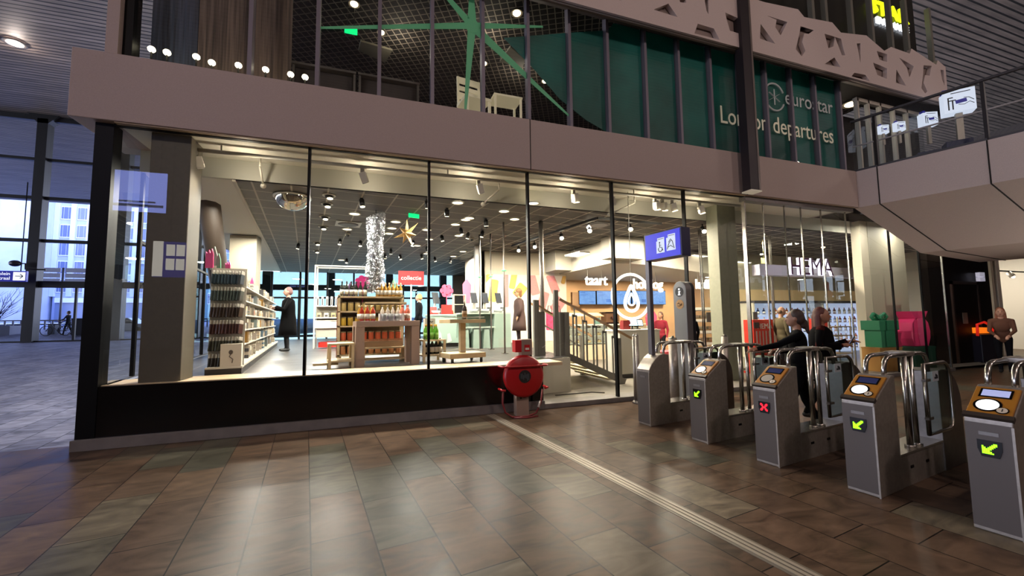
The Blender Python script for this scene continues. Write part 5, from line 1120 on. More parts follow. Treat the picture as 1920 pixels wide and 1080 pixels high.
# pine trolley with bottle
t = thing('pine_trolley', 'pine display trolley on castors with one large bottle on the ledge', 'trolley', (1.70,1.02,FZ), R(12))
part('lower_deck', B().box(-.37,.37,-.28,.28,.10,.19), wood_l, t, bevel=.003); part('upper_deck', B().box(-.37,.37,-.28,.28,.76,.83), wood_l, t, bevel=.003); part('column', B().box(-.055,.055,-.045,.045,.19,.76), wood_p, t)
part('gallery_rail', B().tube([(-.35,-.26,.24),(.35,-.26,.24),(.35,.26,.24),(-.35,.26,.24)],.006,6,True), white, t); part('gallery_rail', B().tube([(-.35,-.26,.87),(.35,-.26,.87),(.35,.26,.87),(-.35,.26,.87)],.006,6,True), white, t)
for x in (-.30,.30):
    for y in (-.22,.22): cs = part('castor', B().box(x-.02,x+.02,y-.02,y+.02,.06,.10), M('castor_metal','#3a3733',.5), t); part('wheel', B().cyl((x-.015,y,.035),(x+.015,y,.035),.035,12), rubber, cs)
tag(link('bottle', mb_brown, None, (1.74,.98,FZ+.83)), 'single large brown bottle on top of the pine trolley', 'bottle')
# glass partition poles near the checkout
for px, y, lbl in ((900,4.2,'left'),(921,4.0,'middle'),(946,2.6,'right')):
    p = on(px,600,1,y); t = thing('floor_to_ceiling_pole', 'thin steel pole from floor to ceiling beside the terminals, %s of three' % lbl, 'pole', (p.x,y,FZ))
    part('shaft', B().cyl((0,0,0),(0,0,4.0-FZ-.001),.022,10), steel, t); part('green_ring', B().cyl((0,0,2.0),(0,0,2.03),.06,14), M('ring_green','#7fe0a0',.4,em='#6fe89a',es=.7), t); part('foot', B().cyl((0,0,0),(0,0,.015),.09,14), chrome, t)
p = on(1023,560,1,2.0); t = thing('floor_to_ceiling_pole', 'thick steel pole in front of the mural beside the stair posts', 'pole', (p.x,2.2,FZ)); part('shaft', B().cyl((0,0,0),(0,0,3.99-FZ),.055,12), steel, t); part('foot', B().cyl((0,0,0),(0,0,.02),.12,16), chrome, t)
solo('mural_end_post', B().box(-.1,.1,-.1,.1,0,3.21), M('end_post','#b8b3a8',.5), 'pale square post at the left end of the pastel mural wall', 'post', (on(896,560,1,6.0).x,6.0,FZ))
# mural tiles
pk, yl = M('mural_pink','#d98a86',.6,noise=.08,nscale=30), M('mural_yellow','#d9ac5a',.6,noise=.08,nscale=20); pkd = M('mural_edge','#b06a66',.6)
mural_c = B().box(muralw.x+.15,mx1,6.885,6.898,FZ,3.2)
solo('pastel_mural', mural_c, M('mural_ground','#e0d6c6',.6), 'cream mural panel with pastel tablets behind the customer', 'mural')
def tablet(px, py, w, h, rot, mt, lbl, dx=0):
    p = on(px,py,1,6.88); q = Euler((0,rot,0)).to_matrix(); b = B(); out = []; w *= .82; h *= .72
    for x,z in ((-w/2,-h/2+.04),(-w/2+.04,-h/2),(w/2-.04,-h/2),(w/2,-h/2+.04),(w/2,h/2-.04),(w/2-.04,h/2),(-w/2+.04,h/2),(-w/2,h/2-.04)): v = q@Vector((x,0,z)); out.append((v.x,v.z))
    x0, x1 = muralw.x+.16-p.x, mx1-p.x-.01
    out = [(min(max(x,x0),x1),min(max(z,FZ+.02-p.z),3.19-p.z)) for x,z in out]
    b.prism(out,-.012,.0,'y'); solo('mural_tablet', b, mt, lbl, 'mural motif', (p.x,6.884,p.z), 0, 'pastel tablets of the mural')
tablet(910,515,.42,.75,R(50),yl,'yellow tablet high at the left end of the mural'); tablet(925,545,.36,1.1,R(8),yl,'long yellow tablet between the steel poles'); tablet(949,540,.2,1.9,R(0),pk,'tall pink strip beside the right steel pole')
tablet(962,525,.28,.9,R(10),yl,'upright yellow tablet above the customer'); tablet(975,545,.45,.7,R(38),yl,'tilted yellow tablet behind the head of the customer'); tablet(1000,533,.42,1.1,R(-14),pk,'pink tablet crossing the dark window mullion')
tablet(1037,532,.42,1.0,R(-20),pk,'pink tablet at the upper right of the mural'); tablet(1018,565,.42,1.0,R(18),pk,'pink tablet left of the stair posts'); tablet(1046,572,.5,.8,R(38),pk,'pink tilted tablet above the stair rail'); tablet(1057,520,.2,.7,R(10),yl,'narrow yellow tablet at the right edge of the mural')
# ------------------------------------------------------------------ stairs between the two levels
stw = M('stair_tread','#d9cba8',.5); spost = M('stair_post_grey','#77746c',.45,.5); srail = M('stair_rail_wood','#9a7a58',.45)
t = thing('staircase', 'short open staircase with grey posts and brown handrails leading down behind the glass', 'staircase', (4.15,1.35,.082))
e0 = Vector((0,0,.70)); run = 1.35
for k in range(4):
    x = .12+k*.30; z = .56-k*.14; part('tread', B().box(x,x+.34,0,1.65,z-.045,z), stw, t)
part('stringer', B().bar((.0,-.04,.68),(1.42,-.04,.04),.06,.14), spost, t); part('stringer', B().bar((.0,1.69,.68),(1.42,1.69,.04),.06,.14), spost, t)
def post(x, y, z0, z1, w=.11, d=.08): part('newel_post', B().box(x-w/2,x+w/2,y-d/2,y+d/2,z0,z1), spost, t, bevel=.004)
post(-.05,-.06,0,1.66); post(-.14,.0,.7,1.66,.1); post(-.28,-.02,.70,2.15,.10); post(1.28,-.04,0,1.05); post(.62,1.69,0,1.3); post(-.05,1.69,.7,1.75); post(1.28,1.69,0,1.05)
part('handrail', B().bar((-.2,-.04,1.95),(1.75,-.04,.98),.05), srail, t); part('handrail', B().bar((-.25,1.69,1.95),(1.6,1.69,1.02),.05), srail, t); part('low_rail', B().bar((-.0,1.69,1.45),(1.3,1.69,.72),.035), spost, t)
for k in range(5):
    x = .12+k*.25; zr = 1.95-(x+.2)*.5; part('baluster', B().box(x-.015,x+.015,-.06,-.03,.64-.45*x,zr-.18).box(x+.07,x+.1,-.06,-.03,.60-.45*x,zr-.2).box(x-.02,x+.1,-.06,-.03,zr-.24,zr-.2).box(x+.03,x+.05,-.06,-.03,zr-.22,zr), spost, t)
t = thing('guard_posts', 'group of grey guard posts and steel rail at the edge of the raised floor', 'railing', (on(1004,640,1,1.5).x,1.5,FZ))
GX0 = on(1004,640,1,1.5).x
for x, y, h, w in ((0,0,1.24,.07),(.075,.05,1.24,.06),(on(1020,640,1,1.5).x-GX0,.12,.98,.14),(on(1037,640,1,1.5).x-GX0,-.1,1.24,.04)): part('post', B().box(x-w/2,x+w/2,y-.04,y+.04,0,h), spost, t, bevel=.004)
part('rail', B().bar((.10,.05,1.12),(.42,.0,.92),.04), srail, t)
solo('floor_chain', B().tube([(3.45,.55,.10),(3.8,.6,.093),(4.3,.62,.093),(4.5,.45,.093)],.012,6), M('chain_dark','#4a463f',.5,.5), 'thin dark chain lying on the floor in front of the stairs', 'chain')
# bright pink bags behind the stairs
for px, py in ((1031,600),(1047,600)):
    p = on(px,py,1,3.6); t = thing('pink_bag', 'patterned pink bag hanging behind the stair posts, '+('left one' if px < 1040 else 'right one'), 'bag', (p.x,3.6,p.z), 0, 'pink bags behind the stairs')
    part('bag_body', B().box(-.11,.11,-.05,.05,-.28,.22), M('bag_pink','#d9486e',.5,noise=.4,nscale=14), t, bevel=.02); part('bag_strap', B().tube([(-.07,0,.22),(-.04,0,.4),(.04,0,.4),(.07,0,.22)],.01,6), M('strap_dark','#6a2b3f',.6), t)
# ------------------------------------------------------------------ food corner (lower level, right)
LZ = .082
# menu screens
bd = [1085,1118,1151,1184,1217,1249]
def menu_mat(seed):
    mt, N, L, b = nodes_mat('menu_screen_%d' % seed); tc = N.new('ShaderNodeTexCoord'); nz = N.new('ShaderNodeTexVoronoi'); nz.inputs['Scale'].default_value = 7+seed; L.new(tc.outputs['Object'], nz.inputs['Vector'])
    r = N.new('ShaderNodeValToRGB'); r.color_ramp.interpolation = 'CONSTANT'; e = r.color_ramp.elements; e[0].color = (*srgb('#4f8fe0'),1); e[1].position = .12; e[1].color = (*srgb('#6aa6ee'),1); k = e.new(.5); k.color = (*srgb('#5f9dea'),1)
    L.new(nz.outputs['Distance'], r.inputs['Fac']); L.new(r.outputs['Color'], b.inputs['Emission Color']); b.inputs['Emission Strength'].default_value = .95; b.inputs['Base Color'].default_value = (.02,.03,.05,1); return mt
pos_w = ['leftmost of the five','second from the left of the five','middle one of the five','fourth from the left of the five','rightmost of the five']
for i in range(5):
    a = on(bd[i],545,1,8.7); c = on(bd[i+1],571,1,8.7); t = thing('menu_screen', 'blue menu screen above the food counter, '+pos_w[i], 'screen', ((a.x+c.x)/2,8.7,c.z), 0, 'blue menu screens'); w = (c.x-a.x)/2-.01; h = a.z-c.z
    part('housing', B().box(-w,w,.0,.08,0,h), blackgloss, t); part('screen', B().box(-w+.015,w-.015,-.004,0,.015,h-.015), menu_mat(i), t)
    part('menu_text', B().box(-w+.06,-w+.3,-.007,-.004,h-.09,h-.06).box(-w+.06,-w+.42,-.007,-.004,h-.16,h-.145).box(-w+.06,-w+.36,-.007,-.004,h-.22,h-.205).box(.05,.3,-.007,-.004,.1,.24 if i % 2 else .12), M('menu_ink','#2a5aa8',.5,em='#3a6ab8',es=.4), t)
part_dark = B().box(on(1072,560,1,8.8).x,on(1086,560,1,8.8).x,8.74,8.88,on(1075,575,1,8.8).z,on(1075,548,1,8.8).z); solo('screen_surround', part_dark, M('surround_brown','#8a6a4a',.6), 'brown panel at the left end of the menu screens', 'panel')
# hanging words
glow = M('neon_white','#ffffff',.4,em='#fff7ea',es=1.5)
for word, px0, px1, py, y, lbl in (('taart',1097,1139,534,5.4,'white glowing word for cake hanging above the food counter'),('hotdog',1188,1243,541,5.4,'white glowing hotdog word partly behind the blue sign pole'),('koffie',1305,1341,541,5.4,'white glowing coffee word left of the greenish pillar'),('ijs',1425,1434,534,5.2,'small white glowing word behind the entrance glass, upper left of the lintel'),('room',1555,1584,536,5.2,'white glowing word behind the entrance glass below the shop name')):
    p0, p1 = on(px0,py,1,y), on(px1,py,1,y); t = thing('hanging_word', lbl, 'sign', (p0.x,y,p0.z)); 
    me_h = .36 if word not in ('ijs','room') else .2
    o = fit(word, p0, p1, me_h, glow, t, 0., .03, .01); o.location.x -= t.location.x; o.location.z = 0
    zt_ = (3.25 if word == 'hotdog' or word == 'koffie' else 3.98) - p0.z
    if word in ('taart','hotdog','koffie'): part('hanger', B().cyl(((p1.x-p0.x)*.12,.0,.1),((p1.x-p0.x)*.12,0,3.98-p0.z),.012,6).cyl(((p1.x-p0.x)*.75,.0,.1),((p1.x-p0.x)*.75,0,3.98-p0.z),.012,6), white, t)
# glowing hotdog ring in the window
c = on(1184,556,1,.5); t = thing('neon_ring_sign', 'round white glowing sign with a looped outline hanging inside the window', 'sign', (c.x,.5,c.z))
part('ring', B().tube([(.475*math.cos(2*PI*i/40),0,.475*math.sin(2*PI*i/40)) for i in range(40)],.030,8,True), glow, t)
def loop(s): return [(s*.235*math.sin(a)*(.60-.40*math.cos(a)), 0, s*.27*math.cos(a)-.04) for a in [2*PI*i/32 for i in range(32)]]
part('outer_loop', B().tube([(s*1.0,0,z) for s,_,z in loop(1.)],.034,8,True), glow, t); part('inner_loop', B().tube([(x,0,z-.02) for x,_,z in loop(.46)],.02,8,True), glow, t)
part('cord', B().cyl((0,0,.24),(0,0,4.33-c.z),.008,6), white, t)
# square light panels on wires
lp_m = M('light_panel_glow','#ffffff',.4,em='#fff1da',es=3.6)
for px, py, lbl in ((1091,478,'left of the dark mullion'),(1207,487,'behind the blue lane sign pole'),(1297,482,'under the right end of the blue lane sign'),(1378,494,'right of the greenish pillar')):
    p = on(px,py,1,5.2); t = thing('hanging_light_panel', 'square white light panel hanging on wires '+lbl, 'lamp', (p.x,5.2,p.z), R(10), 'square hanging light panels')
    part('panel_body', B().box(-.42,.42,-.42,.42,0,.04), white, t); part('diffuser', B().box(-.40,.40,-.40,.40,-.01,0), lp_m, t); part('wire', B().cyl((-.3,0,.04),(-.34,0,3.97-p.z),.006,5).cyl((.3,0,.04),(.28,0,3.97-p.z),.006,5), white, t)
# white counter with tablets by the window
p = on(1172,712,2,LZ); cw = on(1238,640,1,2.0).x-on(1160,640,1,2.0).x
t = thing('order_counter', 'white order counter just inside the window behind the two thin steel posts', 'counter', (on(1162,640,1,2.0).x,2.0,LZ))
part('body', B().box(.02,cw-.02,.02,.7,.10,1.17), M('counter_white','#cfcbbd',.45), t, bevel=.01); part('worktop', B().box(0,cw,0,.72,1.17,1.21), white, t); part('kick', B().box(.05,cw-.05,.06,.66,0,.10), M('kick_dark'), t)
for px, lbl in ((1186,'left'),(1196,'right')):
    q = on(px,610,1,2.3); t = thing('order_tablet', 'tilted tablet on the white order counter, %s of two' % lbl, 'tablet', (q.x,2.3,LZ+1.21), R(-12)); part('stand', B().box(-.06,.06,-.04,.06,0,.02).bar((0,.03,.01),(0,.0,.14),.03), ink, t); hd = part('housing', B().ob((0,-.02,.17),(.26,.02,.19),(R(-25),0,0)), blackgloss, t); part('screen', B().ob((0,-.032,.17),(.23,.004,.16),(R(-25),0,0)), M('tablet_glow','#9fc4e0',.3,em='#a9c9e6',es=.7), hd)
q = on(1172,605,1,2.35); solo('red_box_stack', B().box(-.11,.11,-.08,.08,0,.20).box(-.1,.1,-.07,.07,.2,.24), M('stack_red','#7d1c1c',.5), 'dark red box on the left of the white order counter', 'box', (q.x,2.35,LZ+1.21))
# bakery display behind the stairs
a, c = on(1062,640,1,6.4), on(1150,640,1,6.4); t = thing('bakery_display', 'white glass fronted bakery display behind the stairs', 'display counter', (a.x,6.4,LZ)); w = c.x-a.x+1.6
part('base', B().box(0,w,0,.8,0,.55), M('bakery_base','#cdb899',.5), t); part('glass_front', B().quad((0,-.01,.55),(w,-.01,.55),(w,.1,1.25),(0,.1,1.25)), GLASS_G, t)
for z in (.58,.85,1.12): part('shelf', B().box(.02,w-.02,.1,.75,z,z+.02), white, t)
part('top', B().box(-.02,w+.02,.08,.82,1.25,1.29), white, t); part('back', B().box(.0,w,.78,.8,.55,1.25), M('bakery_glow','#efe6d4',.5,em='#ffeccc',es=.5), t)
part('upright', B().box(-.02,.02,.0,.1,.5,1.25).box(w/2-.02,w/2+.02,.0,.1,.5,1.25).box(w-.02,w+.02,.0,.1,.5,1.25), white, t)
cake = B().mat(0).lathe([(.09,0),(.1,.02),(.1,.08),(.09,.09),(0,.095)],n=14).mat(1).ball((0,0,.105),.022,8,6).mesh('cake',[M('cake_cream','#d9b98a',.6),M('cake_berry','#a8323a',.4)])
for zi, z in enumerate((.60,.87,1.14)):
    for k in range(8): tag(link('cake', cake, None, (a.x+.25+k*(w-.5)/7,6.4+.4,LZ+z)), 'small round cake on the %s shelf of the bakery display' % ['lowest','middle','top'][zi], 'cake', 'cakes on the %s shelf of the bakery display' % ['lowest','middle','top'][zi])
solo('pastry_tray_stand', B().ob((0,0,.36),(.7,.5,.03),(R(14),0,0)).box(-.33,-.3,.0,.04,0,.36).box(.3,.33,.0,.04,0,.36), wood_l, 'slanted pine tray stand on the left of the bakery display', 'tray', (a.x+.6,6.85,LZ+1.29)); solo('pastry_tray_stand', B().ob((0,0,.36),(.7,.5,.03),(R(14),0,0)).box(-.33,-.3,.0,.04,0,.36).box(.3,.33,.0,.04,0,.36), wood_l, 'slanted pine tray stand to the right of the first one on the bakery display', 'tray', (a.x+1.36,6.85,LZ+1.29))
q = on(1144,598,1,6.9); t = thing('coffee_machine', 'brown and black coffee machine at the right end of the bakery display', 'coffee machine', (q.x,6.9,LZ+1.29)); part('body', B().box(-.3,.3,-.2,.2,.05,.42), M('machine_brown','#6a4a30',.4), t, bevel=.03); part('top_tray', B().box(-.33,.33,-.22,.22,.42,.46), blackgloss, t); part('group_head', B().box(-.1,.1,-.3,-.2,.2,.28), chrome, t); part('foot', B().box(-.28,.28,-.18,.18,0,.05), blackgloss, t)
q = on(1120,603,1,6.8); solo('teal_container', B().lathe([(.12,0),(.13,.03),(.13,.2),(.1,.24),(0,.25)],n=14), M('teal_tub','#6f9488',.5), 'teal tub on the bakery display left of the coffee machine', 'container', (q.x,6.8,LZ+1.29))
# staff and customers behind the blue sign pole
p = on(1243,610,1,4.5); person('food counter worker with hair tied up in a red top behind the blue sign pole', (p.x,4.6,LZ), R(200), 1.68, skin='#a87a60', top='#7a2630', legs='#1a1a1c', hair='#4a2a1a', hairstyle='tied', vox=.016)
p = on(1294,620,1,3.2); person('customer in black seen from behind left of the greenish pillar', (on(1294,620,1,2.2).x,2.2,LZ), R(80), 1.68, skin='#b08870', top='#101114', legs='#15161a', hair='#1e1a18', hairstyle='curly', vox=.015)
p = on(1228,600,1,5.0); solo('pink_jacket', B().prism([(-.16,-.1),(.16,-.1),(.2,.25),(.08,.42),(-.1,.4),(-.2,.2)],-.1,.1,'y'), M('jacket_pink','#d94a6a',.7), 'pink jacket shape just left of the blue sign pole', 'jacket', (p.x,5.2,p.z-.1), 0, None, .04)
# white shelf with baskets left of the pillar
a, c = on(1303,640,1,2.9), on(1348,640,1,2.9); w = c.x-a.x+.3; t = thing('wire_basket_shelf', 'white wire shelf with baskets between the information pillar and the greenish pillar', 'shelving', (a.x,2.9,LZ)); b = B()
for x in (0,w): b.box(x-.015,x+.015,0,.03,0,1.9).box(x-.015,x+.015,.5,.53,0,1.9)
part('frame', b, white, t)
for z in (.3,.65,1.0,1.35,1.7): part('shelf', B().box(0,w,0,.52,z,z+.02).box(0,w,-.005,.0,z+.02,z+.10), white, t)
me = B().mat(0).box(-.14,.14,-.18,.18,0,.12).mat(1).box(-.10,.10,-.14,.14,.12,.20).mesh('filled_basket',[M('basket_weave','#b39468',.7,noise=.2,nscale=60),M('basket_goods','#d0c0a4',.6,noise=.3,nscale=20)])
for zi, z in enumerate((.32,.67,1.02,1.37)):
    for k in range(4): tag(link('filled_basket', me, None, (a.x+.18+k*(w-.36)/3,3.15,LZ+z)), 'small filled basket on the %s level of the white wire shelf' % ['lowest','second','third','fourth'][zi], 'basket', 'baskets on the %s level of the wire shelf' % ['lowest','second','third','fourth'][zi])
# red bargain baskets in front of it
a = on(1258,655,1,2.6); t = thing('red_bargain_bin', 'red and white low bin left of the information pillar', 'bin', (a.x,2.9,LZ)); part('bin_body', B().box(-.4,.4,-.3,.3,.1,.55), M('bin_redwhite','#c4505a',.5,noise=.4,nscale=16), t); part('bin_foot', B().box(-.35,.35,-.25,.25,0,.1), white, t)
# ------------------------------------------------------------------ entrance: glazing, doors, shop name
EX = [8.03,8.62,9.3,9.85,10.55,11.45,11.6]
for i in range(5):
    a_, c_ = EX[i], EX[i+1]; w = struct('window_%d' % (40+i), B().quad((a_,.03,.085),(c_,.03,.085),(c_,.03,4.33),(a_,.03,4.33)), GLASS, 'narrow entrance glass panel, number %d from the left' % (i+1), 'window')
    struct('chrome_edge', B().box(c_-.010,c_+.010,.015,.045,.085,4.33), chrome, '', parent=w)
struct('trim_7', B().box(8.0,11.65,-.05,.12,4.22,4.34), steel_dark, 'steel head rail above the entrance glass', 'trim')
for i, (x, y0, y1) in enumerate(((8.6,.08,2.0),(11.3,.08,2.0))):
    w = struct('window_%d' % (46+i), B().quad((x,y0,.085),(x,y1,.085),(x,y1,4.3),(x,y0,4.3)), GLASS, 'glass side wall of the entrance porch, '+('left' if i == 0 else 'right'), 'window'); struct('chrome_edge', B().box(x-.012,x+.012,y1-.012,y1+.012,.085,4.3), chrome, '', parent=w)
for i, (x0, x1) in enumerate(((8.65,9.5),(9.55,10.3),(10.35,11.25))):
    w = struct('door_%d' % (i+2), B().quad((x0,2.0,.1),(x1,2.0,.1),(x1,2.0,4.0),(x0,2.0,4.0)), GLASS, 'inner sliding glass door of the entrance, number %d from the left' % (i+1), 'door')
    struct('door_frame', B().box(x0,x0+.02,1.98,2.02,.1,4.0).box(x1-.02,x1,1.98,2.02,.1,4.0).box(x0,x1,1.97,2.03,.09,.14), chrome, '', parent=w)
    struct('door_plate', B().box(x0+.1,x0+.24,1.98,2.02,1.45,1.72), M('plate_grey','#5d5c5a',.5), '', parent=w)
# shop name letters on a lit lintel
a, c = on(1421,497,1,1.75), on(1590,521,1,1.75)
struct('trim_8', B().box(a.x,c.x+.6,1.7,1.95,c.z,a.z+.02), M('lintel_lilac','#b9b4c4',.5), 'pale lilac lintel band behind the shop name', 'lintel')
p0, p1 = on(1482,515,1,.9), on(1561,517,1,.9)
t = thing('shop_name_sign', 'big dark red shop name letters with glowing white sides behind the entrance glass', 'sign', (p0.x,.9,(p0.z+p1.z)/2))
hh = on(1520,483,1,.9).z-p0.z
me = text_mesh('HEMA',1.,.035,spacing=1.0,bold=.0,align='LEFT'); vx = [v.co.x for v in me.vertices]; s = (p1.x-p0.x)/(max(vx)-min(vx)); me.transform(Matrix.Translation((-min(vx)*s,0,0))@Matrix.Diagonal((s,1.0,hh/.72,1)))
me.materials.clear(); me.materials.append(M('letter_side_glow','#f4f0ff',.4,em='#e8e4ff',es=1.9)); me.materials.append(M('letter_face','#3c0f3a',.4,em='#5a1450',es=.12))
for f in me.polygons: f.material_index = 1 if f.normal.y < -.7 else 0
link('letters', me, t)
# cooler wall, red stands, rack, man and poster behind the entrance
a, c = on(1412,565,1,4.4), on(1632,565,1,4.4); 
t = thing('cooler_wall', 'long bluish lit cooler wall with shelves behind the entrance doors', 'cooler', (a.x,4.4,LZ)); w = c.x-a.x; hb = 2.0
part('back_panel', B().box(0,w,.5,.55,0,hb), M('cooler_back','#c9d4ea',.5,em='#cfdcff',es=.55), t); part('canopy', B().box(-.05,w+.05,-.1,.55,hb,hb+.08), M('cooler_dark','#3a3a40',.5), t)
for z in (.15,.5,.85,1.2,1.55): part('shelf', B().box(0,w,.1,.5,z,z+.025), M('cooler_shelf','#dfe4f0',.4,em='#d6e0ff',es=.35), t)
part('end_panel', B().box(-.05,0,-.05,.55,0,hb).box(w,w+.05,-.05,.55,0,hb).box(w*.55,w*.55+.04,-.05,.55,0,hb), M('cooler_end','#c9c2b0',.5), t)
drink = [bottle_mesh('drink_bottle',.05,.24,col,'#e8e4da','#b0402f') for col in ('#c9713a','#8a95b8','#7a3a2a','#b9b0a0','#3a4a7a')]
for zi, z in enumerate((.175,.525,.875,1.225,1.575)):
    for k in range(22):
        x = .15+k*(w-.3)/21; me = drink[(k//4+zi)%5]
        tag(link('drink_bottle', me, None, (a.x+x,4.6,LZ+z)), 'small drink bottle in the row on the %s shelf of the lit cooler wall' % ['lowest','second','third','fourth','top'][zi], 'bottle', 'drinks on the %s shelf of the cooler wall' % ['lowest','second','third','fourth','top'][zi])
struct('wall_over_cooler', B().box(a.x-.4,19.9,4.96,5.05,2.1,4.0), M('greige_wall','#a8a18f',.6), 'greige wall above the cooler', 'wall'); 
struct('wall_over_cooler_lower', B().box(a.x-.4,c.x+.3,4.9,4.95,2.15,2.62), M('honey_strip','#cdb28a',.6,em='#e0bd84',es=.12), 'honey coloured band above the cooler', 'wall')
struct('pillar_5', B().box(c.x-.02,c.x+.2,1.4,1.8,LZ,4.3), M('pillar_cream'), 'cream square pillar at the right end of the cooler', 'pillar') if False else None
rd = M('stand_red','#d0301f',.45,em='#d0301f',es=.06)
def red_stand(px0, px1, y, lbl, txt):
    a, c = on(px0,640,1,y), on(px1,640,1,y); w = c.x-a.x; t = thing('red_stand', lbl, 'stand', (a.x,y,LZ)); part('body', B().box(0,w,0,.3,0,1.42), rd, t, bevel=.01)
    b = B(); 
    for k in range(5): b.box(.08+k*(w-.16)/5,.10+k*(w-.16)/5,-.02,.0,.6,1.12)
    part('white_rods', b, white, t)
    if txt: o = lettering('lettering','HEMA',.2,M('stand_white','#f6efe4',.5),t,(w*.55,-.006,1.18)); part('dark_tag', B().box(.0,w*.25,-.03,0,1.2,1.35), M('tag_dark','#3a1512',.5), t)
    part('foot', B().box(-.03,w+.03,-.05,.35,0,.05), M('foot_red','#a8281a',.5), t)
red_stand(1414,1452,1.25,'red stand with white rods and shop name at the left of the entrance',True); red_stand(1536,1556,1.25,'narrow red stand behind the auburn haired woman',False)
a, c = on(1558,640,1,2.6), on(1590,640,1,2.6); t = thing('white_wire_rack', 'white wire rack with pine shelves right of the red stand', 'rack', (a.x,2.6,LZ)); w = c.x-a.x+.2; b = B()
for x in (0,w): b.box(x-.02,x+.02,0,.03,0,1.45).box(x-.02,x+.02,.4,.43,0,1.45)
part('frame', b, white, t)
for z in (.2,.5,.8,1.1): part('shelf', B().box(0,w,0,.43,z,z+.03), wood_p, t)
b = B()
for k in range(12): b.box(k*w/11-.004,k*w/11+.004,-.01,0,.83,1.0)
part('wire_front', b, white, t)
person('balding man in an olive jacket looking right inside the entrance', (on(1466,620,1,1.0).x,1.0,LZ), R(-20), 1.74, skin='#c79478', top='#5f5440', legs='#2a2a2c', hair='#6a5544', hairstyle='bald', vox=.014)
# yellow notice and warm spot
solo('yellow_notice', B().cb((0,0,0),(.22,.02,.18)).cyl((0,0,.09),(0,0,4.0-on(1432,489,1,2.6).z),.006,5), M('notice_yellow','#d9d48a',.5,em='#e0da80',es=.25), 'small pale yellow notice hanging high inside the entrance', 'notice', on(1432,489,1,2.6))
p = on(1543,459,1,3.0); t = thing('warm_spotlight', 'very bright warm spotlight glaring above the shop name', 'lamp', p); part('lens', B().ball((0,0,0),(.12,.06,.12)), M('lamp_glare','#ffd9a0',.4,em='#ffc98a',es=26.), t); part('bracket', B().cyl((0,.02,.05),(0,.02,4.0-p.z),.015,6), white, t)
# ------------------------------------------------------------------ display window with oversized gift boxes
for i, (x0, x1) in enumerate(((11.6,13.12),(13.12,14.36),(14.36,15.42))):
    w = struct('window_%d' % (50+i), B().quad((x0,.03,.085),(x1,.03,.085),(x1,.03,4.33),(x0,.03,4.33)), GLASS, 'display window pane under the footbridge, number %d from the left' % (i+1), 'window'); struct('mullion', B().box(x1-.018,x1+.018,.01,.05,.085,4.33), black if i < 2 else chrome, '', parent=w)
struct('wall_display', B().box(on(1636,600,1,.9).x,15.4,.85,.95,.085,4.33), M('display_back','#aca693',.6), 'beige back wall of the display window', 'wall')
struct('pillar_6', B().box(on(1622,600,1,.9).x,on(1636,600,1,.9).x,.86,1.1,.085,4.33), cream, 'narrow cream pillar left of the gift box display', 'pillar')
grn = M('gift_green','#1f7a55',.4); grnd = M('gift_green_dark','#1a4a38',.5); pnk = M('gift_pink','#e83a78',.4); kraft = M('kraft_board','#a87a3c',.6); gpd = M('gift_pink_dark','#b02c58',.4)
p = on(1637,655,1,.4)
solo('kraft_plinth_box', B().box(-.05,.78,-.2,.25,0,.62).box(-.06,.79,-.21,.26,.6,.63), kraft, 'brown kraft cardboard plinth under the green gift box', 'box', (on(1634,650,1,.42).x+.05,.42,.085), R(-4), None, .004)
t = thing('green_gift_box', 'large green gift box with lid and looped bow on the kraft plinth', 'gift box', (on(1650,620,1,.42).x,.42,.715), R(-4)); part('box_body', B().box(-.26,.30,-.19,.22,0,.46), grn, t, bevel=.006); part('lid', B().box(-.34,.38,-.22,.25,.46,.72), grn, t, bevel=.006)
for s in (-1,1): part('bow_loop', B().tube([(0,0,.72),(.08*s,0,.84),(.2*s,0,.90),(.28*s,0,.82),(.18*s,0,.73),(0,0,.72)],.05,8), grn, t)
part('bow_knot', B().ball((0,0,.76),(.06,.06,.06)), grn, t)
t = thing('pink_gift_box', 'small pink bow shaped box beside the green gift box', 'gift box', (on(1664,620,1,.42).x+.1,.30,.715)); part('box_body', B().prism([(-.12,0),(.12,0),(.05,.18),(.13,.38),(-.13,.38),(-.05,.18)],-.08,.08,'y'), gpd, t, bevel=.01); part('lid', B().box(-.14,.14,-.09,.09,.38,.42), pnk, t)
solo('red_gift_box', B().box(-.13,.13,-.1,.1,0,.22).box(-.14,.14,-.11,.11,.18,.24), M('gift_red','#b02030',.4), 'small dark red box on the floor right of the kraft plinth', 'gift box', (on(1682,660,1,.42).x+.12,.45,.085), 0, None, .004)
solo('dark_green_plinth', B().box(-.42,.42,-.25,.25,0,.60).box(-.43,.43,-.26,.26,.56,.61), grnd, 'dark green plinth box under the pink gift bag', 'box', (on(1713,640,1,.45).x,.45,.085), R(-4), None, .006)
t = thing('pink_gift_bag', 'large hot pink gift box with flared collar and curved sides on the dark green plinth', 'gift box', (on(1713,640,1,.45).x,.45,.695), R(-4)); part('box_body', B().prism([(-.26,0),(.26,0),(.36,.22),(.38,.42),(.32,.66),(.2,.78),(-.2,.78),(-.32,.66),(-.38,.42),(-.36,.22)],-.2,.2,'y'), pnk, t, bevel=.02); part('side_panel', B().prism([(-.1,.02),(.14,.02),(.18,.4),(.12,.78),(-.12,.78),(-.16,.4)],-.215,-.2,'y'), M('gift_pink_light','#f0568e',.4), t); part('collar', B().prism([(-.2,.78),(.2,.78),(.33,.98),(-.33,.98)],-.2,.2,'y'), pnk, t)
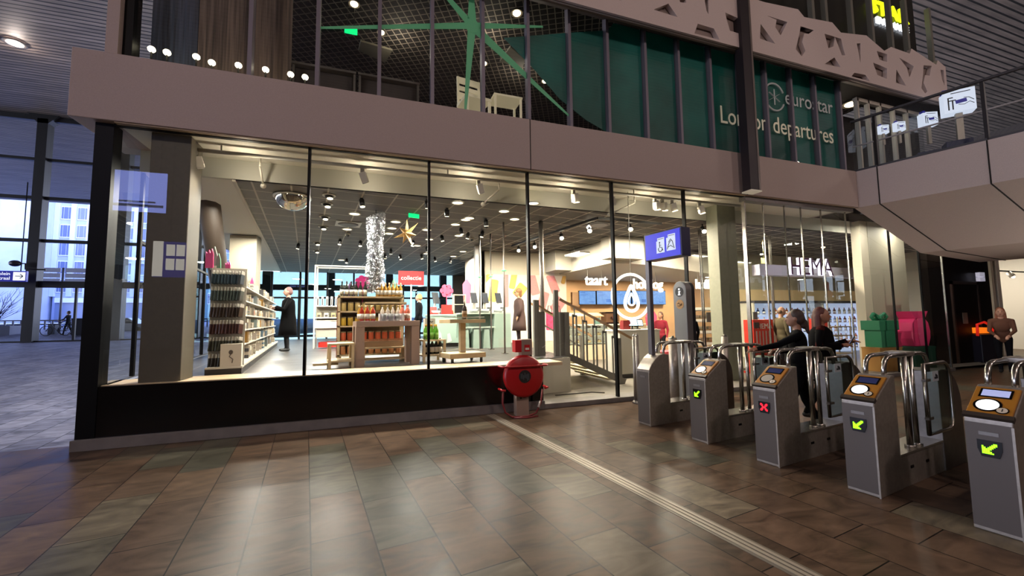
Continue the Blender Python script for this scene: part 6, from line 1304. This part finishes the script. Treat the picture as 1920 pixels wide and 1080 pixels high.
# ------------------------------------------------------------------ dark wall with door and the shop far right
dw = M('dark_gloss_wall','#130e0b',.3,spec=.1)
struct('wall_dark', B().box(15.85,19.1,.55,.75,0,4.4), dw, 'dark glossy wall with a door right of the display window', 'wall')
w = struct('door_5', B().box(16.95,18.25,.52,.56,.02,2.5), M('dark_door','#19120f',.5,spec=.1), 'dark door in the glossy wall on the right', 'door'); struct('door_frame', B().box(16.88,16.95,.50,.57,.0,2.6).box(18.25,18.32,.50,.57,0,2.6).box(16.88,18.32,.50,.57,2.5,2.6), M('dark_frame','#3a2a22',.3), '', parent=w)
solo('paper_notice', B().box(-.13,.13,-.004,.004,-.17,.17), M('paper','#8f8478',.6), 'white paper notice on the dark door', 'notice', (17.45,.512,1.45))
solo('flag_sign', B().box(-.14,.14,-.05,.05,.0,.14).box(-.14,.14,-.05,.05,-.14,-.01), M('flag_white','#d8d4e0',.5,em='#d8d4e8',es=.4), 'small white and blue sign at the right edge of the dark door', 'sign', (18.35,.45,2.75))
struct('wall_shop_right_end', B().box(27.,27.2,.8,9,0,5.2), M('bright_wall','#d0c8b8',.6), 'bright end wall of the shop on the far right', 'wall'); struct('wall_shop_right_back', B().box(18.,33,9,9.2,0,5.2), M('bright_wall','#d0c8b8',.6), 'bright rear wall of the shop on the far right', 'wall'); struct('ceiling_shop_right', B().box(18.,33,.8,9.2,4.5,4.7), M('bright_ceiling','#b8b2a6',.6), 'pale ceiling of the shop on the far right', 'ceiling')
struct('wall_shop_right_side', B().box(20.1,20.3,.75,9.2,0,4.6), M('bright_wall'), 'side wall of the shop on the far right', 'wall')
struct('wall_shop_right_top', B().box(18.,33,.6,.8,4.0,5.4), M('over_shop_dark','#2a2320',.6), 'dark strip above the shop on the far right', 'wall')
t = thing('track_rail', 'dark track rail with white spots under the ceiling of the far right shop', 'track light', (23.,2.2,on(1895,510,1,2.2).z)); part('rail', B().box(-2.5,4.5,-.03,.03,0,.05), black, t)
for x in (-.4,.6,1.8): part('spot', B().cyl((x,0,-.02),(x+.05,-.1,-.2),.08,10,.1), white, t); part('lens', B().ball((x+.05,-.11,-.21),(.08,.05,.06)), M('lamp_glow_small'), t)
p = on(1910,632,1,-.2); q = on(1908,700,2,0)
person('person with reddish hair leaning forward at the far right edge', (q.x,q.y+.2,0), R(200), 1.72, skin='#b98a74', top='#6a4a3c', legs='#15151a', hair='#8a5238', hairstyle='long', lean=.16, arms=[((.22,.22,1.12),(.40,.12,1.0)),((.22,-.22,1.12),(.40,-.12,1.0))], vox=.013)
q = on(1884,688,2,0); t = thing('red_trolley', 'dark trolley with a bright red frame in front of the far right shop', 'trolley', (q.x+.2,q.y+.6,0), R(-10)); part('body', B().box(-.25,.25,-.25,.25,.1,.95), M('trolley_dark','#1c1c28',.4), t, bevel=.02); part('red_frame', B().tube([(-.3,-.2,.9),(-.28,-.2,1.25),(.0,-.2,1.32),(.3,-.2,1.2),(.3,-.2,.95)],.035,8), M('frame_red','#e0281c',.4,em='#e0281c',es=.5), t); part('basket', B().box(-.2,.22,-.22,.1,.98,1.15), M('basket_orange','#f07a1c',.4,em='#ff7a18',es=.9), t)
for x in (-.2,.2): part('wheel', B().cyl((x,-.2,.06),(x+.04,-.2,.06),.06,12), rubber, t)
# ------------------------------------------------------------------ track rail, spots and lamps in the shop
wsp = M('spot_white','#cfc8b8',.4)
t = thing('window_track', 'white tube rail running along the inside top of the shop windows', 'rail', (-2.7,.35,4.22)); part('rail', B().cyl((0,0,0),(11.0,0,0),.03,10), M('rail_white','#b5ad9a',.4), t); part('bracket', B().cyl((.5,0,0),(.5,0,.11),.012,6).cyl((4,0,0),(4,0,.11),.012,6).cyl((8,0,0),(8,0,.11),.012,6), wsp, t)
spl = M('spot_lens','#fff6e2',.4,em='#ffeecb',es=5.)
def wspot(px, py, lit, lbl):
    p = on(px,py,1,.38); t = thing('window_spotlight', lbl, 'spotlight', (p.x,.38,4.19), R(random.uniform(-25,25)), 'white spotlights along the shop window')
    part('clamp', B().box(-.03,.03,-.03,.03,-.06,.03), wsp, t); part('spot_head', B().ob((.03,-.02,-.15),(.11,.11,.17),(R(12),R(-18),0)), wsp, t, bevel=.008); part('lens', B().ob((.055,-.035,-.245),(.09,.09,.012),(R(12),R(-18),0)), spl if lit else white, t)
for px, lit, lbl in ((368,0,'white window spotlight on the grey beige pillar'),(680,0,'unlit white window spotlight left of the second mullion'),(897,0,'unlit white window spotlight between the second and third mullion'),(1073,1,'lit white window spotlight right of the third mullion'),(1142,0,'white window spotlight left of the fourth mullion'),(1224,1,'lit white window spotlight above the blue lane sign, left of a pair'),(1238,1,'lit white window spotlight above the blue lane sign, right of a pair'),(1256,1,'lit white window spotlight just left of the fifth mullion'),(1307,1,'lit white window spotlight left of the greenish pillar')):
    wspot(px, 300, lit, lbl)
def swing(px0, px1, lbl):
    p = on(px0,300,1,.7); q = on(px1,335,1,.9); t = thing('swing_arm', lbl, 'swing arm', (p.x,.7,4.33)); part('stem', B().cyl((0,0,0),(0,0,-.16),.015,8), wsp, t); part('arm', B().cyl((0,0,-.16),(q.x-p.x,.2,-.42),.018,8), wsp, t); part('knob', B().ball((q.x-p.x,.2,-.42),.045), wsp, t)
swing(488,494,'white swing arm bracket under the soffit of the first window'); swing(935,905,'white swing arm bracket left of the third mullion'); swing(1187,1140,'white swing arm bracket right of the fourth mullion')
def dlamp(px, py, r, lbl, on_=True, cat='downlight'):
    p = on(px,py,2,3.995); t = thing('ceiling_downlight', lbl, 'downlight', (p.x,p.y,3.995), 0, 'round ceiling downlights of the shop'); part('ring', B().lathe([(r*.9,-.002),(r*1.12,-.004),(r*1.12,-.02),(r*.9,-.022)],n=20,cap=False), wsp, t); part('lens', B().cyl((0,0,-.006),(0,0,-.012),r*.9,20), spl if on_ else white, t)
import itertools
ordw = iter(['first','second','third','fourth','fifth','sixth','seventh','eighth','ninth','tenth','eleventh','twelfth','thirteenth','fourteenth','fifteenth','sixteenth','seventeenth','eighteenth','nineteenth','twentieth'])
for px, py in ((665,400),(651,429),(858,379),(730,437),(742,415),(735,427),(880,408),(854,420),(800,430),(860,441),(1000,380),(965,410),(873,411),(782,460),(640,487),(805,448),(868,471),(850,480),(945,395),(800,475)):
    dlamp(px, py, .12, 'round white downlight in the grey shop ceiling, %s in a loose field' % next(ordw))
sdm = M('spot_black','#0d0c0b',.4)
proto = None; ords = ['spotlight with twin heads','black cylinder spotlight']
def cspot(px, py, lbl):
    global proto
    p = on(px,py,2,3.93); loc = (p.x,p.y,3.995)
    if proto is None:
        t = thing('ceiling_spotlight', lbl, 'spotlight', loc, 0, 'black spotlights under the shop ceiling'); part('mount', B().cyl((0,0,0),(0,0,-.03),.03,10), sdm, t); part('spot_head', B().cyl((0,0,-.03),(.02,-.02,-.17),.05,12), sdm, t); part('lens', B().cyl((.02,-.02,-.17),(.021,-.021,-.176),.045,12), spl, t); proto = t
    else: clone(proto, loc, random.uniform(0,6), lbl)
for i, (px, py) in enumerate(((678,378),(801,380),(838,396),(911,415),(638,452),(676,455),(560,460),(733,470),(722,479),(650,488),(750,481),(775,455),(800,466),(828,445),(864,432),(878,440),(905,437),(815,485),(790,480),(845,488))):
    cspot(px, py, 'black cylinder spotlight under the grey shop ceiling, '+['left of the tinsel column top','above the paper star','right of the second mullion top','near the start of the dark ceiling','left above the framed display stand','right above the framed display stand','just left of the first mullion','right of the tinsel column','close behind the tinsel column','over the corner of the framed display stand','below the paper star','behind the paper star tip','left of the second mullion','right of the second mullion','above the self checkout terminals','left above the self checkout terminals','above the mural end post','far behind the paper star','far left of the second mullion','far right of the second mullion'][i])
# four square recessed gimbal lamps in a row near the first mullion
for i, (px, py) in enumerate(((617,366),(613,382),(609,406),(606,425),(595,455),(594,470))):
    p = on(px,py,2,3.995); t = thing('gimbal_downlight', 'tilted gimbal downlight in the row near the first mullion, '+['nearest the bulkhead','second from the bulkhead','third from the bulkhead','fourth from the bulkhead','fifth from the bulkhead','farthest from the bulkhead'][i], 'downlight', (p.x,p.y,3.995), GA, 'gimbal downlights right of the first mullion')
    part('frame', B().lathe([(.09,0),(.12,-.004),(.12,-.015),(.09,-.012)],n=18,cap=False), wsp, t); part('gimbal', B().ball((0,0,-.03),(.07,.07,.05)), sdm, t); part('lens', B().ball((.015,-.02,-.07),(.055,.05,.022)), spl, t)
# air diffuser
p = on(653,420,2,3.995); t = thing('air_diffuser', 'round grey swirl air diffuser in a square ceiling tile', 'air diffuser', (p.x,p.y,3.995), GA); part('plate', B().box(-.29,.29,-.29,.29,-.012,0), wsp, t); part('swirl', B().lathe([(.24,-.013),(.2,-.03),(.05,-.016),(0,-.014)],n=28), M('swirl_dark','#4a4640',.5), t)
p = on(1123,421,2,3.995); t = thing('air_diffuser', 'round pale swirl air diffuser in the nearly black ceiling', 'air diffuser', (p.x,p.y,3.995), GA); part('plate', B().box(-.29,.29,-.29,.29,-.012,0), M('diffuser_grey','#6f6e70',.5), t); part('swirl', B().lathe([(.24,-.013),(.2,-.03),(.05,-.016),(0,-.014)],n=28), M('swirl_grey','#8d8d92',.5), t)
# black track with spots above the food corner
pts = [on(960,461,2,3.9), on(1120,409,2,3.9), on(1240,420,2,3.9)]
t = thing('black_track', 'angled black track rail under the nearly black ceiling', 'track light', pts[1]); q = [p-pts[1] for p in pts]; part('rail', B().bar(q[0],q[1],.05,.06), sdm, t); part('rail', B().bar(q[1],q[2],.05,.06), sdm, t)
for i, (px, py) in enumerate(((972,465),(990,464),(1002,458),(1052,441),(1104,427),(1180,424),(1317,428))):
    p = on(px,py,2,3.86); t = thing('track_spotlight', 'black track spotlight in the food corner, '+['far left end of the track','second from the far left end','third from the far left end','alone in the middle of the track','at the bend of the track','on the short arm of the track','beside the greenish pillar'][i], 'spotlight', p, R(30), 'track spotlights in the food corner')
    part('yoke', B().cyl((0,0,.11),(0,0,0),.014,6), sdm, t); part('spot_head', B().cyl((.03,.02,.02),(-.05,-.05,-.09),.05,12), sdm, t); part('lens', B().ball((-.056,-.056,-.10),(.055,.055,.05)), M('track_lens','#fff8ea',.4,em='#fff2d8',es=9.), t)
# camera domes
for px, py, lbl in ((912,421,'above the mural end post'),(885,446,'right of the third downlight row'),(1231,373,'under the bulkhead above the lane sign'),(652,437,'near the round air diffuser')):
    zz = 3.995 if py > 380 else 4.33; p = on(px,py,2,zz); t = thing('camera_dome', 'small white dome camera '+lbl, 'camera', (p.x,p.y,zz)); part('base', B().cyl((0,0,0),(0,0,-.05),.065,16), white, t); part('dome', B().ball((0,0,-.06),(.045,.045,.04)), blackgloss, t)
# ------------------------------------------------------------------ light
warm = (1.0,.86,.68); neut = (1.,.93,.82)
# shop: recessed lamps in the ceilings
for x in (-2.2,-.2,1.8):
    for y in (2.2,5.2,8.6,12.): lamp('AREA','shop_ceiling_lamp',(x-.13*y,y,3.93),210,neut,.5)
for x,y in ((3.3,4.6),(3.2,8.5)): lamp('AREA','shop_ceiling_lamp',(x,y,3.93),210,neut,.5)
for x,y in ((5.2,2.2),(7.2,2.2),(9.6,2.6),(11.8,2.6),(5.4,4.6)): lamp('AREA','entrance_ceiling_lamp',(x,y,3.93),260,warm,.4)
for x in (8.,10.4,13.,17.): lamp('AREA','food_ceiling_lamp',(x,7.6,3.2),110,warm,.4)
for x in (13.,14.7): lamp('AREA','display_lamp',(x,.45,4.2),30,neut,.2)
# window spots shining out and onto the ledge
for x in (-2.35,1.2,3.6,5.6,6.9):
    o = lamp('SPOT','window_spot_light',(x,.4,4.05),130,warm,.05,angle=75,blend=.6); aim(o,(x+.4,-2.6 if x > 0 else -1.,.0))
for x in (-1.4,.2,2.,):
    o = lamp('SPOT','window_spot_light',(x,.45,4.05),120,neut,.05,angle=80,blend=.6); aim(o,(x,1.4,.8))
o = lamp('SPOT','pillar_spot_light',(-1.75,.2,4.15),70,warm,.03,angle=52,blend=.3); aim(o,(-2.62,.2,2.3))
for x in (-1.9,-.1,1.7,3.75,5.7,7.1): lamp('POINT','window_spot_glow',(x,.45,4.0),9,warm,.04)  # points added to brighten the soffit, separate from the spot heads
p = on(1543,459,1,2.9); o = lamp('SPOT','warm_spot_light',p,700,warm,.06,angle=110,blend=.5); aim(o,(13.,-4.,2.6))
o = lamp('SPOT','bridge_uplight',(14.6,-4.2,.25),260,(1.,.86,.74),.06,angle=100,blend=.7); aim(o,(13.6,-1.2,3.6))  # unseen spot added to brighten the underside of the footbridge
# right shop
for x in (21.5,24.5): lamp('AREA','far_shop_lamp',(x,3.,4.4),200,neut,.6)
# upper floor lamps
for p in ((2.6,2.2,8.2),(3.9,3.4,8.2),(.6,3.,8.2)): lamp('POINT','upper_lamp',p,16,warm,.08)
lamp('POINT','upper_chair_lamp',(1.8,1.3,7.2),6,warm,.06); lamp('POINT','bridge_door_lamp',(12.5,1.0,7.3),25,warm,.1)
lamp('POINT','top_lamp',(13.0,1.2,10.5),16,(.9,1.,.65),.15)
# hall lamps, high under the timber ceiling behind and beside the viewer
for x, y, e in ((-7,-13,1150),(4,-14,1450),(14,-13,950),(24,-10,700)):
    lamp('POINT','hall_lamp',(x,y,10.5),e,(1.,.80,.74),.5)
p = on(28,80,2,15.45); t = thing('hall_ceiling_lamp', 'glowing round lamp in the slatted ceiling at the far left', 'lamp', p); part('lens', B().lathe([(0,-.06),(.30,-.05),(.34,0)],n=20), M('hall_lamp_glow','#ffe8e0',.4,em='#ffdcd0',es=7.), t); part('ring', B().lathe([(.34,0),(.42,-.01),(.42,-.05),(.34,-.05)],n=20), M('lamp_ring'), t)
lamp('POINT','hall_lamp',(p.x,p.y,15.1),120,(1.,.85,.75),.2)
# unseen fill light added low on the left behind the viewer
for x, y, e in ((-16,-14,160),): lamp('POINT','hall_shopfront_lamp',(x,y,3.),e,(1.,.84,.72),.3)
# departure board and blue way sign hanging behind the viewer; they show as reflections in the first window
def mirrored(px, py, y): p = on(px,py,1,y); return Vector((p.x,.06-y,p.z))
q0, q1 = mirrored(203,315,8.6), mirrored(313,402,8.6)
t = thing('departure_board', 'pale blue departure board seen as a reflection in the first shop window', 'display board', ((q0.x+q1.x)/2,q0.y,q1.z)); w_ = abs(q1.x-q0.x)/2; h_ = q0.z-q1.z
part('housing', B().box(-w_,w_,-.12,0,0,h_), black, t); part('screen', B().box(-w_+.03,w_-.03,0,.01,.03,h_-.03), M('board_glow','#202540',.4,em='#8c9cf4',es=9.), t); part('hanger', B().cyl((-w_*.7,-.06,h_),(-w_*.7,-.06,15.5-q1.z),.03,6).cyl((w_*.7,-.06,h_),(w_*.7,-.06,15.5-q1.z),.03,6), black, t); part('text_band', B().box(-w_+.05,w_-.1,.01,.015,h_*.14,h_*.2).box(-w_+.3,w_-.3,.01,.015,h_*.24,h_*.28), M('board_dark','#20284a',.4,em='#4a5890',es=2.5), t)
q0, q1 = mirrored(288,452,8.6), mirrored(345,520,8.6)
t = thing('platform_sign', 'blue and white platform sign seen as a reflection on the pillar behind the first window', 'sign', ((q0.x+q1.x)/2,q0.y,q1.z)); w_ = abs(q1.x-q0.x)/2; h_ = q0.z-q1.z
part('sign_panel', B().box(-w_,w_,-.1,0,0,h_), M('platform_blue','#10147a',.4,em='#2a30b8',es=2.2), t); b = B()
for i in range(2):
    for k in range(2): b.box(-w_+.34+i*.26,-w_+.56+i*.26,0,.012,h_*.2+k*h_*.4,h_*.52+k*h_*.4)
part('hanger', B().cyl((0,-.05,h_),(0,-.05,15.5-q1.z),.03,6), black, t); part('white_tiles', b.box(-w_,-w_+.26,0,.012,.02,h_), M('platform_white','#888888',.4,em='#fff8ea',es=5.), t)
# dusk sky
w = bpy.data.worlds.new('sky'); SC.world = w; w.use_nodes = True; N = w.node_tree.nodes; L = w.node_tree.links
bg = N['Background']; tc = N.new('ShaderNodeTexCoord'); sp = N.new('ShaderNodeSeparateXYZ'); L.new(tc.outputs['Generated'], sp.inputs[0])
r = N.new('ShaderNodeValToRGB'); e = r.color_ramp.elements; e[0].position = .0; e[0].color = (*srgb('#e6eaff'),1); e[1].position = .6; e[1].color = (*srgb('#86a8f0'),1); k = e.new(.2); k.color = (*srgb('#ccd8ff'),1)
L.new(sp.outputs['Z'], r.inputs['Fac']); L.new(r.outputs['Color'], bg.inputs['Color']); bg.inputs['Strength'].default_value = 8.0
vs = SC.view_settings; vs.view_transform = 'Standard'; vs.look = 'None'; vs.exposure = 0.; vs.gamma = 1.
cy = SC.cycles; cy.use_denoising = True; cy.max_bounces = 8; cy.diffuse_bounces = 3; cy.glossy_bounces = 4; cy.transmission_bounces = 4; cy.transparent_max_bounces = 24; cy.sample_clamp_indirect = 4.; cy.caustics_reflective = False; cy.caustics_refractive = False
cy.use_adaptive_sampling = True
